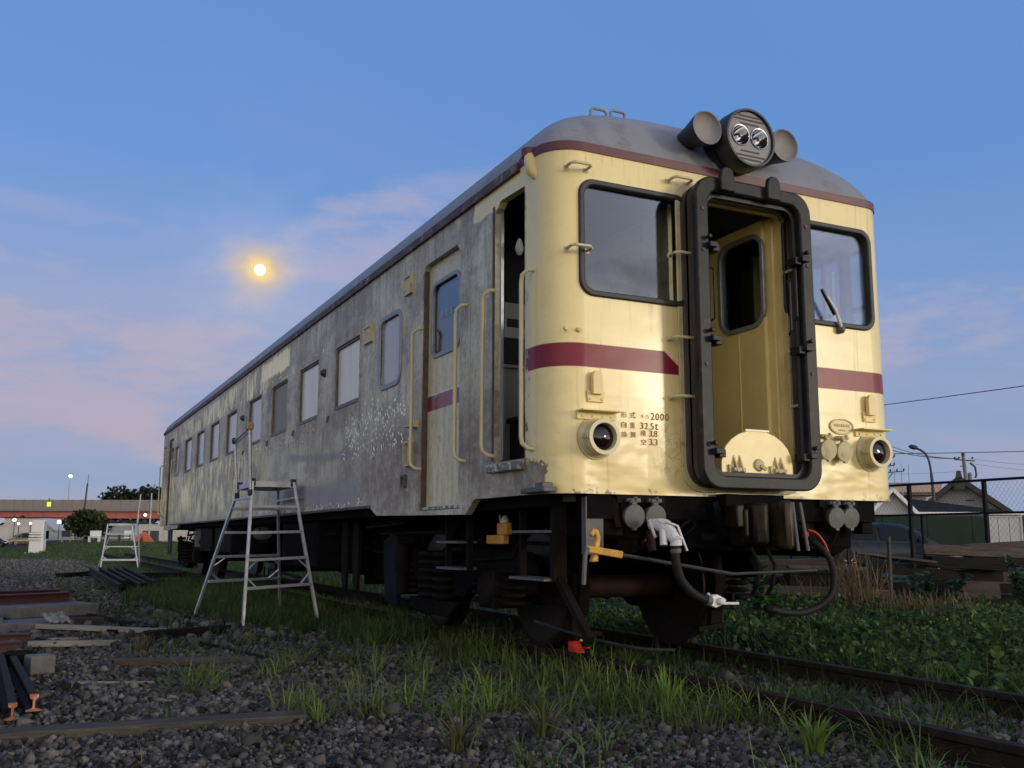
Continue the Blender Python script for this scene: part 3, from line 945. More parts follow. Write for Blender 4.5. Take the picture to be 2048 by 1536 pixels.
# ---- oval builder's plate
b = MB()
el = [(0.85 + .108 * math.cos(2 * math.pi * i / 32), 1.556 + .055 * math.sin(2 * math.pi * i / 32)) for i in range(32)]
ei = [(0.85 + .098 * math.cos(2 * math.pi * i / 32), 1.556 + .046 * math.sin(2 * math.pi * i / 32)) for i in range(32)]
b.prism(el, (0, 0, 0), (1, 0, 0), (0, 0, 1), .006)
pl = b.build('builder_plate', M['cream'], car)
b = MB(); b.ring(el, ei, (0, -.006, 0), (1, 0, 0), (0, 0, 1), .006)
for i in range(9): b.box((.785 + i * .0165, -.008, 1.563), (.010, .004, .020 if i % 3 else .014))
for i in range(4): b.box((.826 + i * .0165, -.008, 1.530), (.010, .004, .012))
b.build('raised_rim', M['creamdull'], pl)


# ---- jumper sockets
def socket(x, y, z, r, matx, name='jumper_socket', ax=(0, -1, -.12)):
    b = MB()
    b.lathe([(r * .75, -.05), (r * .80, 0), (r, .004), (r * 1.02, .012), (r * .98, .020), (0, .024)], (x, y, z), ax, 28)
    o = b.build(name, matx, car)
    c = MB()
    c.box((x, y - .004, z + r * 1.05), (r * .45, .03, r * .4)); c.tube([(x - r * .4, y - .012, z + r * 1.22), (x + r * .4, y - .012, z + r * 1.22)], r * .14, 8)
    c.tube([(x + r * .1, y - .01, z + r * 1.2), (x + r * .12, y - .03, z + r * 1.55), (x - r * .15, y - .03, z + r * 1.5)], r * .09, 6)
    c.box((x + .01, y + .02, z + r * 1.35), (r * 1.3, .04, r * .3))
    MB().box((x, y - .012, z - r * 1.05), (r * .35, .02, r * .22)).build('cap_latch', matx, o)
    c.build('cap_hinge', matx, o)
    return o


socket(0.665, -.05, 1.385, .070, M['creamdull']); socket(0.812, -.05, 1.380, .070, M['creamdull'])
for x, z in ((-.865, .925), (-.712, .925), (.735, .935), (.865, .935)):
    socket(x, -.02, z, .072, M['socket'])
for x in (-.79, .80):
    b = MB(); b.box((x, .03, 1.03), (.34, .05, .05)); b.box((x - .12, .03, .98), (.03, .04, .14)); b.box((x + .12, .03, .98), (.03, .04, .14)); b.build('socket_bracket', M['under2'], car)

# ---- headlight cluster
hz, hy = 3.415, -.19
b = MB()
b.lathe([(.155, .66), (.185, .60), (.200, .24), (.200, .17), (.190, .165), (.190, .14), (.207, .13), (.207, .03), (.200, 0), (.186, 0), (.181, .02), (.181, .13), (0, .13)], (0, hy, hz), (0, 1, 0), 48)
hl = b.build('headlight_housing', M['lampblack'], car, smooth=35)
bmp = bmesh.new()
def plate_sheet(y):
    loops = [[(.181 * math.cos(2 * math.pi * i / 48), .181 * math.sin(2 * math.pi * i / 48)) for i in range(48)]]
    for cx in (-.078, .078): loops.append([(cx + .068 * math.cos(2 * math.pi * i / 28), .008 + .068 * math.sin(2 * math.pi * i / 28)) for i in range(28)])
    L_v, E_v = [], []
    for lp in loops:
        vv = [bmp.verts.new((p[0], y, hz + p[1])) for p in lp]
        E_v += [bmp.edges.new((vv[i], vv[(i + 1) % len(vv)])) for i in range(len(vv))]; L_v.append(vv)
    bmesh.ops.triangle_fill(bmp, use_beauty=True, edges=E_v)
    return L_v
A_, B_ = plate_sheet(hy + .018), plate_sheet(hy + .024)
for va, vb in zip(A_, B_):
    for i in range(len(va)): bmp.faces.new((va[i], va[(i + 1) % len(va)], vb[(i + 1) % len(va)], vb[i]))
bmesh.ops.recalc_face_normals(bmp, faces=bmp.faces)
me = bpy.data.meshes.new('headlight_plate'); bmp.to_mesh(me); bmp.free(); me.materials.append(M['horn'])
plate = bpy.data.objects.new('headlight_plate', me); COL.objects.link(plate); plate.parent = hl
b = MB()
for i, (zz, hw) in enumerate(((.150, .085), (.125, .120), (.095, .075), (-.095, .075), (-.125, .120), (-.150, .085))):
    b.bar((-hw, hy + .016, hz + zz), (hw, hy + .016, hz + zz), .005, .009)
b.build('louvre', M['lampblack'], hl)
for sx in (-1, 1):
    b = MB()
    b.lathe([(.074, .004), (.071, -.004), (.067, -.003), (.066, .010), (.058, .038), (.043, .062), (.024, .076), (0, .080)], (sx * .078, hy + .012, hz + .008), (0, 1, 0), 32, caps=False)
    r_ = b.build('headlight', M['chrome'], hl)
    MB().lathe([(.0, .02), (.010, .025), (.012, .045), (.008, .06)], (sx * .078, hy + .022, hz + .008), (0, 1, 0), 12).build('bulb', M['paneA'], hl)
b = MB(); b.box((0, .18, 3.24), (.34, .34, .14)); b.build('headlight_base', M['roof'], hl, bev=.03)


def horn(x):
    o_ = (x, hy + .045, hz + .022)
    b = MB()
    b.lathe([(.040, .52), (.048, .40), (.060, .28), (.080, .16), (.104, .06), (.116, .0), (.113, -.004), (.111, .004), (.109, .02), (.09, .07)], o_, (0, 1, 0), 36)
    h = b.build('horn', M['lampblack'], car, smooth=40)
    MB().lathe([(.114, -.0045), (.108, -.002), (.104, .008), (.085, .026), (.05, .042), (0, .048)], o_, (0, 1, 0), 36, caps=False).build('horn_bell', M['horn'], h, smooth=40)
    b = MB(); b.box((x, .13, 3.34), (.10, .12, .14)); b.lathe([(.06, 0), (.06, .10)], (x, .16, 3.41), (0, 1, 0), 14); b.build('horn_base', M['lampblack'], h, bev=.01)


horn(-.325); horn(.325)

# ---- gangway: frame, folded bellows, foot plate, door
FY = -.20
fo, fi = rrect(.95, 1.99, .14, 8, 0, 2.09), rrect(.755, 1.82, .09, 8, 0, 2.085)
b = MB(); b.ring(fo, fi, (0, FY + .05, 0), (1, 0, 0), (0, 0, 1), .05)
gf = b.build('gangway_frame', M['gangway'], car, bev=.012)
b = MB(); b.ring(rrect(.80, 1.865, .10, 8, 0, 2.085), rrect(.70, 1.765, .07, 8, 0, 2.085), (0, FY + .062, 0), (1, 0, 0), (0, 0, 1), .012)
b.build('inner_lip', M['rubber'], gf)
# bellows: concentric zigzag between wall and frame
vs, fs = [], []
prof = [(0.0, 0.00), (-.014, .030), (-.028, -.022), (-.045, .026), (-.062, -.026), (-.080, .026), (-.097, -.026), (-.114, .022), (-.131, -.022), (-.150, .0)]
K = None
for j, (yy, gr) in enumerate(prof):
    q = rrect(.865 + 2 * gr, 1.905 + 2 * gr, .12 + gr, 10, 0, 2.09)
    K = len(q)
    for i, (px_, pz_) in enumerate(q):
        jit = .006 * mnoise.noise(Vector((px_ * 5, pz_ * 2.3, j * 3.1)))
        vs.append((px_ + jit, yy, pz_ + jit))
for j in range(len(prof) - 1):
    for i in range(K):
        i2 = (i + 1) % K
        fs.append((j * K + i, j * K + i2, (j + 1) * K + i2, (j + 1) * K + i))
MB().add(vs, fs).build('bellows', M['bellows'], car, smooth=25)
b = MB(); b.ring(rrect(.99, 2.02, .15, 8, 0, 2.09), rrect(.80, 1.85, .09, 8, 0, 2.085), (0, 0, 0), (1, 0, 0), (0, 0, 1), .014)
b.build('bellows_flange', M['creamdull'], car, bev=.004)
for x in (-.245, .135):
    b = MB()
    b.prism([(x - .055, 2.99), (x + .055, 2.99), (x + .055, 3.08), (x + .045, 3.13), (x + .02, 3.15), (x - .02, 3.15), (x - .045, 3.13), (x - .055, 3.08)], (0, FY - .004, 0), (1, 0, 0), (0, 0, 1), .035)
    b.build('hanger_lug', M['gangway'], gf, bev=.008)
for z in (2.62, 2.02, 1.32):
    for sx in (-1, 1):
        b = MB(); b.box((sx * .375, FY - .02, z), (.06, .05, .035)); b.lathe([(.014, 0), (.014, .035)], (sx * .40, FY - .01, z + .05), (0, -1, 0), 8); b.box((sx * .335, FY + .03, z - .01), (.05, .09, .05))
        b.build('frame_latch', M['gangway'], gf, bev=.004)
for sx in (-1, 1):
    for z0 in (2.30, 2.40) if sx > 0 else (2.32,):
        b = MB(); x = sx * (.30 if z0 == 2.30 else .355); b.tube([(x, FY + .06, z0 - .18), (x - .02 * sx, FY + .02, z0 - .16), (x - .02 * sx, FY + .02, z0 + .16), (x, FY + .06, z0 + .18)], .008, 6)
        b.build('frame_handle', M['gangway'], gf)
for z in (2.86, 2.59, 1.86, 1.36):
    for sx in (-1, 1): MB().lathe([(.013, 0), (.013, .006)], (sx * .425, FY, z), (0, -1, 0), 8).build('frame_bolt', M['rubber'], gf)
b = MB()
for z in (2.60, 1.90): b.ring(rrect(.925, 1.96, .13, 8, 0, 2.09), rrect(.915, 1.95, .125, 8, 0, 2.09), (0, -.07, 0), (1, 0, 0), (0, 0, 1), .012)
b.build('bellows_strap', M['rubber'], car)

# jambs seen inside the gangway and the opened door
b = MB(); b.box((.452, .115, 2.06), (.20, .03, 1.85)); b.build('gangway_jamb', M['cream'], car)
b = MB(); b.box((.362, .085, 2.06), (.022, .05, 1.84)); b.build('door_post', M['cream'], car)
dx = .325
# right hand door, swung open into the vestibule
b = MB()
dw = [(.13, 1.17), (.80, 1.17), (.80, 2.985), (.13, 2.985)]
op = rrect(.44, .62, .10, 6, .36, 2.575)
bmd = bmesh.new()
def door_sheet(x):
    o_ = [bmd.verts.new((x, p[0], p[1])) for p in dw]; i_ = [bmd.verts.new((x, p[0], p[1])) for p in op]
    eo = [bmd.edges.new((o_[i], o_[(i + 1) % 4])) for i in range(4)]
    ei_ = [bmd.edges.new((i_[i], i_[(i + 1) % len(i_)])) for i in range(len(i_))]
    bmesh.ops.triangle_fill(bmd, use_beauty=True, edges=eo + ei_)
    return o_, i_
A1 = door_sheet(dx); A2 = door_sheet(dx + .034)
for q in (0, 1):
    n_ = len(A1[q])
    for i in range(n_):
        j = (i + 1) % n_
        bmd.faces.new((A1[q][i], A1[q][j], A2[q][j], A2[q][i]))
bmesh.ops.recalc_face_normals(bmd, faces=bmd.faces)
me = bpy.data.meshes.new('gangway_door'); bmd.to_mesh(me); bmd.free(); me.materials.append(M['creamshade'])
gd = bpy.data.objects.new('gangway_door', me); COL.objects.link(gd); gd.parent = car
b = MB(); b.ring(rrect(.50, .68, .13, 8, .36, 2.575), rrect(.43, .61, .095, 8, .36, 2.575), (dx - .014, 0, 0), (0, 1, 0), (0, 0, 1), .03)
b.build('window_frame', M['greyframe'], gd, bev=.006)
b = MB(); b.prism(rrect(.44, .62, .10, 6, .36, 2.575), (dx + .012, 0, 0), (0, 1, 0), (0, 0, 1), .006); b.build('pane', M['doorglass'], gd)
b = MB(); b.box((dx - .003, .40, 1.70), (.006, .006, 1.04)); b.box((dx - .004, .79, 2.08), (.008, .02, 1.80)); b.build('moulding', M['cream'], gd)
b = MB(); b.box((.395, .74, 2.06), (.06, 1.02, 1.86)); b.build('corridor_lining', M['creamshade'], car)
b = MB(); b.box((-.27, .83, 2.06), (.24, .03, 1.84)); b.build('corridor_return', M['creamdull'], car)

# foot plate with its hinges
b = MB()
arc = [(-.285, 1.185), (.285, 1.185)] + [(.285 * math.cos(R(a)), 1.26 + .215 * math.sin(R(a))) for a in (0, 15, 30, 45, 60, 75, 90, 105, 120, 135, 150, 165, 180)]
b.prism(arc, (0.005, -.115, 0), (1, 0, 0), (0, 0, 1), .014)
fp = b.build('foot_plate', M['cream'], car, bev=.003)
b = MB(); b.bar((-.09, -.131, 1.472), (.10, -.131, 1.472), .010, .012); b.build('foot_plate_lip', M['handrail'], fp)
for x in (-.165, .165):
    b = MB()
    for dx_ in (-.025, .02):
        b.prism([(-.129, 1.205), (-.175, 1.205), (-.129, 1.31)], (x + dx_, 0, 0), (0, 1, 0), (0, 0, 1), .010)
    b.lathe([(.016, -.045), (.016, .045)], (x, -.150, 1.218), (1, 0, 0), 10); b.box((x - .05, -.135, 1.225), (.035, .02, .05))
    b.build('foot_plate_hinge', M['creamdull'], fp)
b = MB(); b.lathe([(.04, 0), (.035, .015), (.015, .02)], (0.01, -.129, 1.255), (0, -1, 0), 12); b.bar((.01, -.15, 1.25), (.045, -.16, 1.225), .02, .02); b.build('foot_plate_catch', M['creamdull'], fp)
b = MB(); b.tube([(-.27, -.14, 1.19), (.30, -.14, 1.19)], .009, 6); b.build('hinge_rod', M['winframe'], fp)
b = MB(); b.box((0, -.08, 1.158), (.74, .16, .022)); b.build('gangway_sill', M['creamdull'], car)


# ---- passenger doors, crew door step, side windows
def passenger_door(y0, y1, lettering):
    z0, z1 = 1.005, 2.94
    cx, cz = (y0 + y1) / 2, 2.48
    bm_ = bmesh.new()
    x = -W_ + .045
    def sheet(xx):
        o_ = [bm_.verts.new((xx, p, q)) for p, q in ((y0, z0), (y1, z0), (y1, z1), (y0, z1))]
        i_ = [bm_.verts.new((xx, p, q)) for p, q in rrect(.52, .55, .07, 5, cx, cz)]
        e = [bm_.edges.new((o_[i], o_[(i + 1) % 4])) for i in range(4)] + [bm_.edges.new((i_[i], i_[(i + 1) % len(i_)])) for i in range(len(i_))]
        bmesh.ops.triangle_fill(bm_, use_beauty=True, edges=e)
        return o_, i_
    A, B = sheet(x), sheet(x + .035)
    for q in (0, 1):
        n_ = len(A[q])
        for i in range(n_): bm_.faces.new((A[q][i], A[q][(i + 1) % n_], B[q][(i + 1) % n_], B[q][i]))
    bmesh.ops.recalc_face_normals(bm_, faces=bm_.faces)
    me = bpy.data.meshes.new('passenger_door'); bm_.to_mesh(me); bm_.free(); me.materials.append(M['pdoor'])
    d = bpy.data.objects.new('passenger_door', me); COL.objects.link(d); d.parent = car
    b = MB(); b.ring(rrect(.585, .615, .10, 6, cx, cz), rrect(.515, .545, .07, 6, cx, cz), (x - .010, 0, 0), (0, 1, 0), (0, 0, 1), .02)
    b.build('window_frame', M['greyframe'], d, bev=.004)
    b = MB(); b.prism(rrect(.52, .55, .07, 5, cx, cz), (x + .012, 0, 0), (0, 1, 0), (0, 0, 1), .006); b.build('pane', M['doorglass'], d)
    if lettering:
        for i, ch in enumerate('自動扉'):
            text(ch, x + .008, 2.47, .065, .062, M['letterwhite'], d, (R(90), 0, R(-90)), cx + .12 - i * .088, 'lettering')
        b = MB(); b.box((x + .06, cx + .20, 2.40), (.012, .014, .34)); b.build('inner_post', M['panel'], d)
    b = MB(); b.box((x - .010, cx, z0 + .012), (.05, y1 - y0 + .03, .022)); b.build('door_sill', M['sillchip'], d)
    b = MB(); b.box((x - .006, y1 - .014, (z0 + z1) / 2), (.06, .028, z1 - z0)); b.build('door_edge', M['rustedge'], d)
    return d


def pdoor_mat():
    t = NT('passenger_door_paint')
    P = t.obj(); sp = t.n('ShaderNodeSeparateXYZ'); t.link(P, sp.inputs[0]); Y, Z = sp.outputs[1], sp.outputs[2]
    nB = t.noise(t.mapping(P, (6, 6, .6)), 3, 6, .65); nA = t.noise(P, 14, 6, .7)
    c = t.mix(t.step(nB, .4, .65), (0.60, 0.55, 0.30), (0.46, 0.425, 0.24))
    c = t.mix(t.math('MULTIPLY', t.step(nB, .56, .42), t.step(Z, 1.75, 1.4, 0, .8)), c, (0.68, 0.62, 0.33))
    c = t.mix(t.math('MULTIPLY', t.step(nA, .52, .62), .45), c, (.22, .20, .14))
    st = t.math('MULTIPLY', t.step(Z, 1.769, 1.772), t.step(Z, 1.889, 1.886))
    m = t.mix(t.step(nA, .60, .64), MAROON, (.35, .28, .2))
    c = t.mix(st, c, m)
    ln = t.math('MULTIPLY', t.math('MULTIPLY', t.step(Z, 1.886, 1.889), t.step(Z, 1.905, 1.902)), t.step(nA, .45, .5))
    c = t.mix(ln, c, (.62, .6, .5))
    t.link(c, t.b.inputs['Base Color']); t.b.inputs['Roughness'].default_value = .38; t.b.inputs['Coat Weight'].default_value = .3
    t.bump(nB, .15, .01)
    return t.mat


M['pdoor'] = pdoor_mat()
M['sillchip'] = mat('chipped_sill', (.14, .14, .12), (.5, .5, .42), 26, .5, thr=(.50, .56))
M['rustedge'] = mat('rusty_door_edge', (.075, .042, .032), (.12, .09, .075), 12, .75, bump=.5)
passenger_door(1.40, 2.165, True)
passenger_door(17.23, 18.01, False)
b = MB(); b.box((-W_ - .015, .60, 1.238), (.06, .48, .052)); b.build('crew_door_step', M['sillchip'], car, bev=.006)
b = MB(); b.box((-W_ + .02, .822, 2.16), (.05, .03, 1.74)); b.build('crew_door_jamb', M['rustedge'], car)
b = MB(); b.box((-W_ - .01, .16, 1.075), (.09, .30, .03)); b.box((-W_ - .015, .08, 1.10), (.07, .1, .035)); b.build('corner_step', M['socket'], car, bev=.006)


def handrail(y, z0, z1, x=-W_, dy=0.0):
    b = MB(); o_ = .062; s = 1 if dy >= 0 else -1
    b.tube([(x + .01, y + dy, z0), (x - o_ * .6, y + dy * .9, z0 + .005), (x - o_, y + dy * .25, z0 + .035), (x - o_, y, z0 + .08), (x - o_, y, z1 - .08), (x - o_, y + dy * .25, z1 - .035), (x - o_ * .6, y + dy * .9, z1 - .005), (x + .01, y + dy, z1)], .0145, 10)
    b.build('handrail', M['handrail'], car)


for y, dy in ((1.335, .0), (2.225, -.0), (.865, -.03), (.285, -.03)):
    handrail(y, 1.325, 2.445, dy=-.05)
for y in (L_ - .285, L_ - .9, 16.95): handrail(y, 1.325, 2.445, dy=-.04)
handrail(18.4, 1.25, 2.6, dy=.03)

for i, (y0, y1) in enumerate(WINS):
    cy, cz = (y0 + y1) / 2, (WZ0 + WZ1) / 2
    mt = M['paneC'] if i == 2 else (M['paneA'] if i in (0, 1) else M['paneB2'] if 'paneB2' in M else M['paneB'])
    b = MB(); b.prism(rrect(y1 - y0 - .01, WZ1 - WZ0 - .01, .03, 4, cy, cz), (-W_ + .030, 0, 0), (0, 1, 0), (0, 0, 1), .008)
    p = b.build('side_window', mt, car)
    b = MB(); b.ring(rrect(y1 - y0 - .002, WZ1 - WZ0 - .002, .03, 4, cy, cz), rrect(y1 - y0 - .05, WZ1 - WZ0 - .05, .03, 4, cy, cz), (-W_ + .012, 0, 0), (0, 1, 0), (0, 0, 1), .02)
    b.build('window_frame', M['winframe'], p)
    b = MB(); b.box((-W_ + .004, cy, WZ0 + .022), (.018, y1 - y0 - .05, .035)); b.build('window_sill', M['sillpale'] if 'sillpale' in M else M['panel'], p)
    b = MB(); b.prism(rrect(y1 - y0 - .01, WZ1 - WZ0 - .01, .03, 4, cy, cz), (W_ - .038, 0, 0), (0, 1, 0), (0, 0, 1), .008)
    b.build('side_window', M['paneA'], car)
for y, flat in ((2.94, 0), (16.55, 1)):
    b = MB(); b.prism(rrect(.49, .56, .08, 6, y, 2.40), (-W_ + .012, 0, 0), (0, 1, 0), (0, 0, 1), .008); p = b.build('round_cornered_window', M['paneB'], car)
    b = MB(); b.ring(rrect(.60, .66, .12, 8, y, 2.40), rrect(.50, .57, .08, 8, y, 2.40), (-W_ - .012, 0, 0), (0, 1, 0), (0, 0, 1), .024); b.build('window_frame', M['greyframe'], p, bev=.005)
    b = MB(); b.prism(rrect(.49, .56, .08, 6, y, 2.40), (W_ - .02, 0, 0), (0, 1, 0), (0, 0, 1), .008); b.build('round_cornered_window', M['paneB'], car)
for sx in (-1, 1):
    b = MB(); b.box((sx * (W_ - .03), 18.735, 2.43), (.01, .42, .84)); b.build('cab_side_window', M['paneB'], car)
b = MB(); b.box((W_ - .03, 1.785, 1.97), (.03, .76, 1.92)); b.box((W_ - .03, 17.62, 1.97), (.03, .79, 1.92)); b.build('far_side_door', M['pdoor'], car)
b = MB(); b.prism(rrect(.81, .87, .05, 4, .60, 2.50), (W_ - .03, 0, 0), (0, 1, 0), (0, 0, 1), .006); b.build('cab_door_window', M['doorglass2'], car)
b = MB(); b.box((W_ - .03, .60, 2.50), (.03, .81, .03)); b.box((W_ - .03, .62, 2.5), (.03, .03, .86)); b.build('cab_window_bar', M['panel'], car)
# destination plate holders
for y0, y1, z0, z1 in ((3.43, 3.66, 2.57, 2.735), (2.39, 2.56, 2.79, 2.955)):
    b = MB(); b.box((-W_ - .008, (y0 + y1) / 2, (z0 + z1) / 2), (.016, y1 - y0, z1 - z0)); p = b.build('plate_holder', M['creamdull'], car)
    b = MB(); b.ring(rrect(y1 - y0, z1 - z0, .004, 1, (y0 + y1) / 2, (z0 + z1) / 2), rrect(y1 - y0 - .035, z1 - z0 - .035, .004, 1, (y0 + y1) / 2, (z0 + z1) / 2), (-W_ - .028, 0, 0), (0, 1, 0), (0, 0, 1), .012)
    b.build('holder_rim', M['creamdull'], p)
# small fittings between the toilet window and the door
b = MB(); b.ring(rrect(.13, .20, .004, 1, 2.40, 1.46), rrect(.10, .17, .004, 1, 2.40, 1.46), (-W_ - .04, 0, 0), (0, 1, 0), (0, 0, 1), .04); b.build('card_holder', M['creamdull'], car)
b = MB(); b.ring(rrect(.09, .10, .004, 1, 2.50, 1.25), rrect(.06, .07, .004, 1, 2.50, 1.25), (-W_ - .03, 0, 0), (0, 1, 0), (0, 0, 1), .03); b.build('card_holder', M['socket'], car)
b = MB(); b.prism([(0, 1.66), (-.09, 1.66), (-.02, 1.70), (0, 1.72)], (-W_, 2.34, 0), (1, 0, 0), (0, 0, 1), .12); b.build('step_hook', M['creamdull'], car)
for y in (5.05, 9.45):
    MB().lathe([(.05, 0), (.035, .03), (.02, .05)], (-W_, y, 2.52), (-1, 0, 0), 10).build('lamp_socket', M['rubber'], car)
for y in (5.1, 6.6, 8.0, 9.6): 
    b = MB(); b.tube([(-W_ - .005, y - .25, 2.04), (-W_ - .014, y - .235, 2.00), (-W_ - .01, y - .235, 1.97)], .010, 6); b.build('window_catch', M['winframe'], car)
for y, h in ((8.9, .16), (9.55, .16), (10.05, .12)):
    b = MB(); b.box((-W_ - .001, y, 1.72), (.006, .035, h)); b.build('slot', M['rubber'], car)

# ================================================================== under the frame
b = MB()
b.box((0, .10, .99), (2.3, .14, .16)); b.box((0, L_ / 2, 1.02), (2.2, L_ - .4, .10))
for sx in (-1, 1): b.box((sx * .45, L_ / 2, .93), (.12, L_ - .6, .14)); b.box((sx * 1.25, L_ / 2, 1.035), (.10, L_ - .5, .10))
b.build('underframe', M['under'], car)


def side_frame(yc, sx, parent):
    x = sx * 0.98
    b = MB()
    pl = [(-1.55, .56), (-1.45, .70), (-.62, .72), (-.40, .60), (.40, .60), (.62, .72), (1.45, .70), (1.55, .56), (1.45, .50), (.72, .52), (.45, .34), (-.45, .34), (-.72, .52), (-1.45, .50)]
    b.prism([(yc + p, q) for p, q in pl], (x - .05, 0, 0), (0, 1, 0), (0, 0, 1), .10)
    b.box((x + sx * .02, yc, .26), (.16, .62, .07))
    f = b.build('bogie_side_frame', M['under'], parent, bev=.012)
    return f


def bogie(yc):
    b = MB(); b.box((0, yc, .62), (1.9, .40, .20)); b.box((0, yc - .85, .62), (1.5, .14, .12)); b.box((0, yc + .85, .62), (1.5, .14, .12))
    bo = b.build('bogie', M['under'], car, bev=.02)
    for ya in (yc - 1.0, yc + 1.0):
        ws = MB(); ws.lathe([(.07, -1.0), (.07, -.60), (.085, -.58), (.085, .58), (.07, .60), (.07, 1.0)], (0, ya, .43), (1, 0, 0), 20)
        ws.build('axle', M['axle'], bo)
        for sx in (-1, 1):
            w1 = MB()
            w1.lathe([(.09, -.10), (.11, -.10), (.12, -.03), (.30, .0), (.355, -.02), (.372, -.07), (.372, .062), (.36, .062), (.34, .02), (.14, .035), (.12, .10), (.09, .10)], (sx * .585, ya, .43), (sx, 0, 0), 48)
            w1.build('wheel', M['wheel'], bo, smooth=30)
            w2 = MB(); w2.lathe([(.373, -.075), (.462, -.075), (.466, -.062), (.458, -.045), (.440, -.036), (.432, -.025), (.426, .060), (.418, .064), (.373, .064)], (sx * .585, ya, .43), (sx, 0, 0), 56)
            w2.build('wheel_tyre', M['tread'], bo, smooth=30)
            ab = MB(); ab.box((sx * .99, ya, .43), (.20, .26, .27)); ab.lathe([(.135, .08), (.135, .17), (.12, .19), (.0, .20)], (sx * .92, ya, .43), (sx, 0, 0), 20)
            ab.build('axle_box', M['under2'], bo, bev=.012)
            for dy in (-.27, .27):
                sp_ = MB()
                for k_ in range(5): sp_.lathe([(.055, -.020), (.082, -.012), (.088, 0), (.082, .012), (.055, .020)], (sx * .99, ya + dy, .34 + k_ * .056), (0, 0, 1), 18)
                sp_.build('coil_spring', M['under2'], bo)
    for sx in (-1, 1):
        side_frame(yc, sx, bo)
        for dy in (-.16, .16):
            sp_ = MB()
            for k_ in range(6): sp_.lathe([(.075, -.025), (.105, -.015), (.112, 0), (.105, .015), (.075, .025)], (sx * 1.06, yc + dy, .335 + k_ * .066), (0, 0, 1), 20)
            sp_.build('bolster_spring', M['under2'], bo)
        dm = MB(); dm.tube([(sx * 1.12, yc + .72, .32), (sx * 1.12, yc + .72, .50)], .055, 14); dm.tube([(sx * 1.12, yc + .72, .50), (sx * 1.12, yc + .72, .74)], .07, 14); dm.box((sx * 1.12, yc + .72, .78), (.16, .2, .06))
        dm.build('damper', M['under2'], bo)
        pl = MB(); pl.prism([(yc + 1.18, .22), (yc + .85, .20), (yc + .80, .80), (yc + 1.0, .84), (yc + 1.24, .76)], (sx * 1.10 - .02, 0, 0), (0, 1, 0), (0, 0, 1), .04); pl.build('guard_plate', M['underblue'], bo, bev=.01)
        hb = MB(); hb.prism([(yc - .55, .30), (yc + .55, .30), (yc + .35, .18), (yc - .35, .18)], (sx * 1.06 - .06, 0, 0), (0, 1, 0), (0, 0, 1), .12); hb.build('spring_plank', M['under'], bo, bev=.01)
        br = MB(); br.bar((sx * .60, yc - 1.52, .55), (sx * .60, yc - 1.46, .14), .10, .05); br.bar((sx * .66, yc - 1.50, .16), (sx * .42, yc - 1.5, .13), .03, .03); br.build('rail_guard', M['under2'], bo)
    return bo


bogie(2.60); bogie(L_ - 2.60)


def foot_ladder(y0, y1, x, zt, steps, lean=0):
    o = MB().bar((x, y0, zt), (x - lean, y0, steps[-1] - .01), .045, .03, (0, 1, 0)).build('step_ladder', M['under2'], car)
    MB().bar((x, y1, zt), (x - lean, y1, steps[-1] - .01), .045, .03, (0, 1, 0)).build('ladder_stile', M['under2'], o)
    for z in steps:
        MB().box((x - .02 - lean * .6, (y0 + y1) / 2, z), (.16, abs(y1 - y0), .016)).build('step_tread', M['socket'], o)


foot_ladder(1.60, 2.0, -1.22, 1.0, (.765, .575))
foot_ladder(.30, .78, -1.20, 1.05, (.835, .545))
b = MB(); b.bar((-1.20, .30, .56), (-1.16, .0, .22), .05, .04); b.bar((-1.20, .30, 1.04), (-1.20, .30, .54), .09, .05, (0, 1, 0)); b.build('step_stay', M['under2'], car)
b = MB(); b.bar((-1.10, .06, 1.04), (-1.10, .06, .70), .12, .05, (0, 1, 0)); b.bar((-1.06, .05, 1.04), (-1.20, .35, 1.04), .06, .05); b.build('pilot_bracket', M['socket'], car)
b = MB(); b.box((-.80, .45, .90), (.5, .45, .22)); b.box((.25, .6, .86), (.7, .5, .3)); b.box((-.22, .12, .90), (.34, .06, .34)); b.box((.95, .6, .88), (.4, .7, .3)); b.build('equipment_box', M['under'], car, bev=.02)
# coil behind the front box
b = MB()
for k_ in range(9): b.lathe([(.02, -.012), (.03, 0), (.02, .012)], (-.30 + k_ * .026, .06, .80), (1, 0, 0), 10)
b.build('draft_spring', M['under2'], car)
# air reservoir under the right front corner
MB().lathe([(.0, -.02), (.10, .0), (.17, .04), (.19, .10), (.19, .95), (.17, 1.0), (0, 1.04)], (1.02, .25, .86), (0, 1, 0), 26).build('air_reservoir', M['under'], car)
# yellow boxes on a bracket behind the crew steps
b = MB(); b.box((-1.10, 1.38, .785), (.05, .28, .065)); b.box((-1.10, 1.27, .86), (.05, .15, .085)); b.build('yellow_box', M['yellow'], car, bev=.008)
b = MB(); b.lathe([(.03, 0), (.034, .02), (.02, .04), (.012, .05)], (-1.10, 1.26, .903), (0, 0, 1), 10); b.tube([(-1.10, 1.33, .90), (-1.10, 1.35, .94), (-1.10, 1.345, .96)], .006, 5); b.build('white_cap', M['white'], car)
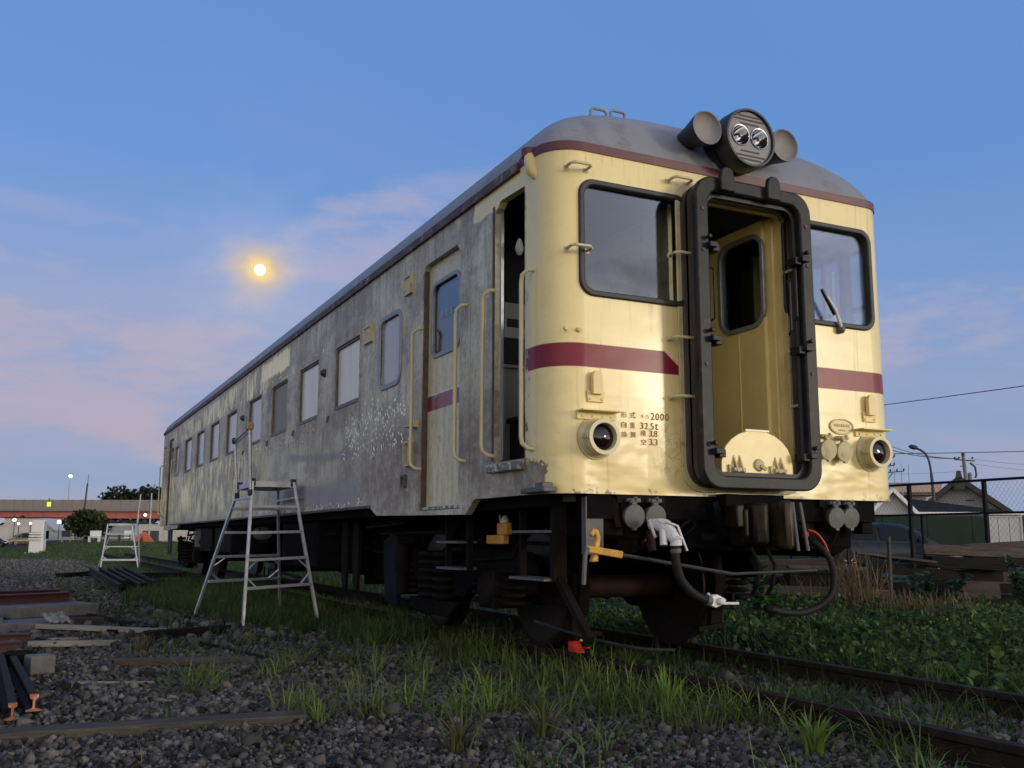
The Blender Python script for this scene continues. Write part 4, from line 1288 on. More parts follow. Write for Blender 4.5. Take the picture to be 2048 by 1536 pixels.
# engine, tanks and boxes along the middle
def ub(name, c, d, matx, bev=.02): MB().box(c, d).build(name, matx, car, bev=bev)
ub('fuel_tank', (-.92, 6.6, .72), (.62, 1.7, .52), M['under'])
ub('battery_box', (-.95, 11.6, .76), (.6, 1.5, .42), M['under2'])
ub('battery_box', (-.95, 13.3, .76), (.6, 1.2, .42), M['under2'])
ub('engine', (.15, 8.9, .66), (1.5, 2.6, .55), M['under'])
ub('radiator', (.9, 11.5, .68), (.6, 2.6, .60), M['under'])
for i, (y, z, r, l) in enumerate(((9.2, .86, .10, .55), (10.2, .55, .07, 1.1), (14.4, .72, .09, .5))):
    MB().lathe([(0, 0), (r * .8, .01), (r, .04), (r, l - .04), (r * .8, l - .01), (0, l)], (-1.05, y, z), (0, 1, 0), 16).build('air_cylinder', M['socket'] if i == 0 else M['under2'], car)
b = MB(); b.tube([(-1.0, 7.4, .30), (-1.0, 9.2, .36)], .02, 8); b.tube([(-1.0, 8.4, .20), (-1.0, 9.6, .24)], .035, 8); b.tube([(-1.0, 9.2, .38), (-1.0, 9.2, .22), (-1.0, 9.5, .22), (-1.0, 9.5, .38)], .015, 6); b.build('brake_rigging', M['under2'], car)
b = MB()
for k_ in range(6): b.lathe([(.02, -.014), (.045, 0), (.02, .014)], (-1.0, 6.9 + k_ * .09, .21), (0, 1, 0), 10)
b.tube([(-1, 6.6, .25), (-1, 7.6, .26)], .016, 6); b.build('brake_chain', M['under2'], car)
for y in (4.75, 5.15):
    b = MB(); b.prism([(y, 1.0), (y + .17, 1.0), (y + .20, .80), (y + .17, .35), (y + .12, .27), (y + .02, .27), (y - .01, .5)], (-1.08, 0, 0), (0, 1, 0), (0, 0, 1), .03); b.build('hanger_plate', M['under2'], car)
for y in (14.9, 15.25):
    MB().tube([(-1.1, y, 1.0), (-1.1, y, .62)], .055, 10).build('sand_pipe', M['socket'], car)
for y in (18.6, 18.95):
    b = MB(); b.prism([(y - .14, 1.0), (y + .14, 1.0), (y + .09, .42), (y - .09, .42)], (-1.2, 0, 0), (0, 1, 0), (0, 0, 1), .03); b.build('step_plate', M['rubber'], car)
for yy in (6.0, 10.6): MB().box((0, yy, .62), (1.2, .06, .7)).build('cross_member', M['under'], car)

# ---- coupler
b = MB(); b.box((0, .18, .88), (.20, .50, .22)); cp = b.build('coupler', M['coupler'], car, bev=.02)
b = MB(); b.box((-.03, -.10, .88), (.28, .16, .25)); b.prism([(-.17, -.17), (-.06, -.17), (-.05, -.28), (-.10, -.32), (-.17, -.28)], (0, 0, .76), (1, 0, 0), (0, 1, 0), .25)
b.build('coupler_head', M['coupler'], cp, bev=.02)
b = MB(); b.prism([(.03, -.17), (.12, -.17), (.135, -.26), (.115, -.32), (.06, -.325), (.05, -.27), (.03, -.24)], (0, 0, .73), (1, 0, 0), (0, 1, 0), .30); b.build('knuckle', M['brass'], cp, bev=.025)
b = MB(); b.tube([(.19, -.22, 1.02), (.195, -.25, .72)], .012, 8); b.build('knuckle_pin', M['socket'], cp)
b = MB(); b.box((-.25, -.20, .93), (.06, .12, .14)); b.box((-.215, -.25, .89), (.03, .05, .17)); b.build('lock_lifter', M['coupler'], cp, bev=.01)
b = MB(); b.tube([(.27, -.20, 1.02), (.285, -.24, .72)], .012, 8); b.build('coupler_lever', M['socket'], cp)
b = MB(); b.box((0, -.02, 1.035), (.46, .16, .07)); b.bar((-.28, -.02, 1.02), (-.20, -.02, .80), .07, .05); b.bar((.28, -.02, 1.02), (.20, -.02, .80), .07, .05); b.build('coupler_yoke', M['under'], cp)
for x in (-.10, .02):
    b = MB(); b.tube([(x, -.16, .74), (x + .03, -.20, .63), (x - .01, -.22, .52), (x + .0, -.16, .46)], .012, 8)
    b.build('coupler_chain', M['under2'], cp)


# ---- air hoses
def curve(pts, n=10):
    pts = [Vector(p) for p in pts]
    P_ = [pts[0]] + pts + [pts[-1]]
    out = []
    for i in range(1, len(P_) - 2):
        for k in range(n):
            t = k / n
            p0, p1, p2, p3 = P_[i - 1], P_[i], P_[i + 1], P_[i + 2]
            out.append(.5 * ((2 * p1) + (p2 - p0) * t + (2 * p0 - 5 * p1 + 4 * p2 - p3) * t * t + (3 * p1 - p0 - 3 * p2 + p3) * t ** 3))
    out.append(pts[-1])
    return out


h = MB(); h.tube(curve([(-.758, -.30, .765), (-.765, -.30, .70), (-.755, -.30, .63), (-.725, -.30, .555), (-.655, -.30, .487), (-.57, -.30, .447), (-.525, -.30, .437)]), .027, 12)
ho = h.build('air_hose', M['hose'], car)
b = MB(); b.tube([(-.795, -.12, .875), (-.79, -.20, .872), (-.778, -.26, .842), (-.760, -.30, .785), (-.758, -.30, .755)], [.036, .040, .040, .034, .036], 12)
b.lathe([(.040, -.02), (.040, .02)], (-.785, -.22, .878), (0, -.4, 1), 12); b.lathe([(.036, -.010), (.040, 0), (.036, .010)], (-.762, -.30, .79), (.1, -.25, -1), 12)
b.build('hose_cock', M['fitting'], ho)
MB().tube([(-.812, -.25, .84), (-.822, -.27, .755)], .022, 10).build('cock_outlet', M['fitting'], ho)
b = MB(); b.bar((-.80, -.27, .890), (-.745, -.30, .868), .024, .010); b.bar((-.745, -.30, .868), (-.690, -.31, .725), .014, .010); b.build('cock_handle', M['fitting'], ho)
MB().tube([(-.83, -.14, .90), (-.845, -.22, .80)], .009, 8).build('cock_link', M['fitting'], ho)
b = MB(); b.lathe([(.031, -.012), (.034, 0), (.031, .012)], (-.762, -.30, .725), (.1, 0, -1), 12); b.build('hose_clamp', M['socket'], ho)
MB().lathe([(.031, -.012), (.034, 0), (.031, .012)], (-.545, -.30, .441), (1, 0, -.2), 12).build('hose_clamp', M['socket'], ho)
b = MB(); b.prism([(-.535, .412), (-.525, .468), (-.49, .475), (-.43, .448), (-.425, .436), (-.46, .412), (-.50, .398)], (0, -.275, 0), (1, 0, 0), (0, 0, 1), .045); b.tube([(-.545, -.30, .482), (-.52, -.30, .455)], .009, 6)
b.lathe([(.020, 0), (.022, .02), (.012, .03)], (-.475, -.318, .435), (0, -1, 0), 10)
b.build('hose_coupling', M['fitting'], ho, bev=.006)
MB().bar((-.47, -.335, .425), (-.352, -.335, .422), .013, .013).build('coupling_pin', M['fitting'], ho)
h = MB(); h.tube(curve([(.36, -.15, .80), (.41, -.22, .74), (.455, -.25, .66), (.47, -.26, .56), (.44, -.26, .45), (.33, -.25, .375), (.18, -.25, .345), (.05, -.25, .355), (-.04, -.25, .375)]), .021, 12)
ho2 = h.build('air_hose', M['hose'], car)
b = MB(); b.tube([(.36, -.02, .86), (.355, -.13, .82), (.385, -.18, .77)], [.045, .045, .040], 12); b.build('hose_cock', M['under2'], ho2)
b = MB(); b.lathe([(.015, 0), (.024, .02), (.020, .04), (.0, .05)], (.335, -.16, .80), (0, -.3, 1), 12); b.tube(curve([(.34, -.19, .85), (.39, -.21, .83), (.44, -.22, .77), (.47, -.22, .71)], 5), .007, 8); b.build('cock_handle', M['red'], ho2)
b = MB(); b.box((-.055, -.25, .378), (.06, .04, .04)); b.build('hose_coupling', M['under2'], ho2, bev=.01)
# yellow angle lever, its rods
b = MB()
b.bar((-1.235, -.09, .735), (-1.015, -.13, .70), .032, .042); b.prism([(-1.20, .66), (-1.155, .66), (-1.135, .80), (-1.15, .845), (-1.185, .85), (-1.205, .82), (-1.185, .80), (-1.17, .82), (-1.165, .80), (-1.185, .70)], (0, -.06, 0), (1, 0, 0), (0, 0, 1), .035)
b.build('uncoupling_handle', M['yellow'], car, bev=.007)
b = MB(); b.tube([(-1.225, -.10, .735), (-1.245, -.11, .72), (-1.252, -.11, .69), (-1.262, -.11, .535)], .013, 8); b.build('hook_rod', M['socket'], car)
b = MB(); b.tube([(-1.02, -.13, .70), (-.30, -.22, .585)], .012, 8); b.tube([(-.30, -.22, .585), (.35, -.24, .60)], .010, 8); b.build('uncoupling_rod', M['rubber'], car)
MB().tube([(-.735, .0, .84), (-.735, -.02, .72)], .028, 10).build('drain_pipe', M['axle'], car)
for p_, q_ in (((-.95, .05, 1.03), (-.93, .02, .86)), ((-.62, .05, 1.03), (-.64, .02, .80))): MB().bar(p_, q_, .06, .03).build('pipe_bracket', M['axle'], car)
# pipes hanging near the rail
b = MB(); b.tube(curve([(-1.05, .9, .25), (-.9, .5, .18), (-.7, .2, .13), (-.5, .1, .12)], 6), .010, 6); b.build('loose_cable', M['rubber'], car)
# red scotch wedged under the wheel
ck = thing('wheel_chock', 'small red wheel chock wedged against the front wheel on the near rail', 'wheel chock', (-.575, 1.17, 0.0))
b = MB(); b.prism([(-.06, 0.003), (.07, 0.003), (.07, .075), (.03, .075)], (-.035, 0, 0), (0, 1, 0), (0, 0, 1), .07); b.build('wedge', M['red'], ck, bev=.006)
b = MB(); b.tube([(.0, -.06, .035), (.02, -.13, .045)], .006, 6); b.build('grip', M['red'], ck)
b = MB(); b.lathe([(.0, 0), (.012, .005), (.012, .016), (0, .022)], (.02, -.02, .075), (0, 0, 1), 10); b.build('knob', M['yellow'], ck)
# dark blocks added between and behind the axles to stop light passing under
def blk(name, c, d, mt='under', bev=.02): return MB().box(c, d).build(name, M[mt], car, bev=bev)
blk('bogie_filler', (0, 2.62, .62), (1.5, .62, .50)); blk('axle_filler', (.1, 3.55, .52), (.5, .6, .5)); blk('underfloor_filler', (0, 4.75, .66), (1.5, .9, .62)); blk('side_filler', (-.5, 5.45, .70), (.8, .35, .55))
blk('bogie_filler', (0, L_ - 2.62, .62), (1.5, .62, .50)); blk('rear_filler', (0, 15.0, .66), (1.5, .8, .62)); blk('middle_filler', (.35, 12.3, .66), (1.2, 3.8, .6)); blk('floor_filler', (.3, 7.0, .64), (1.3, 2.0, .6))
random.seed(5)
for k in range(34):                                                 # conduits, pipes and brackets slung under the floor
    y0 = random.uniform(.4, 16.5); ln = random.uniform(.5, 2.2); x0 = random.choice((-1.15, -1.05, -.95, -.85)); z0 = random.uniform(.62, .98)
    p_ = [(x0, y0, z0 + .1), (x0, y0 + .08, z0), (x0, y0 + ln, z0 + random.uniform(-.06, .04)), (x0 + .05, y0 + ln + .1, z0 + .12)]
    MB().tube(p_, random.choice((.010, .014, .020)), 6).build('pipe', M['under2'], car)
for k in range(10):
    x0 = random.uniform(-1.0, 1.0); z0 = random.uniform(.78, .97)
    MB().tube([(x0, .10, 1.0), (x0, .04, z0 + .06), (x0 + random.uniform(-.1, .1), .06, z0), (x0 + random.uniform(-.3, .3), .3, z0 - .08)], random.choice((.008, .012, .016)), 6).build('pipe', M['under2'], car)
for x0, w_, h_ in ((-.95, .14, .16), (-.56, .10, .12), (.42, .16, .20), (.60, .08, .24), (1.12, .10, .14)):
    MB().box((x0, .12, .97 - h_ / 2), (w_, .10, h_)).build('bracket', M['under2'], car, bev=.008)
for sx in (-1, 1):
    for ya in (1.6, 3.6):                                           # brake shoes, hangers and rigging round each wheel
        for dy in (-.52, .52):
            MB().prism([(-.07, -.22), (.02, -.20), (.05, 0), (.02, .20), (-.07, .22)], (sx * .585 - .04, ya + dy, .47), (0, 1 if dy > 0 else -1, 0), (0, 0, 1), .08 if dy > 0 else -.08).build('brake_shoe', M['under'], car)
            MB().bar((sx * .60, ya + dy * 1.05, .45), (sx * .60, ya + dy * .95, .88), .04, .05, (0, 1, 0)).build('brake_hanger', M['under2'], car)
    MB().bar((sx * .72, 1.05, .36), (sx * .72, 4.1, .36), .03, .05).build('brake_rod', M['under2'], car)

# ================================================================== GROUND
def nz2(x, y):
    return (np.sin(x * 1.7 + 1.3 * np.sin(y * .9)) * np.sin(y * 1.3 + .7 * np.sin(x * 1.1)) * .5
            + np.sin(x * 4.1 + y * 2.3) * np.sin(y * 3.7 - x * 1.9) * .3 + np.sin(x * 9.3 - y * 6.1) * np.sin(y * 8.2 + x * 3.3) * .2)


def gz(x, y):
    x = np.asarray(x, float); y = np.asarray(y, float)
    z = -.165 + .022 * nz2(x, y)
    near_track = np.clip(1.25 - np.abs(x), 0, .35) / .35
    z = z * (1 - near_track) + near_track * (-.135 + .008 * nz2(x * 3, y * 3))
    far = np.clip((y - 12) / 30, 0, 1)
    z = z * (1 - far) + far * (-.20 + .03 * nz2(x * .2, y * .2))
    rise = np.clip((y - 45) / 36, 0, 1) * np.clip((x + 3.6) / 2.2, 0, 1) * .62          # the lawn climbs towards the houses
    z = z + np.maximum(rise, np.clip((y - 121) / 6, 0, 1) * .70)
    return z


def ground():
    def axis(lo, hi, st, far):
        c = list(np.arange(lo, hi + 1e-6, st)); d = st
        a, b_ = [], []
        p = hi
        while p < far: d *= 1.25; p += d; b_.append(p)
        p, d = lo, st
        while p > -far: d *= 1.25; p -= d; a.append(p)
        return np.array(a[::-1] + c + b_)
    xs, ys = axis(-6, 8, .12, 4000), axis(-3, 13, .12, 4000)
    X, Y = np.meshgrid(xs, ys)
    Z = gz(X, Y)
    co = np.stack([X, Y, Z], -1).reshape(-1, 3)
    nx, ny = len(xs), len(ys)
    i = np.arange(nx - 1); j = np.arange(ny - 1)
    I, J = np.meshgrid(i, j)
    a = (J * nx + I).ravel()
    q = np.stack([a, a + 1, a + nx + 1, a + nx], -1).ravel()
    t = NT('ground_soil')
    P = t.obj(); sp = t.n('ShaderNodeSeparateXYZ'); t.link(P, sp.inputs[0]); Xs, Ys = sp.outputs[0], sp.outputs[1]
    n1 = t.noise(P, .9, 6, .6); n2 = t.noise(P, 14, 8, .7); n3 = t.noise(P, .12, 4, .5)
    soil = t.mix(t.step(n2, .35, .65), (.060, .054, .044), (.105, .096, .080))
    soil = t.mix(t.math('MULTIPLY', t.step(n1, .45, .65), .6), soil, (.026, .027, .019))
    lawn = t.mix(t.step(n2, .3, .7), (.055, .075, .022), (.085, .105, .032))
    lawn = t.mix(t.step(n1, .4, .7), lawn, (.10, .115, .045))
    path = t.mix(t.step(n2, .3, .7), (.070, .063, .050), (.125, .112, .09))
    d = t.math('ADD', Xs, t.math('MULTIPLY', t.math('SUBTRACT', n1, .5), 3.0))
    far = t.step(t.math('ADD', Ys, t.math('MULTIPLY', t.math('SUBTRACT', n1, .5), 6)), 17, 24)
    inpath = t.math('MULTIPLY', t.step(d, -1.9, -2.9), t.step(Ys, 52, 47))
    c = t.mix(far, soil, t.mix(inpath, lawn, path))
    road = t.math('MULTIPLY', t.step(Ys, 92, 96), t.step(Ys, 126, 122))
    c = t.mix(t.math('MULTIPLY', road, t.step(Xs, 2, 0)), c, (.06, .06, .062))
    t.link(c, t.b.inputs['Base Color'])
    t.b.inputs['Roughness'].default_value = .95
    t.b.inputs['Specular IOR Level'].default_value = .05
    t.bump(n2, .6, .02)
    o = bulk('ground', co, q, np.full(len(a), 4), t.mat, None)
    o.data.polygons.foreach_set('use_smooth', [True] * len(o.data.polygons))
    tag(o, kind='structure')


ground()

ICO_V = None
def ico():
    bm = bmesh.new(); bmesh.ops.create_icosphere(bm, subdivisions=1, radius=1)
    v = np.array([x.co[:] for x in bm.verts]); f = np.array([[q.index for q in p.verts] for p in bm.faces]); bm.free()
    return v, f


def rot_rand(n):
    q = RNG.normal(size=(n, 4)); q /= np.linalg.norm(q, axis=1, keepdims=True)
    w_, x, y, z = q.T
    return np.stack([1 - 2 * (y * y + z * z), 2 * (x * y - z * w_), 2 * (x * z + y * w_), 2 * (x * y + z * w_), 1 - 2 * (x * x + z * z), 2 * (y * z - x * w_),
                     2 * (x * z - y * w_), 2 * (y * z + x * w_), 1 - 2 * (x * x + y * y)], -1).reshape(n, 3, 3)


def stones(name, label, x, y, size, matx, sub=.35):
    v, f = ico(); n = len(x)
    sc = size[:, None] * RNG.uniform(.55, 1.25, (n, 3)); sc[:, 2] *= .75
    jit = RNG.uniform(.62, 1.30, (n, len(v), 1))
    P = v[None] * jit * sc[:, None, :]
    Rm = rot_rand(n)
    P = np.einsum('nij,nvj->nvi', Rm, P)
    z = gz(x, y) + size * sub
    P += np.stack([x, y, z], -1)[:, None, :]
    F = (f[None] + (np.arange(n) * len(v))[:, None, None]).reshape(-1)
    o = bulk(name, P.reshape(-1, 3), F, np.full(n * len(f), 3), matx)
    return tag(o, label, 'gravel')


M['gravel'] = mat('ballast_stone', (.056, .052, .045), (.108, .101, .088), 3, .95, island=.8, bump=.4, c3=(.14, .13, .112), spec=.1)
M['grit'] = mat('stone_grit', (.075, .069, .059), (.13, .12, .105), 6, .9, island=.7)
M['gravelpale'] = mat('pale_pebble', (.17, .17, .165), (.11, .108, .10), 5, .8, island=.4)
# dense near the camera, thinner further off
def scatter(n, x0, x1, y0, y1, dens=None):
    x = RNG.uniform(x0, x1, n); y = RNG.uniform(y0, y1, n)
    if dens is not None:
        k = RNG.uniform(0, 1, n) < dens(x, y)
        x, y = x[k], y[k]
    return x, y


CAMXY = np.array([-4.1065, -4.9957])
def infront(x, y, margin=1.0):
    """keep what lies in the wedge the photograph looks into (plus a margin)"""
    dx, dy = x - CAMXY[0], y - CAMXY[1]
    dep = dx * .434 + dy * .887
    lat = dx * .898 - dy * .44
    return (dep > 3.0) & (np.abs(lat) < dep * .56 + margin)


def gravel_density(x, y):
    d = np.ones_like(x)
    d *= np.where(np.abs(x) < .75, .55, 1)
    d *= np.where(x > 1.1, .12, 1)
    d *= infront(x, y)
    patch = nz2(x * .9 + 3, y * .9)
    return d * np.clip(.8 + .5 * patch, .25, 1)


x, y = scatter(95000, -5.5, 2.2, -3.2, 4.2, gravel_density)
stones('gravel', 'loose dark ballast stones over the foreground', x, y, RNG.gamma(2.6, .0040, len(x)) + .006, M['gravel'])
x, y = scatter(24000, -5.5, 0.2, 4.2, 14, lambda x, y: gravel_density(x, y) * np.clip(1.2 - (y - 4) * .07, .2, 1))
stones('gravel', 'dark ballast stones further back beside the train', x, y, RNG.gamma(3, .0062, len(x)) + .010, M['gravel'])
x, y = scatter(1100, -5.0, .8, -2.6, 6.5, lambda x, y: infront(x, y) * .5)
stones('pale_pebbles', 'scattered pale pebbles among the dark ballast', x, y, RNG.gamma(3, .0026, len(x)) + .006, M['gravelpale'], .5)


x, y = scatter(26000, -5.2, .6, -3.0, 5.0, lambda x, y: infront(x, y) * .8)
stones('grit', 'fine grit and small stone chips between the ballast', x, y, RNG.gamma(3, .0022, len(x)) + .004, M['grit'], .9)
# ------------------------------------------------------------------ grass
def blades(x, y, z, h, wid, lean, matx, name, label, seg=3, cat='grass', azc=None):
    n = len(x)
    az = RNG.uniform(0, 2 * math.pi, n) if azc is None else azc
    fa = az + math.pi / 2 + RNG.normal(0, .35, n)
    ts = np.linspace(0, 1, seg + 1)
    dirx, diry = np.cos(az), np.sin(az)
    P = []
    for k, t in enumerate(ts):
        bend = lean * t ** 1.8
        cx = x + dirx * h * bend; cy = y + diry * h * bend
        cz = z + h * (t - .38 * np.clip(bend, 0, 2.2) * t)
        if k < seg:
            hw = wid * (1 - .75 * t ** 1.5) / 2
            P.append(np.stack([cx - np.cos(fa) * hw, cy - np.sin(fa) * hw, cz], -1))
            P.append(np.stack([cx + np.cos(fa) * hw, cy + np.sin(fa) * hw, cz], -1))
        else:
            P.append(np.stack([cx, cy, cz], -1))
    P = np.stack(P, 1)
    nv = P.shape[1]
    base = (np.arange(n) * nv)[:, None]
    f = []
    for k in range(seg - 1): f.append(np.array([2 * k, 2 * k + 1, 2 * k + 3, 2 * k + 2]))
    fl = np.concatenate(f + [np.array([2 * seg - 2, 2 * seg - 1, 2 * seg])])
    F = (base + fl[None]).reshape(-1)
    sizes = np.tile(np.array([4] * (seg - 1) + [3]), n)
    o = bulk(name, P.reshape(-1, 3), F, sizes, matx)
    return tag(o, label, cat)


M['grass'] = leafy('grass_blades', (.045, .085, .018), (.075, .115, .028), .8, .4)
M['grassfore'] = leafy('foreground_grass', (.095, .145, .032), (.130, .165, .048), 1.2, .45)
M['grassdark'] = leafy('dark_grass_blades', (.026, .062, .016), (.042, .085, .020), .8, .4)  # grass of a darker green
M['grasspale'] = leafy('pale_dry_grass', (.13, .13, .055), (.09, .10, .035), 1.0, .4)
M['grassbright'] = leafy('fresh_bright_grass', (.12, .20, .028), (.15, .23, .042), 2.0, .3)
M['straw'] = leafy('brown_straw', (.20, .145, .065), (.13, .09, .042), 2.0, .4)
M['leaf'] = leafy('weed_leaves', (.030, .072, .019), (.058, .115, .030), .9, .55, .75)
M['leafpale'] = leafy('pale_weed_leaves', (.065, .120, .028), (.095, .145, .042), 1.3, .5, .75)
M['leafblue'] = leafy('blue_green_weed_leaves', (.022, .052, .030), (.040, .078, .042), .9, .45, .5)


def clumps(cx, cy, per, spread, hmin, hmax, wid, lean, matx, name, label, seg=3):
    n = len(cx)
    k = np.maximum(3, (per * RNG.uniform(.5, 1.4, n)).astype(int))
    X = np.repeat(cx, k) + RNG.normal(0, 1, k.sum()) * np.repeat(spread * RNG.uniform(.6, 1.4, n), k)
    Y = np.repeat(cy, k) + RNG.normal(0, 1, k.sum()) * np.repeat(spread * RNG.uniform(.6, 1.4, n), k)
    H = np.repeat(RNG.uniform(hmin, hmax, n), k) * RNG.uniform(.45, 1.15, k.sum())
    L_n = np.abs(RNG.normal(lean, lean * .5, k.sum()))
    az = np.arctan2(Y - np.repeat(cy, k), X - np.repeat(cx, k)) + RNG.normal(0, .6, k.sum())
    return blades(X, Y, gz(X, Y) - .01, H, wid * RNG.uniform(.6, 1.3, k.sum()), L_n, matx, name, label, seg, azc=az)


# belt of green grass along the train, thinner towards the gravel
def belt(x, y):
    edge = -1.35 - 1.2 * np.clip((y - 4.2) / 5, 0, 1) - .45 * nz2(x, y)
    d = np.where(x > edge, 1.0, .05) * np.where(y > 3.2 + .5 * nz2(y, x), 1, .10)
    return d * (x < -.35) * infront(x, y)


x, y = scatter(9000, -3.6, -.2, 2.6, 16, belt)
clumps(x, y, 10, .05, .10, .26, .009, .6, M['grass'], 'grass', 'green grass growing beside the train and stepladder')
x, y = scatter(1500, -.6, .55, -1.6, 9, lambda x, y: infront(x, y) * np.clip(.5 + .7 * nz2(x * 1.3, y), .05, 1))
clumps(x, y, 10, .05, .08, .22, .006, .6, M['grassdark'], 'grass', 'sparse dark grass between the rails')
# tufts over the foreground
def fore(x, y):
    u = x + .55 * y                                   # band that runs from the camera's right to the buffers
    d = np.clip(.9 - np.abs(u + 1.35) * .55, 0, 1) * np.clip(.05 + 2.2 * nz2(x * 2.1 + 2, y * 2.1), .01, 1)
    return d * (y < 3.1) * (x < .5) * infront(x, y)


x, y = scatter(1900, -3.2, .5, -2.4, 3.2, fore)
clumps(x, y, 17, .05, .10, .30, .0085, .85, M['grassfore'], 'grass', 'green grass tufts growing through the foreground ballast', 4)
x, y = scatter(1000, -3.0, .5, -2.2, 3.0, fore)
clumps(x, y, 8, .05, .08, .20, .005, .9, M['grasspale'], 'grass', 'pale half-dry grass among the foreground tufts', 4)
x, y = scatter(260, -3.6, -1.0, -2.2, 3.2, lambda x, y: infront(x, y) * np.clip(.2 + .8 * nz2(x * 1.1 + 5, y), 0, 1))
clumps(x, y, 6, .03, .06, .17, .008, .9, M['grass'], 'grass', 'small weeds scattered over the ballast', 4)
x, y = scatter(420, -1.15, -.62, -.9, 4.5, lambda x, y: infront(x, y) * np.clip(.5 + nz2(x * 2, y * 1.2), .15, 1))
clumps(x, y, 14, .05, .14, .30, .0085, .8, M['grassfore'], 'grass', 'grass crowding against the near rail', 4)
x, y = scatter(330, -2.2, -.6, -2.2, 2.0, lambda x, y: infront(x, y) * np.clip(-.2 + 1.5 * nz2(x * 1.6 + 7, y * 1.6 + 1), 0, 1))
clumps(x, y, 20, .05, .12, .32, .010, .8, M['grassbright'], 'grass', 'fresh bright clumps in the middle foreground', 4)
x, y = scatter(700, -4.8, .4, -2.6, 5, lambda x, y: infront(x, y) * .5)
clumps(x, y, 3, .05, .05, .16, .005, 1.6, M['straw'], 'grass', 'dead straw bits lying over the ballast', 3)
# lawn behind
x, y = scatter(16000, -7, -1.9, 13, 45, lambda x, y: infront(x, y, 2) * np.clip(1.1 - (y - 13) * .02, .3, 1))
stones('gravel', 'pale gravel of the path leading to the white stand', x, y, RNG.gamma(3, .0055, len(x)) + .012, M['grit'], .2)
def lawn(x, y): return infront(x, y, 4) * np.where((x < -2.2 + .8 * nz2(x, y * .3)) & (y < 50), .10, 1)
x, y = scatter(9000, -9, 10, 14, 34, lawn)
clumps(x, y, 5, .10, .08, .17, .016, .5, M['grass'], 'grass', 'lawn grass behind the far stepladder', 2)
x, y = scatter(9000, -16, 26, 34, 90, lawn)
clumps(x, y, 4, .25, .12, .24, .05, .5, M['grass'], 'grass', 'distant lawn towards the road', 2)

x, y = scatter(7000, 1.0, 13, 4.5, 34, lambda x, y: infront(x, y, 2))
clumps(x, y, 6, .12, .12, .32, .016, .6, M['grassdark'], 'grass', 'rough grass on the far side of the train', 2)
# distinct tufts
def tuft(name_label, px, py, n, h, wd, matx, lean=.5):
    az = RNG.uniform(0, 2 * math.pi, n); r_ = np.abs(RNG.normal(0, .035, n))
    X, Y = px + r_ * np.cos(az), py + r_ * np.sin(az)
    H = h * RNG.uniform(.5, 1.05, n)
    o = blades(X, Y, gz(X, Y) - .01, H, wd * RNG.uniform(.7, 1.3, n), np.abs(RNG.normal(lean, .25, n)), matx, 'grass_tuft', name_label, 5, 'grass tuft', azc=az + RNG.normal(0, .4, n))
    o['kind'] = 'thing'
    return o


tuft('bright tall grass tuft in the gravel left of the bare rail', -.97, -.50, 70, .30, .012, M['grassbright'], .35)
tuft('bright broad-bladed grass tuft at the bottom edge below the near rail', -.93, -1.55, 60, .21, .014, M['grassbright'], .5)
tuft('olive grass tuft at the bottom centre of the gravel', -1.78, -.60, 80, .24, .009, M['grasspale'], .55)
tuft('wide olive grass tuft left of the bottom centre tuft', -2.28, -.72, 80, .24, .009, M['grasspale'], .6)
tuft('yellow green tuft at the right end of the foreground sleeper', -2.68, .22, 34, .16, .008, M['grassbright'], .45)
tuft('dry orange straw tuft among the planks on the left', -3.20, 3.95, 40, .22, .010, M['straw'], .55)
tuft('green grass tuft before the front wheel', -.30, .95, 70, .26, .009, M['grass'], .6)
tuft('pale green tuft left of the front bogie', -1.05, 2.35, 60, .26, .008, M['grasspale'], .6)


# ------------------------------------------------------------------ leafy weeds on the right
def leaves(x, y, z, s, matx, name, label, tilt=.6, cat='weeds'):
    n = len(x)
    az = RNG.uniform(0, 2 * math.pi, n); ti = RNG.normal(.35, tilt, n); ro = RNG.normal(0, .5, n)
    base = np.array([[0, 0, 0], [.32, .42, .07], [.62, .36, .05], [1.0, 0, -.10], [.62, -.36, .05], [.32, -.42, .07]])
    P = base[None] * s[:, None, None]
    ca, sa = np.cos(ro), np.sin(ro)
    yy = P[..., 1] * ca[:, None] - P[..., 2] * sa[:, None]; zz = P[..., 1] * sa[:, None] + P[..., 2] * ca[:, None]
    xx = P[..., 0]
    ct, st = np.cos(ti), np.sin(ti)
    x2 = xx * ct[:, None] - zz * st[:, None]; z2 = xx * st[:, None] + zz * ct[:, None]
    cz, sz = np.cos(az), np.sin(az)
    x3 = x2 * cz[:, None] - yy * sz[:, None]; y3 = x2 * sz[:, None] + yy * cz[:, None]
    P = np.stack([x3 + x[:, None], y3 + y[:, None], z2 + z[:, None]], -1)
    fl = np.array([0, 1, 2, 3, 0, 3, 4, 5])
    F = ((np.arange(n) * 6)[:, None] + fl[None]).reshape(-1)
    o = bulk(name, P.reshape(-1, 3), F, np.full(2 * n, 4), matx)
    return tag(o, label, cat)


def forb(x, y): return infront(x, y) * np.clip(.1 + 1.3 * nz2(x * 1.5 + 9, y * 1.5 + 3), 0, 1) * np.where(x + .55 * y > -2.7, 1, .03)
x, y = scatter(5200, -4.2, .5, -2.4, 4.5, forb)
n = len(x)
leaves(x, y, gz(x, y) + .02 + .09 * RNG.uniform(0, 1, n) ** 1.5, np.minimum(RNG.gamma(3, .006, n) + .006, .035), M['leaf'], 'ground_cover', 'small broad-leaved weeds among the foreground grass', .8)


def weed_h(x, y):
    return np.clip(.12 + .035 * np.clip(x - 1.0, 0, 3) + .10 * nz2(x * 1.2, y * 1.2 + 2), .04, .30) * np.clip((x - .75) / .5, .25, 1)


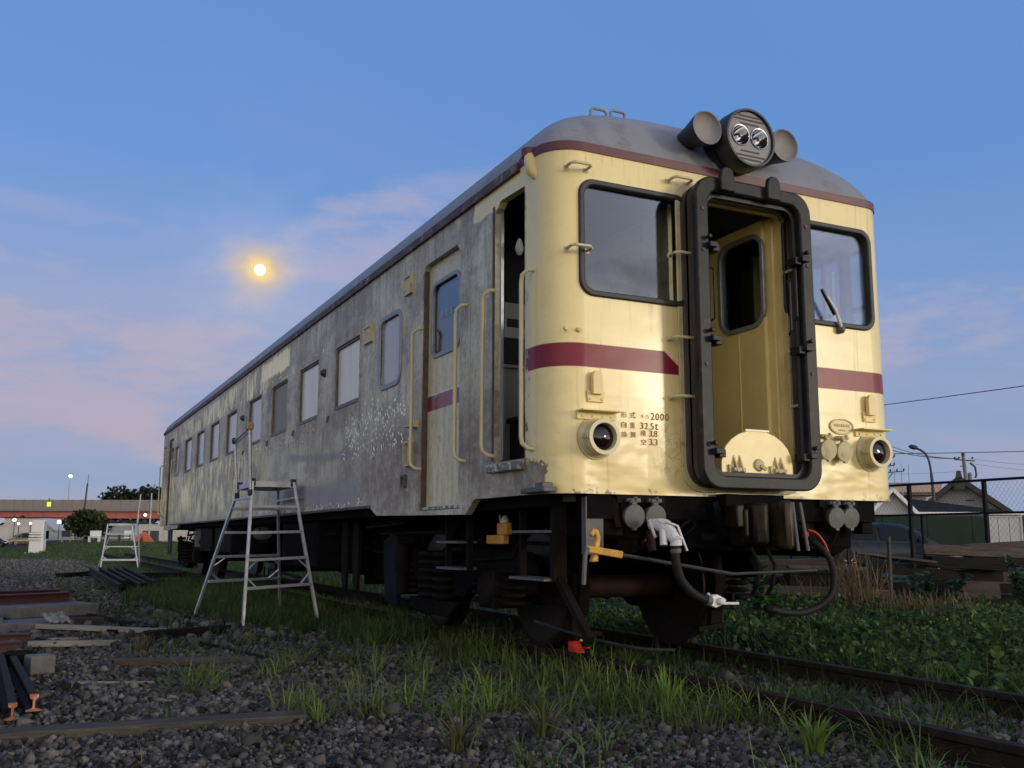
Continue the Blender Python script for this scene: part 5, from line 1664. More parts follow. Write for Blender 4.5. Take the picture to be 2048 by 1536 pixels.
x, y = scatter(62000, .85, 6.5, -2.6, 5.2, lambda x, y: infront(x, y) * np.clip((x - .75) * 1.3, 0, 1) * np.clip(.75 + .6 * nz2(x * 1.6, y * 1.6), .1, 1) * np.where(x + .9 * y > 6.2, .35, 1))
n = len(x)
leaves(x, y, gz(x, y) + weed_h(x, y) * np.sqrt(RNG.uniform(0, 1, n)), RNG.gamma(3, .0105, n) + .012, M['leaf'], 'ground_cover', 'dense low green weeds to the right of the track')
x, y = scatter(26000, .85, 6.0, -2.6, 5.0, lambda x, y: infront(x, y) * np.clip(.35 + .9 * nz2(x * 1.1 + 4, y * 1.4), 0, 1))
n = len(x)
leaves(x, y, gz(x, y) + (weed_h(x, y) + .06) * np.sqrt(RNG.uniform(0, 1, n)), RNG.gamma(4, .0062, n) + .008, M['leafpale'], 'ground_cover', 'smaller pale green weeds mixed into the weeds right of the track', .9)
x, y = scatter(520, .95, 5.5, -2.4, 4.4, lambda x, y: infront(x, y) * np.clip(.3 + nz2(x * .9 + 1, y), 0, 1))
clumps(x, y, 7, .06, .14, .36, .006, .8, M['straw'], 'grass', 'dead straw among the weeds right of the track', 4)
x, y = scatter(1700, .95, 5.5, -2.4, 4.2, lambda x, y: infront(x, y) * .7)
clumps(x, y, 8, .06, .16, .38, .008, .65, M['grass'], 'grass', 'taller grass standing in the weeds right of the track', 4)
x, y = scatter(260, .8, 3.0, -2.4, 1.0, lambda x, y: infront(x, y) * .8)
clumps(x, y, 9, .06, .15, .33, .009, .6, M['grass'], 'grass', 'fresh grass near the right rail', 4)


def weed_plant(label, px, py, h, n, s, matx, stems=5, spread=.12):
    """an upright leafy weed: stems with leaves up them"""
    r_ = thing('weed_plant', label, 'weed plant', (px, py, float(gz(px, py))))
    b = MB(); L = []
    for k in range(stems):
        a = random.uniform(0, 6.28); tx, ty = math.cos(a) * spread * random.uniform(.3, 1.2), math.sin(a) * spread * random.uniform(.3, 1.2)
        hh = h * random.uniform(.65, 1.0)
        b.tube([(tx * .2, ty * .2, -.02), (tx * .6, ty * .6, hh * .5), (tx, ty, hh)], [.007, .005, .002], 5)
        for q in range(n // stems):
            t = random.uniform(.15, 1.0); L.append((tx * t + random.gauss(0, .01), ty * t + random.gauss(0, .01), hh * t))
    b.build('stem', M['grassdark'], r_)
    L = np.array(L)
    o = leaves(L[:, 0], L[:, 1], L[:, 2], np.full(len(L), s) * RNG.uniform(.6, 1.2, len(L)), matx, 'foliage', None, .5, None)
    o.parent = r_; o['kind'] = 'stuff'
    if 'label' in o: del o['label']
    return r_


weed_plant('bushy blue-green weed below the timber pile', 6.0, 3.70, .62, 420, .10, M['leafblue'], 9, .42)
weed_plant('tall leafy weed at the right edge before the timber pile', 6.55, 2.95, .80, 420, .07, M['leafblue'], 10, .30)
weed_plant('narrow upright weed behind the coupling hose', 3.10, 3.60, .75, 130, .085, M['leaf'], 4, .10)
weed_plant('slim upright weed under the right buffer corner', 2.55, 2.75, .50, 110, .075, M['leaf'], 4, .09)
weed_plant('low dark weed beside the white hose coupling', 1.35, 2.55, .34, 160, .07, M['leaf'], 6, .2)
# dead grass stalks
def stalks(label, cx, cy, n, h, sp):
    r_ = thing('dead_grass', label, 'dead grass', (cx, cy, float(gz(cx, cy))))
    X, Y = RNG.normal(0, sp, n), RNG.normal(0, sp, n)
    o = blades(X, Y, np.full(n, -.02), h * RNG.uniform(.4, 1.05, n), .014 * RNG.uniform(.5, 1.2, n), np.abs(RNG.normal(.28, .2, n)), M['straw'], 'stalks', None, 5, None)
    o.parent = r_; o['kind'] = 'stuff'
    return r_


stalks('tall brown dead grass before the timber piles, left of the wooden post', 4.68, 3.72, 190, 1.05, .13)
stalks('short brown dead grass at the foot of the wooden post', 4.75, 3.05, 260, .50, .24)
stalks('thin brown stalks by the end of the pale plank', 4.1, 3.9, 60, .70, .16)
stalks('brown stalks in the weeds right of the dead grass', 5.35, 3.1, 160, .50, .25)

# ================================================================== TRACK
RP = [(-.032, 0), (.032, 0), (.034, -.012), (.030, -.034), (.010, -.044), (.008, -.112), (.030, -.122), (.060, -.130), (.060, -.142), (-.060, -.142), (-.060, -.130), (-.030, -.122), (-.008, -.112), (-.010, -.044), (-.030, -.034), (-.034, -.012)]
for x0, lb in ((-.566, 'rusty rail of the track nearer the gravel and stepladder'), (.566, 'rusty rail of the track beside the green weeds')):
    b = MB(); b.prism([(x0 + p, q) for p, q in RP], (0, -9, 0), (1, 0, 0), (0, 0, 1), -60)
    tag(b.build('rail', M['rail'], smooth=30), lb, 'rail', 'rails of the track')
tie = None
for k, yy in enumerate((-2.3, -1.65, -1.0, -.35, .3, .95)):
    if tie is None:
        b = MB(); b.box((0, 0, 0), (2.1, .20, .12)); tie = b.build('sleeper', M['wooddark'], bev=.012, loc=(0, yy, -.203))
        tag(tie, 'half buried dark timber sleeper under the bare rails', 'sleeper', 'sleepers under the track')
    else:
        c = tie.copy(); COL.objects.link(c); c.location = (random.uniform(-.04, .04), yy, -.203 - random.uniform(0, .012)); c.rotation_euler = (0, 0, random.uniform(-.03, .03))


# ================================================================== STEPLADDERS
def stepladder(label, tops, feet, rail, mA, r=.022, rungs=(.165, .345, .53, .72)):
    """tops/feet: near-left, near-right, far-right, far-left corners"""
    T = [Vector(p) for p in tops]; Fv = [Vector(p) for p in feet]
    o0 = sum(Fv, Vector()) / 4
    t = thing('stepladder', label, 'stepladder', o0, 0, 'aluminium platform stepladders')
    T = [p - o0 for p in T]; Fv = [p - o0 for p in Fv]
    up = Vector((0, 0, 1))
    for a, f in zip(T, Fv):
        b = MB(); b.bar(f + up * .04, a + up * .02, .062, .030, (T[1] - T[0]))
        lg = b.build('leg', mA, t, bev=.004)
        b = MB(); b.bar(f - up * .01, f + (a - f).normalized() * .06, .075, .042, (T[1] - T[0])); b.build('foot', M['rubber'], lg, bev=.005)
    for i, j in ((0, 1), (3, 2)):
        for q in rungs:
            pa, pb = T[i].lerp(Fv[i], q), T[j].lerp(Fv[j], q)
            n_ = (T[j] - T[i]).normalized().cross(up)
            b = MB(); b.bar(pa, pb, .075, .030, up); b.build('tread', mA, t, bev=.003)
        b = MB()
        for q, s in ((rungs[-1], -1), (rungs[-2], 1)):
            for (k, m_) in ((i, j), (j, i)):
                e = T[k].lerp(Fv[k], q); e2 = T[m_].lerp(Fv[m_], q)
                b.bar(e.lerp(e2, .17), T[k].lerp(Fv[k], q + s * .075), .028, .012)
        b.build('gusset', mA, t)
    # sides have a brace only
    for i, j in ((0, 3), (1, 2)):
        b = MB(); b.bar(T[i].lerp(Fv[i], .10), T[j].lerp(Fv[j], .10), .03, .02); b.build('side_brace', mA, t)
    cen = sum(T, Vector()) / 4
    ux, uy = (T[1] - T[0]), (T[3] - T[0])
    b = MB()
    k = 7
    for i in range(k):
        f0 = (i + .5) / k
        pa, pb = T[0].lerp(T[1], f0), T[3].lerp(T[2], f0)
        b.bar(pa + up * .012, pb + up * .012, ux.length / k * .92, .022)
    b.build('platform', mA, t, bev=.002)
    b = MB()
    for i in range(4):
        a, c = T[i], T[(i + 1) % 4]; b.bar(a - up * .012, c - up * .012, .028, .060)
    b.build('platform_rim', mA, t, bev=.003)
    b = MB()
    for i in range(4): b.box(T[i] + up * .01, (.06, .06, .08))
    b.build('corner_bracket', M['rubber'], t, bev=.006)
    if rail:
        a0, c0 = T[0] + Vector((-.02, -.02, -.12)), T[3] + Vector((-.02, .02, -.12))
        a1, c1 = a0 + Vector(rail[0]), c0 + Vector(rail[1])
        for p, q in ((a0, a1), (c0, c1)):
            b = MB(); b.tube([p, q], .019, 10); ps = b.build('rail_post', M['alu'], t)
            b = MB(); b.lathe([(.026, -.02), (.03, 0), (.026, .05)], p, (q - p), 10); b.build('post_clamp', M['rubber'], ps)
        b = MB(); b.tube([a1 - (a1 - a0).normalized() * .03, c1 - (c1 - c0).normalized() * .03], .015, 8); b.tube([a1 - (a1 - a0).normalized() * .07, c1 - (c1 - c0).normalized() * .07], .010, 8); hr = b.build('top_rail', M['alu'], t)
        b = MB(); b.box(a1 - up * .01, (.075, .085, .085)); b.build('rail_joint', M['brassy'], hr, bev=.015)
        b = MB(); b.box(c1 - up * .03, (.06, .07, .07)); b.build('rail_joint', M['rubber'], hr, bev=.015)
    return t


M['brassy'] = mat('yellowed_clamp', (.40, .28, .12), (.30, .2, .09), 20, .5)
stepladder('aluminium platform stepladder with a handrail standing beside the train',
           [(-1.97, 5.75, 1.38), (-1.53, 5.74, 1.38), (-1.50, 6.62, 1.38), (-1.94, 6.63, 1.38)],
           [(-2.03, 5.62, -.17), (-1.22, 5.70, -.12), (-1.16, 7.75, -.12), (-2.24, 7.45, -.15)],
           [(-.045, -.03, .74), (-.06, -.02, .68)], M['alu'])
stepladder('pale platform stepladder on the grass behind the stacked rails',
           [(-1.82, 29.25, 1.22), (-1.13, 28.93, 1.22), (-.90, 29.40, 1.22), (-1.60, 29.72, 1.22)],
           [(-1.98, 28.9, -.20), (-.90, 28.5, -.20), (-.70, 30.2, -.20), (-1.95, 30.6, -.20)],
           None, M['aludull'], rungs=(.22, .50, .80))


# ================================================================== TIMBER, RAILS AND SCRAP ON THE LEFT
def timber(label, p0, p1, wd, ht, m_, name='timber', cat='timber', group=None, roll=0, sink=.0, bev=.006):
    """a squared timber lying from p0 to p1 (centres), worn, with its grain along it"""
    p0, p1 = Vector(p0), Vector(p1)
    d = p1 - p0; L = d.length
    nseg = 8
    vs, fs = [], []
    for i in range(nseg + 1):
        xx = -L / 2 + L * i / nseg
        for cy, cz in ((-1, -1), (1, -1), (1, 1), (-1, 1)):
            e = .06 if 0 < i < nseg else .16
            vs.append((xx + (random.uniform(-.012, .012)), cy * wd / 2 * (1 - random.uniform(0, e)), cz * ht / 2 * (1 - random.uniform(0, e))))
    for i in range(nseg):
        for k in range(4):
            k2 = (k + 1) % 4
            fs.append((i * 4 + k, i * 4 + k2, (i + 1) * 4 + k2, (i + 1) * 4 + k))
    fs += [(0, 1, 2, 3), tuple(nseg * 4 + k for k in (3, 2, 1, 0))]
    b = MB().add(vs, fs)
    o = b.build(name, m_, bev=bev, smooth=30)
    o.location = (p0 + p1) / 2
    o.rotation_euler = d.to_track_quat('X', 'Z').to_euler()
    if roll:
        o.rotation_euler = (d.to_track_quat('X', 'Z') @ Euler((roll, 0, 0)).to_quaternion()).to_euler()
    return tag(o, label, cat, group)


timber('long weathered sleeper lying in the gravel along the bottom of the picture', (-4.25, .46, -.165), (-2.74, .26, -.15), .17, .09, M['wood'], 'sleeper', 'sleeper')
timber('reddish worn plank lying in the gravel before the stepladder', (-3.46, 3.05, -.125), (-2.49, 2.74, -.125), .14, .05, M['woodred'], 'plank', 'plank')
timber('pale split plank behind the straw tuft', (-3.95, 6.30, -.10), (-2.80, 5.45, -.125), .10, .05, M['woodpale'], 'plank', 'plank')
timber('pale grey plank leading to the concrete block', (-4.05, 4.50, -.105), (-3.30, 4.50, -.125), .10, .05, M['woodpale'], 'plank', 'plank')
timber('short pale stick lying behind the grey plank', (-3.88, 5.02, -.12), (-3.62, 4.98, -.12), .04, .025, M['woodpale'], 'plank', 'plank')
timber('dark wet beam between the straw tuft and the stepladder', (-3.05, 4.90, -.11), (-2.25, 5.25, -.11), .12, .09, M['wooddark'], 'beam', 'beam')
timber('thin dark stick lying aslant before the stepladder', (-2.68, 4.45, -.135), (-2.36, 2.95, -.135), .03, .025, M['wooddark'], 'stick', 'stick')
timber('weathered sleeper across the path behind the red beams', (-3.35, 21.5, -.14), (-2.15, 23.6, -.14), .24, .16, M['wooddark'], 'sleeper', 'sleeper')
timber('dark sleeper on the grass beside the near end of the stacked rails', (-1.75, 16.4, -.12), (-.75, 15.9, -.12), .22, .16, M['wooddark'], 'sleeper', 'sleeper')
timber('dark sleeper on the grass beyond the stacked rails', (-1.9, 20.2, -.12), (-.4, 20.4, -.12), .22, .18, M['wooddark'], 'sleeper', 'sleeper')
timber('broken dark stake lying at the right of the concrete slab', (-3.45, 7.4, -.08), (-3.05, 6.6, -.13), .05, .05, M['wooddark'], 'stick', 'stick')


timber('rotten dark board lying behind the stepladder plank', (-3.3, 5.75, -.13), (-2.75, 6.25, -.13), .16, .04, M['wooddark'], 'board', 'board')
timber('short brown offcut at the near end of the red beams', (-3.62, 6.9, -.10), (-3.30, 7.05, -.12), .12, .08, M['woodred'], 'offcut', 'timber')
timber('grey split board half buried left of the foreground sleeper end', (-3.30, 1.55, -.145), (-2.62, 1.75, -.15), .09, .03, M['wood'], 'board', 'board')
timber('thin pale stick on the ballast in front of the concrete block', (-3.75, 2.05, -.13), (-3.30, 1.95, -.14), .025, .018, M['woodpale'], 'stick', 'stick')


def steel_rail(name, label, p0, p1, m_, group, cat='rail', s=1.0, ends=None):
    p0, p1 = Vector(p0), Vector(p1)
    L = (p1 - p0).length
    b = MB(); b.prism([(p * s, q * s) for p, q in RP], (0, L / 2, 0), (1, 0, 0), (0, 0, 1), L)
    o = b.build(name, m_, smooth=30)
    o.location = (p0 + p1) / 2
    o.rotation_euler = (p1 - p0).to_track_quat('Y', 'Z').to_euler()
    tag(o, label, cat, group)
    if ends:
        b = MB(); b.prism([(p * s * 1.05, (q - .0) * s * 1.0) for p, q in RP], (0, -L / 2 + .012, 0), (1, 0, 0), (0, 0, 1), .016); b.build('cut_end', ends, o)
    return o


nm = ['leftmost', 'second from the left', 'third from the left', 'fourth from the left', 'rightmost']
for i, (xn, yn, xf, yf) in enumerate(((-2.675, 12.8, -2.60, 23.0), (-2.47, 14.4, -2.36, 23.3), (-2.35, 12.9, -2.13, 23.6), (-2.22, 13.2, -1.93, 23.9), (-2.00, 14.0, -1.72, 24.1))):
    steel_rail('stacked_rail', 'old rail lying in the stack before the far stepladder, %s of five' % nm[i], (xn, yn, .03), (xf, yf, .03), M['rail'], 'rails stacked before the far stepladder')
timber('dark bearer under the near ends of the stacked rails', (-2.85, 15.2, -.155), (-1.80, 15.2, -.155), .16, .10, M['wooddark'], 'bearer', 'timber')
timber('dark bearer under the far ends of the stacked rails', (-2.85, 22.2, -.155), (-1.60, 22.2, -.155), .16, .10, M['wooddark'], 'bearer', 'timber')

# red oxide beams on blocks at the left edge
def ibeam(label, p0, p1, h, wd, m_):
    p0, p1 = Vector(p0), Vector(p1); L = (p1 - p0).length
    t_ = .014
    pl = [(-wd / 2, -h / 2), (wd / 2, -h / 2), (wd / 2, -h / 2 + t_), (t_ / 2, -h / 2 + t_), (t_ / 2, h / 2 - t_), (wd / 2, h / 2 - t_), (wd / 2, h / 2), (-wd / 2, h / 2), (-wd / 2, h / 2 - t_), (-t_ / 2, h / 2 - t_), (-t_ / 2, -h / 2 + t_), (-wd / 2, -h / 2 + t_)]
    b = MB(); b.prism(pl, (0, L / 2, 0), (1, 0, 0), (0, 0, 1), L)
    o = b.build('steel_beam', m_, smooth=0, bev=.002); o.location = (p0 + p1) / 2
    o.rotation_euler = (p1 - p0).to_track_quat('Y', 'Z').to_euler()
    return tag(o, label, 'steel beam', 'red oxide steel beams')


ibeam('red oxide steel beam on top of the concrete slabs, the farther one', (-4.9, 8.35, .105), (-3.70, 8.75, .105), .10, .12, M['redoxide'])
ibeam('red oxide steel beam on top of the concrete slabs, the nearer one', (-4.9, 7.30, .105), (-3.62, 7.95, .105), .10, .12, M['redoxide'])
ibeam('short red oxide beam lying low at the left edge', (-4.6, 5.2, -.11), (-4.02, 5.05, -.11), .10, .12, M['redoxide'])
ibeam('dark red beam end on the ground before the concrete slab', (-4.6, 4.25, -.11), (-4.10, 4.35, -.11), .10, .12, M['redoxide'])


def slab(label, c, d, rz=0, m_=None, name='concrete_block', cat='concrete block'):
    b = MB(); b.box((0, 0, 0), d)
    o = b.build(name, m_ or M['concrete'], bev=.012, loc=c); o.rotation_euler = (random.uniform(-.02, .02), random.uniform(-.02, .02), rz)
    return tag(o, label, cat)


slab('long grey concrete slab carrying the red beams', (-3.95, 7.75, -.02), (.95, 1.1, .13), .35)
slab('flat grey slab under the rag at the left', (-4.05, 6.6, -.11), (.75, .6, .09), .3)
slab('grey slab partly hidden at the left edge', (-4.75, 6.8, -.08), (.8, .9, .12), .2)
slab('squared grey concrete block in the gravel by the left edge', (-3.97, 2.85, -.09), (.17, .16, .13), .3)
# crumpled white rag on the slab
n = 14
vs, fs = [], []
for i in range(n):
    for j in range(n):
        u, v = i / (n - 1) - .5, j / (n - 1) - .5
        vs.append((u * .22, v * .28, .03 + .035 * mnoise.noise(Vector((u * 7, v * 7, 2))) + .02 * mnoise.noise(Vector((u * 17, v * 17, 5)))))
for i in range(n - 1):
    for j in range(n - 1): fs.append((i * n + j, i * n + j + 1, (i + 1) * n + j + 1, (i + 1) * n + j))
o = MB().add(vs, fs).build('rag', M['plaster'], smooth=60, loc=(-3.78, 6.35, -.055)); o.rotation_euler = (.28, 0, .35)
md = o.modifiers.new('thickness', 'SOLIDIFY'); md.thickness = .006
tag(o, 'crumpled white rag lying on the grey slab', 'rag')
# bucket-like dark tub and cut rails at the left edge
tb = thing('tub', 'dark round tub standing at the left edge of the gravel', 'tub', (-4.10, 3.0, float(gz(-4.10, 3.0))))
MB().lathe([(.085, 0), (.105, .13), (.112, .135), (.112, .15), (.098, .15), (.078, .012), (0, .012)], (0, 0, 0), (0, 0, 1), 24).build('shell', M['under2'], tb)
hd = MB(); hd.tube([(.11 * math.cos(R(a)), .0, .14 - .09 * math.sin(R(a))) for a in range(0, 181, 20)], .004, 5); hd.build('handle', M['socket'], tb)
for i, (xn, yn, xf, yf, lb) in enumerate(((-4.215, .78, -4.36, 3.2, 'leftmost'), (-4.115, .86, -4.22, 3.0, 'middle'), (-4.015, .98, -4.14, 2.8, 'rightmost'))):
    steel_rail('cut_rail', 'short dark rail with a fresh orange cut end at the left edge, %s of three' % lb, (xn, yn, -.075 + .02 * i), (xf, yf, -.02), M['rail'], 'cut rails with orange ends', s=.62, ends=M['copper'])

# ================================================================== TIMBER PILES ON THE RIGHT
FX, FY_ = Vector((.898, -.44, 0)), Vector((.44, .898, 0))          # along and across the piles
def P3(a, d, z):                                                 # a: along, d: distance
    v = Vector((-4.1065, -4.9957, 0)) + FX * a + FY_ * d
    return (v.x, v.y, z)


piles = [
    ('pale topmost beam of the big sleeper pile', 5.85, 7.30, 14.0, .63, .24, .16, 'wood', -.03),
    ('dark sleeper second from the top of the big pile', 5.75, 7.25, 13.9, .46, .24, .16, 'wooddark', -.03),
    ('dark sleeper third from the top of the big pile', 5.7, 7.2, 13.95, .30, .24, .16, 'wooddark', -.02),
    ('dark sleeper low in the big pile', 5.6, 7.2, 13.9, .13, .24, .16, 'wooddark', 0),
    ('lowest sleeper of the big pile', 5.5, 7.2, 13.8, -.05, .24, .18, 'wooddark', 0),
    ('reddish timber end sticking out at the right of the big pile', 7.05, 8.6, 15.6, .68, .26, .18, 'woodred', .04),
    ('dark timber under the reddish one at the right edge', 7.1, 8.7, 15.5, .46, .26, .20, 'wooddark', -.05),
    ('broad dark timber at the right edge behind the weeds', 7.0, 8.8, 15.4, .22, .26, .24, 'woodred', 0),
    ('dark slanting board left of the big pile', 4.75, 6.0, 13.2, .50, .20, .05, 'wooddark', -.08),
    ('thin pale board on the slanting boards', 4.55, 5.6, 13.0, .56, .16, .04, 'wood', -.06),
    ('dark beam below the slanting boards', 4.5, 5.9, 13.1, .38, .22, .12, 'wooddark', -.06),
    ('pale board on the dark drum stand', 3.55, 4.75, 12.9, .43, .16, .05, 'wood', -.01),
    ('dark squared timber under the pale board', 3.7, 4.8, 12.95, .26, .24, .24, 'wooddark', 0),
    ('wooden block standing in the weeds below the pile', 5.65, 6.15, 12.7, .16, .24, .26, 'woodred', 0),
    ('long pale plank lying before the brick-red timbers', 2.35, 4.75, 12.3, .17, .16, .12, 'wood', -.045),
    ('brick-red timber behind the long pale plank', 1.7, 3.0, 13.4, .40, .24, .18, 'woodred', 0),
    ('second brick-red timber behind the long pale plank', 3.05, 4.4, 13.7, .45, .24, .18, 'woodred', .02),
    ('low brick-red timber under the others behind the coupler', 1.6, 3.1, 13.5, .18, .24, .20, 'woodred', 0),
    ('low dark timber behind the long pale plank', 3.1, 4.9, 13.6, .22, .24, .20, 'wooddark', 0),
    ('dark timber at the bottom behind the coupling hose', 1.8, 4.6, 13.5, -.02, .30, .18, 'wooddark', 0),
    ('splintered dark timber at the foot of the slanting boards', 4.6, 6.0, 13.2, .16, .24, .20, 'wooddark', .02),
]
for lb, a0, a1, d, z, wd, ht, m_, dz in piles:
    j_ = random.uniform(-.12, .12)
    timber(lb, P3(a0 + j_, d + random.uniform(-.10, .10), z - dz), P3(a1 + random.uniform(-.25, .1), d + random.uniform(-.25, .35), z + dz), wd, ht * random.uniform(.75, 1.0), M[m_], 'stacked_timber', 'timber', 'old timbers piled beyond the track', roll=random.uniform(-.05, .05))
dr = P3(4.55, 12.6, 0)
wp_ = thing('wooden_post', 'thin weathered wooden stake standing among the dead grass', 'post', P3(4.55, 12.0, -.15))
b = MB(); b.bar((0, 0, 0), (.02, 0, .98), .035, .035); b.build('stake', M['wood'], wp_)
b = MB(); b.box((.015, 0, .93), (.055, .05, .08)); b.build('rope_wrap', M['wood'], wp_, bev=.02)

# ================================================================== FENCE ALONG THE YARD
M['fencesteel'] = mat('dark_fence_steel', (.006, .0065, .0075), (.010, .010, .011), 9, .7, spec=.15)
M['wire'] = mat('fence_wire', (.045, .047, .05), None, 9, .6, .3)
fx = 13.0
fence = thing('chain_link_fence', 'dark steel chain link fence with posts along the right of the yard', 'fence', (fx, 0, 0))
posts = [4.7, 6.6, 8.48, 10.35, 12.2, 14.1, 16.0, 17.9, 19.8, 21.7]
for yy in posts:
    b = MB(); b.box((0, yy, .88), (.07, .07, 2.2)); b.build('post', M['fencesteel'], fence)
b = MB(); b.bar((0, 3.2, 1.975), (0, 22, 1.975), .055, .05); b.build('top_rail', M['fencesteel'], fence)
b = MB(); b.bar((0, 3.2, 1.32), (0, 22, 1.32), .05, .045); b.build('middle_rail', M['fencesteel'], fence)
b = MB(); b.bar((0, 3.2, -.05), (0, 22, -.05), .05, .045); b.build('bottom_rail', M['fencesteel'], fence)
for yy in (10.05, 13.2): 
    b = MB(); b.bar((.02, yy, -.1), (.02, yy + .02, 1.3), .05, .05); b.build('brace', M['fencesteel'], fence)
b = MB()
st = .10
zb, zt = -.02, 1.95
k = 3.2 - 2
while k < 22:
    for s in (1, -1):
        y0, y1 = k, k + (zt - zb) * .8
        p0, p1 = ((0, y0, zb), (0, y1, zt)) if s > 0 else ((0.006, y1, zb), (0.006, y0, zt))
        if p0[1] > 3.2 and p1[1] > 3.2 and max(p0[1], p1[1]) < 22: b.tube([p0, p1], .0019, 3, caps=False)
    k += st
ml = b.build('wire_mesh', M['wire'], fence, fix=False, smooth=0); ml['kind'] = 'stuff'

# ================================================================== BACKGROUND
def prism_thing(b, name, mt, label, cat, group=None, bev=0, smooth=30):
    return tag(b.build(name, mt, bev=bev, smooth=smooth), label, cat, group)


ROT = math.atan2(-.44, .898)                                     # things that face the yard square on


def at(name, label, cat, a, d, z, group=None, rz=ROT):
    return thing(name, label, cat, P3(a, d, z), rz, group)


M['carblue'] = mat('dark_blue_grey_car_paint', (.009, .020, .030), (.012, .025, .035), 2, .4, .0, coat=.12, spec=.3)
M['cargold'] = mat('dull_gold_car_paint', (.20, .165, .075), (.16, .13, .06), 2, .3, .3, coat=.7)
M['carblack'] = mat('black_car_paint', (.012, .012, .014), None, 2, .25, coat=.8)
M['carglass'] = mat('car_window_glass', (.005, .012, .018), None, 2, .2, spec=.12)
M['tyre'] = mat('car_tyre', (.015, .015, .015), None, 9, .8)
M['lampglass'] = mat('car_lamp_glass', (.6, .6, .58), None, 3, .12, coat=.5)
M['tailglass'] = mat('car_tail_lamp', (.25, .012, .012), None, 3, .15, coat=.5)


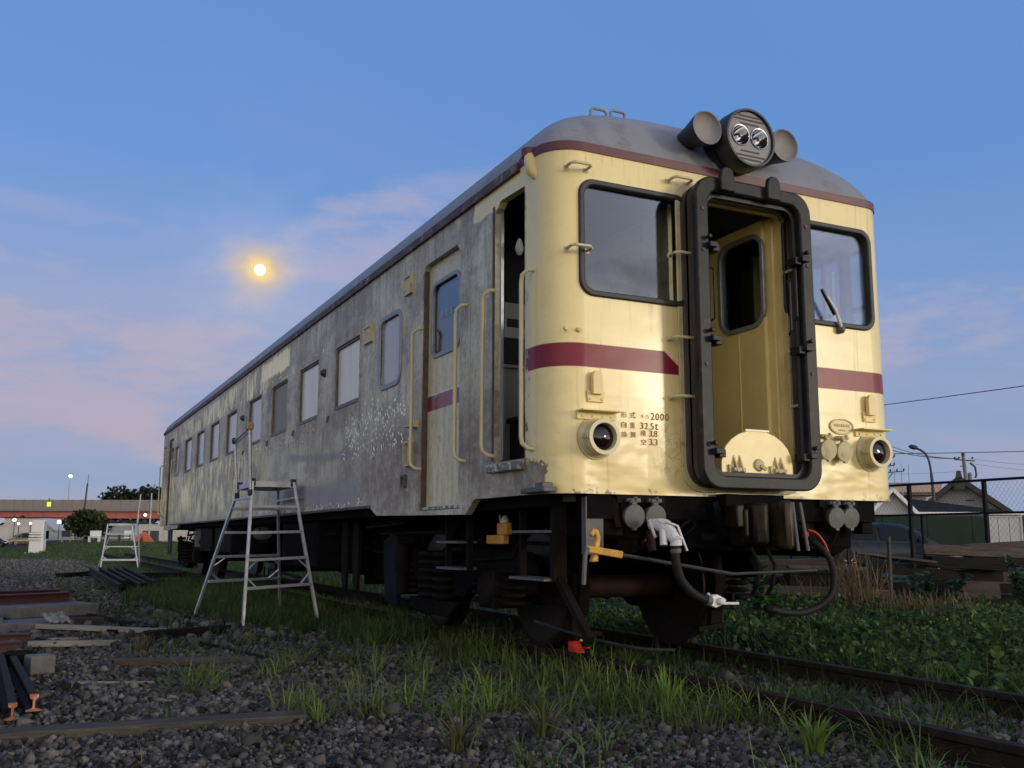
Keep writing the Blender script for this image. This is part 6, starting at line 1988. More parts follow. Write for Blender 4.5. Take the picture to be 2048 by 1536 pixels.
def parked_car(label, loc, rz, paint, L=4.3, Wd=1.72, H=1.50, sloped=True):
    t = thing('parked_car', label, 'car', loc, rz, 'parked cars')
    hl = L / 2
    # stations: x, z bottom, z belt, half width
    stn = [(-hl, .42, .80, .62), (-hl + .10, .30, .93, .76), (-hl + .5, .22, .97, .84), (-.8, .20, .95, .86), (.3, .20, .93, .86), (1.05, .20, .90, .86), (1.55, .22, .80, .84), (hl - .16, .26, .68, .76), (hl - .02, .34, .58, .62)]
    stn = [(x * 1.0, zb, zt * H / 1.5, hw * Wd / 1.72) for x, zb, zt, hw in stn]
    vs, fs = [], []
    for x, zb, zt, hw in stn:
        m_ = (zb + zt) / 2
        for y, z in ((-hw * .86, zb), (-hw, zb + .10), (-hw * 1.01, m_ + .06), (-hw * .97, zt - .05), (-hw * .88, zt), (hw * .88, zt), (hw * .97, zt - .05), (hw * 1.01, m_ + .06), (hw, zb + .10), (hw * .86, zb)):
            vs.append((x, y, z))
    k = 10
    for i in range(len(stn) - 1):
        for j in range(k):
            fs.append((i * k + j, i * k + (j + 1) % k, (i + 1) * k + (j + 1) % k, (i + 1) * k + j))
    fs += [tuple(range(k)), tuple((len(stn) - 1) * k + j for j in range(k - 1, -1, -1))]
    MB().add(vs, fs).build('body', paint, t, smooth=50)
    # greenhouse
    g = [(-hl + .12, .93, .66, .93), (-hl + .45, .95, .72, 1.22), (-1.1, .94, .70, 1.42), (-.25, .93, .68, 1.50), (.30, .92, .68, 1.46), (.85, .91, .72, 1.22), (1.42, .83, .80, .84)]
    vs, fs = [], []
    for x, zb, hw, zt in g:
        zt = zt * H / 1.5; hb = .80
        for y, z in ((-hb, zb - .02), (-hw, max(zb, zt - .07)), (-hw * .82, zt), (hw * .82, zt), (hw, max(zb, zt - .07)), (hb, zb - .02)): vs.append((x, y * Wd / 1.72, z))
    k = 6
    for i in range(len(g) - 1):
        for j in range(k): fs.append((i * k + j, i * k + (j + 1) % k, (i + 1) * k + (j + 1) % k, (i + 1) * k + j))
    fs += [tuple(range(k)), tuple((len(g) - 1) * k + j for j in range(k - 1, -1, -1))]
    MB().add(vs, fs).build('roof', paint, t, smooth=50)

    def side(poly, name, mt, s, out=.012):
        b = MB(); k_ = len(poly); vs_ = []
        for (x, z) in poly:
            f = min(1, max(0, (z - .93) / (.52)))
            y = (.815 - (.815 - .70) * f) * Wd / 1.72 + out
            vs_.append((x, s * y, z * H / 1.5 if z > 1.0 else z))
        b.add(vs_ + [(v[0], v[1] - s * .03, v[2]) for v in vs_], [tuple(range(k_)), tuple(range(2 * k_ - 1, k_ - 1, -1))] + [(i, (i + 1) % k_, k_ + (i + 1) % k_, k_ + i) for i in range(k_)])
        return b.build(name, mt, t)
    for s in (-1, 1):
        side([(-.42, .97), (.40, .96), (.36, 1.34), (-.05, 1.40), (-.42, 1.40)], 'side_window', M['carglass'], s)
        side([(-1.22, .98), (-.50, .97), (-.50, 1.40), (-1.05, 1.34), (-1.22, 1.25)], 'side_window', M['carglass'], s)
        side([(.48, .96), (1.02, .93), (.48, 1.28)], 'quarter_window', M['carglass'], s)
        side([(-1.30, .99), (-1.30, 1.20), (-1.72, 1.02)], 'quarter_window', M['carglass'], s)
        for x in (-hl + .78, hl - .86):
            w_ = MB(); w_.lathe([(.20, -.10), (.30, -.10), (.315, -.08), (.315, .07), (.30, .09), (.20, .09)], (x, s * (Wd / 2 - .09), .31), (0, s, 0), 28); wo = w_.build('wheel', M['tyre'], t)
            w2 = MB(); w2.lathe([(.205, .04), (.20, .085), (.06, .07), (0, .08)], (x, s * (Wd / 2 - .09), .31), (0, s, 0), 20)
            for q in range(7): w2.bar((x + .06 * math.cos(q * .9), s * (Wd / 2 - .01), .31 + .06 * math.sin(q * .9)), (x + .19 * math.cos(q * .9), s * (Wd / 2 - .005), .31 + .19 * math.sin(q * .9)), .03, .02)
            w2.build('rim', M['aludull'], wo)
            ar = MB(); ar.lathe([(.32, 0), (.37, .012), (.37, -.05), (.32, -.05)], (x, s * (Wd / 2 + .0), .31), (0, s, 0), 28); ar.build('wheel_arch', M['tyre'], t)
        b = MB(); b.box((.78, s * (Wd / 2 + .06), .98), (.16, .16, .11)); b.build('mirror', paint, t, bev=.03)
        for x in (-.10, -1.0): MB().box((x, s * Wd / 2 * 1.0, .80), (.16, .03, .03)).build('door_handle', paint, t)
        b = MB()
        for x in (-1.26, -.46, .62): b.box((x, s * (Wd / 2 + .002), .62), (.008, .006, .56))
        b.build('door_gap', M['tyre'], t)
        b = MB(); b.prism([(hl - .40, .66), (hl - .10, .54), (hl - .04, .60), (hl - .30, .74)], (0, s * (Wd / 2 - .16), 0), (1, 0, 0), (0, 0, 1), .16 * s); b.build('headlight', M['lampglass'], t, bev=.01)
        b = MB(); b.box((-hl + .05, s * .62, .82), (.12, .20, .14)); b.build('tail_light', M['tailglass'], t, bev=.01)
    b = MB(); b.add([(1.38, -.66, .86), (1.38, .66, .86), (.88, .58, 1.215), (.88, -.58, 1.215), (1.40, -.66, .875), (1.40, .66, .875), (.90, .58, 1.235), (.90, -.58, 1.235)], [(0, 1, 2, 3), (4, 7, 6, 5), (0, 4, 5, 1), (1, 5, 6, 2), (2, 6, 7, 3), (3, 7, 4, 0)]); b.build('windscreen', M['carglass'], t)
    b = MB(); b.box((hl - .01, 0, .40), (.04, 1.1, .16)); b.build('grille', M['tyre'], t)
    b = MB(); b.box((hl + .005, 0, .40), (.02, .34, .11)); b.build('number_plate', M['white'], t)
    b = MB(); b.box((-hl + .02, 0, .30), (.10, 1.5, .2)); b.box((hl - .06, 0, .27), (.10, 1.4, .16)); b.build('bumper', paint, t, bev=.03)
    return t


c0 = Vector((19.55, 17.30, 0)); c0.z = float(gz(c0.x, c0.y)) - .02
parked_car('dark blue-grey hatchback parked behind the chain link fence', c0, ROT, M['carblue'])
v = P3(-55.3, 112, 0)
parked_car('dull gold car parked before the white wall beside the white stand', (v[0], v[1], float(gz(v[0], v[1]))), ROT + R(215), M['cargold'], 3.6, 1.6, 1.55)
v = P3(-53.2, 100, 0)
parked_car('black car cut off by the left edge of the picture', (v[0], v[1], float(gz(v[0], v[1]))), ROT + R(20), M['carblack'], 4.3, 1.7, 1.42)

# ---- elevated road far left
M['barrier'] = mat('sound_barrier_panel', (.255, .225, .20), (.215, .19, .17), .35, .8, stretch=(3, 3, .5))
M['girder'] = mat('red_bridge_girder', (.40, .115, .095), (.33, .095, .08), .2, .6)
M['bridgeconc'] = mat('bridge_concrete', (.22, .20, .185), (.17, .16, .15), .3, .85)
hw = thing('elevated_road', 'elevated road on red girders with a brown sound barrier far behind', 'elevated road', P3(-88, 202, 0), ROT + R(0.5))
b = MB(); b.box((30, 2.5, 5.50), (170, .5, 1.45)); b.box((30, 2.2, 4.80), (170, 1.0, .10)); b.box((30, 2.2, 6.18), (170, 1.0, .08))
gi = b.build('girder', M['girder'], hw)
b = MB()
for k in range(-18, 40): b.box((k * 3.0, 2.18, 5.5), (.10, .16, 1.4))
b.build('stiffener', M['girder'], gi)
b = MB(); b.box((30, 6, 6.40), (170, 9, .36)); b.build('deck', M['bridgeconc'], hw)
pm = None
for k in range(-26, 44):
    if pm is None:
        b = MB(); b.box((0, 0, 0), (1.96, .10, 2.0)); pm = b.build('barrier_panel', M['barrier'], hw, loc=(k * 2.0, 1.6, 7.55))
    else:
        c = pm.copy(); COL.objects.link(c); c.location = (k * 2.0, 1.6 + random.uniform(-.02, .02), 7.55 + (.22 if k < 6 else 0) * 0)
b = MB()
for k in range(-26, 45): b.box((k * 2.0 - 1.0, 1.58, 7.58), (.07, .14, 2.1))
b.build('barrier_post', M['bridgeconc'], hw)
for x in (-30, -4, 22, 48, 74):
    b = MB(); b.box((x, 6, 2.2), (1.8, 2.2, 5.0)); b.box((x, 6, 4.5), (2.2, 7, 1.0)); b.build('pier', M['bridgeconc'], hw)

M['lampgreen'] = emit('lit_street_lamp', (.85, 1.0, .80), 9)
M['lampwhite'] = emit('lit_globe_lamp', (1.0, .95, .85), 2.0)
M['lampyellow'] = emit('lit_yellow_sign', (.62, .70, .06), .45)
M['poledark'] = mat('dark_pole', (.03, .032, .035), (.05, .05, .052), 3, .6)
M['polepale'] = mat('pale_pole', (.42, .43, .42), (.32, .33, .32), 3, .5)
sl_ = at('street_lamp', 'tall lit street lamp rising behind the elevated road', 'street lamp', -94.0, 208, 0)
b = MB(); b.tube([(0, 0, 0), (0, 0, 13.2)], [.17, .10], 8); b.build('pole', M['polepale'], sl_)
b = MB(); b.lathe([(0, -.3), (.26, -.22), (.36, 0), (.3, .16), (0, .2)], (.12, 0, 13.75), (0, 0, 1), 16); b.build('lamp_head', M['lampgreen'], sl_)
b = MB(); b.lathe([(.5, 0), (.3, .2), (0, .3)], (.12, 0, 13.98), (0, 0, 1), 16); b.build('lamp_hood', M['poledark'], sl_)
ys = at('lit_sign', 'small glowing yellow sign on the sound barrier below the lit lamp', 'sign', -93.6, 198.6, 6.9)
MB().box((0, 0, .55), (.80, .12, .95)).build('sign_face', M['lampyellow'], ys, bev=.05)
MB().box((0, .02, 1.45), (.16, .1, .7)).build('sign_post', M['poledark'], ys)

for a, d, z, r_, lb in ((-56.57, 112, 2.78, 0.19, 'round white lamp over the far left end of the white wall'),
                        (-55.55, 111, 2.33, 0.14, 'low pair partner lamp left of the gable roof, whiter'), (-55.2, 113, 2.42, 0.14, 'yellowish lamp beside the white one left of the gable roof'),
                        (-51.47, 112, 2.55, 0.22, 'round white lamp between the gabled house and the round tree'), (-40.99, 110, 3.32, 0.17, 'round white lamp beside the pale pole near the train'),
                        (-41.66, 100, 2.60, .11, 'tiny lamp at the right edge of the round tree')):
    v = P3(a, d, 0); g0 = float(gz(v[0], v[1]))
    t = thing('globe_lamp', lb, 'lamp', (v[0], v[1], g0), ROT, 'lit lamps under the elevated road')
    MB().lathe([(0, -r_), (r_ * .7, -r_ * .7), (r_, 0), (r_ * .7, r_ * .7), (0, r_)], (0, 0, z - g0), (0, 0, 1), 14).build('globe', M['lampwhite'], t)
    MB().tube([(0, .05, 0), (0, .05, z - g0 - r_ * .8)], .05, 6).build('pole', M['poledark'], t)

M['wallwhite'] = mat('white_garden_wall', (.52, .50, .46), (.44, .42, .385), .6, .85)
M['wallgrey'] = mat('grey_house_wall', (.30, .30, .31), (.25, .25, .26), .8, .85)
M['gablewhite'] = mat('pale_gable_wall', (.45, .46, .47), (.38, .39, .40), .8, .8)
M['roofdark'] = mat('dark_roof_tiles', (.018, .018, .019), (.028, .028, .029), 2, .95, spec=.1, stretch=(1, 1, 1))
M['rooftile'] = mat('brown_roof_tiles', (.060, .050, .050), (.09, .074, .07), 2, .7)
M['trimwhite'] = mat('white_roof_trim', (.75, .75, .75), None, 2, .5)


def wall(label, a0, a1, d, z0, z1, mt, th=.2, name='garden_wall', cat='wall'):
    p = P3((a0 + a1) / 2, d, 0)
    t = thing(name, label, cat, (p[0], p[1], z0), ROT)
    w_ = a1 - a0; k = max(1, int(w_ / 2.2))
    for i in range(k):
        MB().box((-w_ / 2 + (i + .5) * w_ / k, 0, (z1 - z0) / 2), (w_ / k - .03, th, z1 - z0)).build('wall_panel', mt, t)
    MB().box((0, 0, z1 - z0 + .04), (w_ + .1, th + .1, .08)).build('coping', mt, t)
    return t


wall('white panelled wall behind the gold car', -68, -57.15, 118, .2, 2.15, M['wallwhite'])
wall('white wall near the orange tent', -40.1, -34.0, 105, .2, 2.15, M['wallwhite'])


def gable_house(label, a, d, z0, wd, ze, zr, dep, wallm, roofm, trim=True, ridge_along=True, name='house'):
    """gable end facing the yard, ridge running away from it"""
    p = P3(a, d, 0)
    t = thing(name, label, 'house', (p[0], p[1], z0), ROT)
    h, r_ = ze - z0, zr - z0
    b = MB(); b.prism([(-wd / 2, 0), (wd / 2, 0), (wd / 2, h), (0, r_), (-wd / 2, h)], (0, 0, 0), (1, 0, 0), (0, 0, 1), -dep); b.build('wall', wallm, t)
    b = MB(); e = .18; n_ = Vector((wd / 2, 0, h - r_)).length
    for s in (-1, 1):
        x1, z1_ = s * (wd / 2 + .35), h - (r_ - h) / (wd / 2) * .35
        b.add([(0, -.35, r_ + .02), (x1, -.35, z1_ + .02), (x1, dep + .3, z1_ + .02), (0, dep + .3, r_ + .02), (0, -.35, r_ + .02 + e), (x1, -.35, z1_ + .02 + e), (x1, dep + .3, z1_ + .02 + e), (0, dep + .3, r_ + .02 + e)],
              [(0, 1, 2, 3), (4, 7, 6, 5), (0, 4, 5, 1), (1, 5, 6, 2), (2, 6, 7, 3), (3, 7, 4, 0)])
    rf = b.build('roof', roofm, t)
    if trim:
        b = MB()
        for s in (-1, 1): b.bar((0, -.38, r_ + .10), (s * (wd / 2 + .38), -.38, h - (r_ - h) / (wd / 2) * .38 + .10), .05, .17)
        b.build('barge_board', M['trimwhite'], rf)
    return t


h = gable_house('small white gabled house at the far left behind the gold car', -59.1, 124, .4, 3.0, 1.85, 3.0, 6, M['gablewhite'], M['gablewhite'], False)
for x in (-.4, .7): MB().box((x, -.03, .75), (.5, .05, 1.0)).build('window', M['carglass'], h)
h = gable_house('grey house with a dark roof behind the small white house', -55.5, 131, .4, 5.5, 2.3, 3.0, 6, M['wallgrey'], M['roofdark'], False)
MB().box((-1.2, -.03, 1.0), (.9, .05, .8)).build('window', M['carglass'], h)
p = P3(-62.8, 128, 0)
h = thing('shed', 'beige box-shaped shed under the red girders at the far left', 'shed', (p[0], p[1], .3), ROT)
MB().box((0, 1.5, 1.5), (6.2, 3, 3.0)).build('wall', M['wallwhite'], h); MB().box((0, 1.5, 3.06), (6.6, 3.4, .12)).build('roof', M['roofdark'], h); MB().box((1.4, -.03, 1.9), (1.8, .06, .8)).build('window', M['carglass'], h)
h = gable_house('grey house partly hidden behind the far stepladder', -46.5, 118, .3, 4.2, 2.0, 2.7, 6, M['wallgrey'], M['roofdark'], False)
MB().box((.6, -.03, .9), (.9, .05, .9)).build('window', M['trimwhite'], h)

# white stand with drawers in front of the road
st_ = at('white_stand', 'tall white stand with open drawers by the edge of the path', 'stand', -30.72, 64, -.22)
MB().box((0, 0, .45), (.84, .55, .90)).build('base', M['white'], st_, bev=.02)
MB().box((0, .05, 1.52), (.76, .45, 1.24)).build('upper_cabinet', M['white'], st_, bev=.02)
for i, z in enumerate((.93, 1.10, 1.27)):
    b = MB(); b.box((-.04, -.12 - .05 * (2 - i), z), (.72, .5, .10)); b.box((-.04, -.12 - .05 * (2 - i), z + .06), (.66, .44, .02), mi=1)
    b.build('drawer', [M['white'], M['darkint']], st_, bev=.006)
MB().tube([(.46, 0, 0), (.46, 0, 2.1)], .04, 8).build('side_post', M['polepale'], st_)
MB().box((-.52, -.1, .04), (.3, .3, .08)).build('foot_plate', M['white'], st_)

# orange tent
tn = at('tent', 'small orange tent on the lawn before the white wall', 'tent', -31.3, 84, .42)
vs = [(-.75, -.6, 0), (.75, -.6, 0), (.75, .6, 0), (-.75, .6, 0), (-.32, -.35, .62), (.32, -.35, .62), (.32, .35, .62), (-.32, .35, .62), (0, -.05, .92), (.05, .1, .90)]
M['tent'] = mat('orange_canvas', (.50, .11, .035), (.42, .09, .03), 3, .7)
MB().add(vs, [(0, 1, 5, 4), (1, 2, 6, 5), (2, 3, 7, 6), (3, 0, 4, 7), (4, 5, 8), (5, 6, 9, 8), (6, 7, 9), (7, 4, 8, 9)]).build('canvas', M['tent'], tn, smooth=60)
MB().add([(-.2, -.612, 0), (.2, -.612, 0), (0, -.42, .55)], [(0, 1, 2)]).build('flap', M['redoxide'], tn)
for a, z1, zb, d, lb in ((-35.0, 4.85, .6, 92, 'slim pale pole standing left of the train end'), (-33.85, 4.95, .6, 92, 'weathered pale pole right beside the train end')):
    v = P3(a, d, 0); t = thing('pole', lb, 'pole', (v[0], v[1], zb - .2), ROT, 'pale poles by the train end')
    b = MB(); b.tube([(0, 0, 0), (.05, 0, (z1 - zb) * .6), (.18 if d == 92 and a < -34.5 else .05, 0, z1 - zb + .2)], [.09, .08, .06], 8); b.build('shaft', M['polepale'], t)
    MB().box((0, -.02, .3), (.14, .14, .6)).build('base_sleeve', M['bridgeconc'], t)
v = P3(-36.6, 100, 0)
t = thing('bin', 'dark box on the grass right of the orange tent', 'box', (v[0], v[1], .3), ROT)
MB().box((0, 0, .6), (1.4, .8, 1.2)).build('body', M['poledark'], t, bev=.02); MB().box((0, -.03, 1.24), (1.45, .85, .08)).build('lid', M['polepale'], t)
# dark utility pole crossing the barrier
up_ = at('utility_pole', 'dark leaning pole in front of the elevated road', 'utility pole', -65.2, 150, 0)
b = MB(); b.tube([(-.3, 0, 0), (.18, 0, 9.0)], [.17, .13], 8); b.build('shaft', M['poledark'], up_)
MB().tube([(.19, 0, 8.9), (.28, 0, 10.4)], .04, 5).build('spike', M['poledark'], up_)
# low sign and posts on the lawn
sg = at('low_sign', 'small framed sign on posts before the round tree', 'sign', -35.65, 79, .38)
for x in (-.32, .32): MB().box((x, 0, .5), (.08, .08, 1.0)).build('post', M['woodpale'], sg)
MB().box((0, -.05, .72), (.70, .05, .5)).build('board', M['darkint'], sg)
for i, a in enumerate((-34.2, -33.2, -32.2, -31.4)):
    v = P3(a, 80, 0); z0 = float(gz(v[0], v[1]))
    t = thing('wooden_fence', 'grey rail fence section on the lawn, %s' % ('leftmost', 'second', 'third', 'rightmost')[i], 'fence', (v[0], v[1], z0), ROT, 'grey rail fence sections')
    for x in (-.45, .45): MB().box((x, 0, .3), (.08, .08, .62)).build('post', M['wood'], t)
    for z in (.2, .5): MB().box((0, -.03, z), (1.0, .04, .10)).build('rail', M['wood'], t)
v = P3(-33.4, 79, 0)
t = thing('white_bench', 'white heap of garden furniture beside the round tree', 'bench', (v[0], v[1], float(gz(v[0], v[1]))), ROT)
MB().box((0, 0, .42), (.9, .4, .08)).build('seat', M['white'], t, bev=.02); MB().box((0, .2, .70), (.9, .07, .45)).build('backrest', M['white'], t, bev=.03)
for x in (-.38, .38): MB().box((x, 0, .2), (.07, .35, .4)).build('leg', M['white'], t)


# ---- trees
def tree(label, loc, h, crown, n, leafsize, matx, trunk_h, blobs, name='tree'):
    t = thing(name, label, 'tree', loc)
    b = MB(); b.tube([(0, 0, -.2), (.05, 0, trunk_h * .5), (0, .05, trunk_h), (.1, 0, h * .75)], [.16 * crown / 2, .12 * crown / 2, .09 * crown / 2, .02], 8)
    for k in range(7):
        a = k * .9; b.tube([(0, 0, trunk_h * .8), (math.cos(a) * crown * .3, math.sin(a) * crown * .3, trunk_h + (h - trunk_h) * .4), (math.cos(a) * crown * .55, math.sin(a) * crown * .55, trunk_h + (h - trunk_h) * .62)], [.06 * crown / 2, .04 * crown / 2, .015], 5)
    b.build('trunk', M['wooddark'], t)
    P = []
    for (bx, by, bz, br, bh) in blobs:
        k = int(n * br * br / sum(q[3] ** 2 for q in blobs))
        d = RNG.normal(size=(k, 3)); d /= np.linalg.norm(d, axis=1, keepdims=True)
        r_ = RNG.uniform(.55, 1.05, k) ** .6
        lump = 1 + .22 * np.sin(d[:, 0] * 5 + bx) * np.sin(d[:, 1] * 4 + by) + .18 * np.sin(d[:, 2] * 7 + d[:, 0] * 6)
        P.append(np.stack([bx + d[:, 0] * br * r_ * lump, by + d[:, 1] * br * r_ * lump, bz + d[:, 2] * bh * r_ * lump], -1))
    P = np.concatenate(P)
    o = leaves(P[:, 0], P[:, 1], P[:, 2], leafsize * RNG.uniform(.6, 1.4, len(P)), matx, 'crown', None, .9, None)
    o['kind'] = 'thing'; o.parent = t
    return t


M['treeleaf'] = leafy('tree_leaves', (.030, .050, .016), (.060, .070, .022), .5, .5, .6, .3)
M['hillleaf'] = leafy('dark_tree_leaves', (.018, .030, .016), (.030, .042, .020), .25, .5, .6, .2)
v = P3(-35.4, 82, 0)
tree('round dark green tree on the lawn before the red girders', (v[0], v[1], .35), 2.7, 2.0, 2600, .26, M['treeleaf'], .8,
     [(-.9, 0, 1.55, .85, .75), (.7, .1, 1.5, 1.0, .80), (-.1, 0, 2.0, 1.05, .65), (1.35, 0, 1.35, .6, .5), (.3, -.3, .95, .9, .5), (-.3, .4, 1.2, 1.0, .7)])
for i, (a, z0, hh, wd, lb) in enumerate(((-112.6, 0, 15.0, 4.6, 'leftmost dark tree rising behind the sound barrier'), (-107.9, 0, 14.3, 3.6, 'second dark tree rising behind the sound barrier'), (-103.8, 0, 15.4, 4.4, 'third dark tree rising behind the sound barrier, next to the train'), (-98.0, 0, 15.6, 5.0, 'dark tree behind the sound barrier mostly hidden by the train'))):
    v = P3(a, 280, 0)
    tree(lb, (v[0], v[1], 0), hh, wd, 1500, .85, M['hillleaf'], 6, [(0, 0, hh - 3.2, wd * .78, 3.0), (-wd * .45, 0, hh - 4.4, wd * .55, 3.0), (wd * .45, 0, hh - 4.0, wd * .6, 3.0), (0, 0, hh - 7, wd * .9, 4)])
# dark undergrowth and houses in the shade beneath the elevated road
x = []; 
n = 5200
a = RNG.uniform(-140, -60, n); d = RNG.uniform(150, 172, n); hgt = 2.4 + .5 * np.sin(a * .4) + .3 * np.sin(a * 1.3)
z = hgt * np.sqrt(RNG.uniform(0, 1, n)) + .2
pp = np.array([P3(q, w_, 0) for q, w_ in zip(a, d)])
leaves(pp[:, 0], pp[:, 1], z, .9 * RNG.uniform(.5, 1.3, n), M['hillleaf'], 'undergrowth', 'dark undergrowth in the shade below the elevated road', .8, 'undergrowth')
n = 2600
a = RNG.uniform(-60, 80, n); d = RNG.uniform(300, 330, n); hgt = 7 + 1.6 * np.sin(a * .13) + 1.2 * np.sin(a * .5)
z = hgt * np.sqrt(RNG.uniform(0, 1, n))
pp = np.array([P3(q, w_, 0) for q, w_ in zip(a, d)])
leaves(pp[:, 0], pp[:, 1], z, 1.8 * RNG.uniform(.5, 1.3, n), M['hillleaf'], 'treeline', 'far dark treeline behind the houses', .8, 'treeline')

# ---- right background
gable_house('house with a white gable and white barge boards behind the blue-grey car', 18.45, 48, -.2, 2.1, 2.05, 3.12, 3.2, M['gablewhite'], M['gablewhite'])
p = P3(22.6, 49.2, 0)
t = thing('house', 'low house with a dark hipped roof right of the white gable', 'house', (p[0], p[1], -.2), ROT)
MB().box((-1.2, 3, 1.1), (7.6, 5.6, 2.2)).build('wall', M['gablewhite'], t)
b = MB(); b.add([(-5.3, -.3, 2.32), (2.9, -.3, 2.32), (2.9, 6.4, 2.32), (-5.3, 6.4, 2.32), (-3.4, 3, 3.28), (-2.6, 3, 3.28)], [(0, 1, 5, 4), (1, 2, 5), (2, 3, 4, 5), (3, 0, 4), (3, 2, 1, 0)]); b.build('roof', M['roofdark'], t, smooth=0)
MB().bar((-5.3, -.34, 2.30), (2.9, -.34, 2.30), .08, .12).build('eaves_gutter', M['trimwhite'], t)
# big tiled house
p = P3(28.24, 62, 0)
t = thing('house', 'grey boarded house with a big tiled gable roof behind the green fence', 'house', (p[0], p[1], -.2), ROT - R(24))
b = MB(); b.prism([(-2.3, 0), (2.6, 0), (2.6, 2.5), (.05, 4.6), (-2.3, 2.75)], (0, 0, 0), (1, 0, 0), (0, 0, 1), -14); wl = b.build('wall', M['wallgrey'], t)
for k in range(14):
    z = 2.6 + k * .14
    w_ = 2.1 * (4.55 - z) / 2.0
    if w_ > .1: MB().box((0, -.012, z), (w_ * 2, .02, .012)).build('siding_joint', M['poledark'], wl)
b = MB()
for s, xe, ze_ in ((-1, -2.75, 2.52), (1, 3.9, 1.75)):
    b.add([(0, -.6, 4.75), (s * abs(xe), -.6, ze_), (s * abs(xe), 14.5, ze_), (0, 14.5, 4.75), (0, -.6, 4.95), (s * abs(xe), -.6, ze_ + .2), (s * abs(xe), 14.5, ze_ + .2), (0, 14.5, 4.95)],
          [(0, 1, 2, 3), (4, 7, 6, 5), (0, 4, 5, 1), (1, 5, 6, 2), (2, 6, 7, 3), (3, 7, 4, 0)])
rf = b.build('roof', M['rooftile'], t)
b = MB()
for k in range(48): b.tube([(.12, -.4 + k * .31, 4.90), (3.9, -.4 + k * .31, 1.97)], .035, 4, caps=False); b.tube([(-.12, -.4 + k * .31, 4.90), (-2.75, -.4 + k * .31, 2.74)], .035, 4, caps=False)
tl = b.build('tile_rib', M['rooftile'], rf, smooth=0); tl['kind'] = 'stuff'
b = MB(); b.box((0, 7, 5.02), (.30, 15.2, .26)); b.prism([(-.20, 4.86), (.20, 4.86), (.12, 5.28), (-.12, 5.28)], (0, -.62, 0), (1, 0, 0), (0, 0, 1), .2); b.build('ridge', M['rooftile'], rf)
b = MB()
for s, xe, ze_ in ((-1, 2.75, 2.5), (1, 3.9, 1.7)): b.bar((0, -.66, 4.78), (s * xe, -.66, ze_), .08, .24)
b.prism([(-.3, 4.1), (.3, 4.1), (.35, 4.5), (0, 4.75), (-.35, 4.5)], (0, -.70, 0), (1, 0, 0), (0, 0, 1), .1); b.build('barge_board', M['wood'], rf)
MB().box((.55, -.03, 3.45), (.5, .05, .10)).build('vent', M['poledark'], t)
# green screen and the white gate
M['screen'] = mat('dark_green_sheet', (.0075, .026, .013), (.012, .034, .018), 1.2, .7, spec=.2, bump=.1)
hg = at('green_fence', 'dark green sheet metal fence behind the parked car', 'fence', 16.8, 40, -.2)
for k in range(-4, 4):
    MB().box((k * 1.82 + .9, random.uniform(-.01, .01), .99), (1.79, .05, 1.92)).build('fence_panel', M['screen'], hg)
    MB().box((k * 1.82, .05, .98), (.08, .08, 1.95)).build('fence_post', M['poledark'], hg)
MB().box((0, 0, 1.98), (14.6, .08, .05)).build('fence_cap', M['poledark'], hg)
gt = at('gate', 'pale double gate panel behind the fence at the right edge', 'gate', 18.40, 37, -.2)
for x in (-.42, 0, .42):
    MB().box((x, 0, .96), (.40, .05, 1.76)).build('gate_panel', M['gablewhite'], gt)
MB().box((0, -.02, 1.86), (1.32, .09, .06)).build('gate_rail', M['polepale'], gt)
for x in (-.66, .66): MB().box((x, 0, .95), (.08, .10, 1.95)).build('gate_post', M['polepale'], gt)
# street lamp
t = at('street_lamp', 'unlit street lamp with a curved arm at the right', 'street lamp', 22.29, 52, -.2)
b = MB(); b.tube(curve([(0, 0, 0), (0, 0, 2.8), (-.06, 0, 4.6), (-.20, 0, 5.35), (-.48, 0, 5.68), (-.80, 0, 5.82)], 5), [.085] * 10 + [.06] * 16, 8); b.build('pole', M['poledark'], t)
b = MB(); b.lathe([(0, -.05), (.09, 0), (.13, .16), (.11, .36), (.03, .46)], (-.72, 0, 5.83), (-1, 0, .22), 12); b.build('lamp_head', M['lampblack'], t)
# utility poles and wires
t = at('utility_pole', 'concrete utility pole with a transformer before the tiled house', 'utility pole', 33.5, 72, -.2)
MB().tube([(.05, 0, 0), (-.27, 0, 7.1)], [.17, .12], 10).build('shaft', M['bridgeconc'], t)
b = MB(); b.bar((-.95, 0, 6.85), (.55, 0, 6.75), .09, .09); b.bar((-.55, 0, 6.35), (-.1, 0, 6.4), .07, .07); b.build('cross_arm', M['poledark'], t)
MB().lathe([(.0, 0), (.14, .02), (.15, .55), (0, .6)], (.12, 0, 5.3), (0, 0, 1), 12).build('transformer', M['bridgeconc'], t)
b = MB(); b.tube([(.2, 0, 6.6), (.55, 0, 6.3), (.60, 0, 5.7), (.5, 0, 5.5)], .07, 6); b.tube([(-.27, 0, 7.1), (-.27, 0, 7.35)], .13, 8)
for x in (-.9, -.6, .4): b.lathe([(.05, 0), (.08, .08), (.03, .16)], (x, 0, 6.9), (0, 0, 1), 8)
b.build('insulator', M['poledark'], t)
t = at('utility_pole', 'utility pole with many cross arms half hidden by the train corner', 'utility pole', 32.0, 85, -.2)
MB().tube([(0, 0, 0), (0, 0, 9.6)], [.17, .12], 10).build('shaft', M['bridgeconc'], t)
for z, x1 in ((8.55, .9), (7.95, 1.2), (7.25, 1.15), (6.75, 1.95)):
    b = MB(); b.bar((-1.0, 0, z - .1), (x1, 0, z + .12), .08, .09); b.build('cross_arm', M['poledark'], t)
    b = MB()
    for q in (.4, .7, 1.0): b.lathe([(.05, 0), (.09, .10), (.04, .22), (.0, .28)], (x1 * q, 0, z + .05 + .1 * q), (.3, 0, 1), 8)
    b.build('insulator', M['poledark'], t)
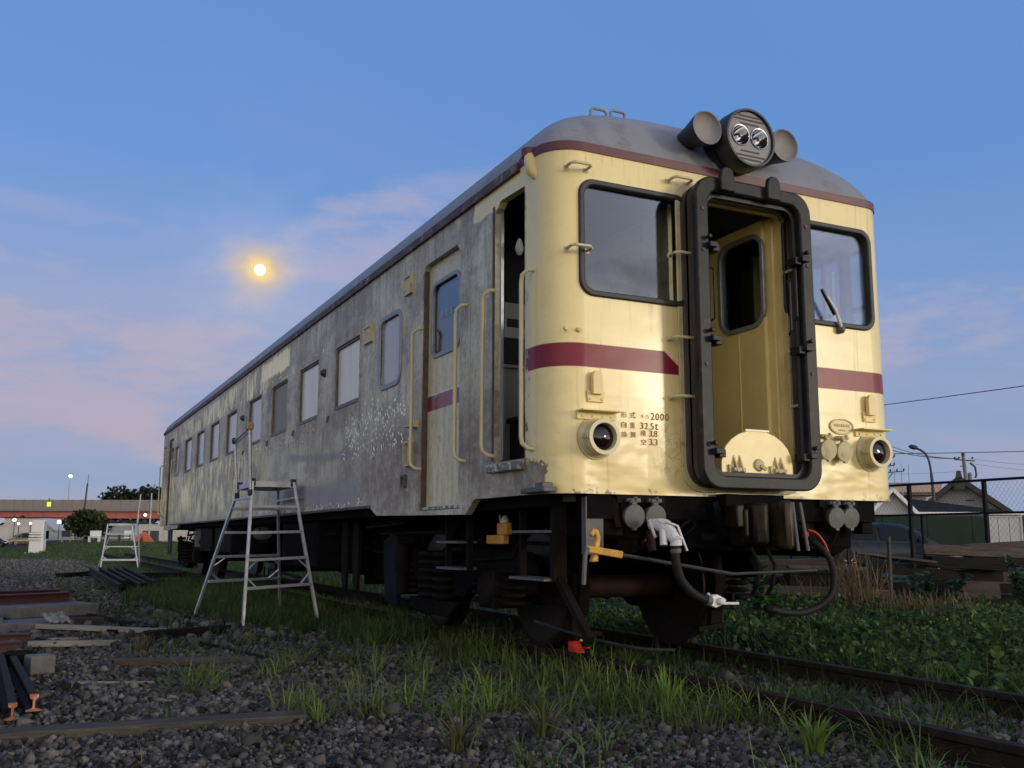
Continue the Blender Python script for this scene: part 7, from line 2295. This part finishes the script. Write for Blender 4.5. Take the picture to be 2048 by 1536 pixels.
b = MB(); b.bar((0, 0, 5.4), (1.0, 0, 6.75), .06, .06); b.build('arm_brace', M['poledark'], t)


def cable(label, p0, p1, sag, r_=.02, n=14):
    p0, p1 = Vector(p0), Vector(p1)
    pts = [p0.lerp(p1, i / n) - Vector((0, 0, sag * 4 * (i / n) * (1 - i / n))) for i in range(n + 1)]
    o = pts[0].copy()
    return tag(MB().tube([p - o for p in pts], r_, 5).build('overhead_cable', M['poledark'], loc=o), label, 'cable', 'overhead cables')


cable('cable rising to the right edge high over the fence', P3(9.8, 34, 5.05), P3(11.4, 19.0, 3.98), .02, .011)
cable('long level cable running to the right edge over the tiled house', P3(22.2, 60, 6.00), P3(34.5, 60, 6.28), .03, .024)
cable('thick cable from the hidden pole to the pole with the transformer', P3(27.3, 74, 7.95), P3(32.9, 72, 6.72), .30, .030)
cable('upper cable from the hidden pole to the transformer pole', P3(27.3, 74, 8.40), P3(32.9, 72, 6.72), .38, .022)
cable('upper thin cable right of the transformer pole', P3(33.6, 72, 6.75), P3(42, 72, 6.35), .25, .010)
cable('lower thin cable right of the transformer pole', P3(33.6, 72, 6.40), P3(42, 72, 5.75), .2, .010)
cable('thin low cable left of the street lamp', P3(26, 74, 5.72), P3(33.3, 72, 5.80), .1, .009)
for i, (a, z1) in enumerate(((58.5, 12.5), (59.6, 12.4), (60.7, 12.25))):
    v = P3(a, 150, 0)
    t = thing('mast', '%s of three thin masts over the overpass' % ('leftmost', 'middle', 'rightmost')[i], 'mast', (v[0], v[1], 0), ROT, 'thin masts over the overpass')
    MB().tube([(0, 0, 0), (0, 0, z1)], [.09, .05], 6).build('shaft', M['polepale'], t); MB().box((0, 0, .2), (.5, .5, .4)).build('footing', M['bridgeconc'], t)
ov = at('overpass', 'pale pinkish overpass on piers behind the white gabled house', 'overpass', 62, 160, 0, rz=ROT - R(8))
M['overpass'] = mat('pale_pink_parapet', (.52, .40, .33), (.46, .35, .29), .3, .8)
MB().box((-12, 0, 9.15), (39, 1.0, 1.5)).build('parapet', M['overpass'], ov)
MB().box((-12, 4, 8.25), (39, 8, .5)).build('deck', M['bridgeconc'], ov)
MB().box((-12, -.55, 9.93), (39, .3, .10)).build('rail', M['polepale'], ov)
for x in (-22, -8, 4.0):
    b = MB(); b.box((x, 4, 3.9), (1.5, 2, 8.0)); b.box((x, 4, 7.6), (2.6, 6, .8)); b.build('pier', M['bridgeconc'], ov)
MB().box((-3, -1.2, 10.1), (2.6, .12, .22)).build('sign_panel', M['poledark'], ov)
p = P3(72, 170, 0)
t = thing('building', 'far pale building between the overpass and the tiled house', 'building', (p[0], p[1], 0), ROT)
MB().box((0, 3, 4.2), (9, 6, 8.4)).build('wall', M['gablewhite'], t)
for k in range(4): MB().box((-3 + k * 2, -.04, 5.6), (1.1, .08, 1.4)).build('window', M['carglass'], t)

# ---- moon
moon = MB().lathe([(0.001, -11.0)] + [(11.0 * math.sin(R(a)), -11.0 * math.cos(R(a))) for a in range(8, 176, 8)] + [(0.001, 11.0)], (0, 0, 0), (0, 0, 1), 40).build(
    'moon', emit('moonlight', (1.0, .92, .62), 2.4), loc=Vector((-4.1065, -4.9957, .79)) + MOON_DIR * 2080, smooth=180)
tag(moon, 'bright full moon glowing in the evening sky left of the train', 'moon')
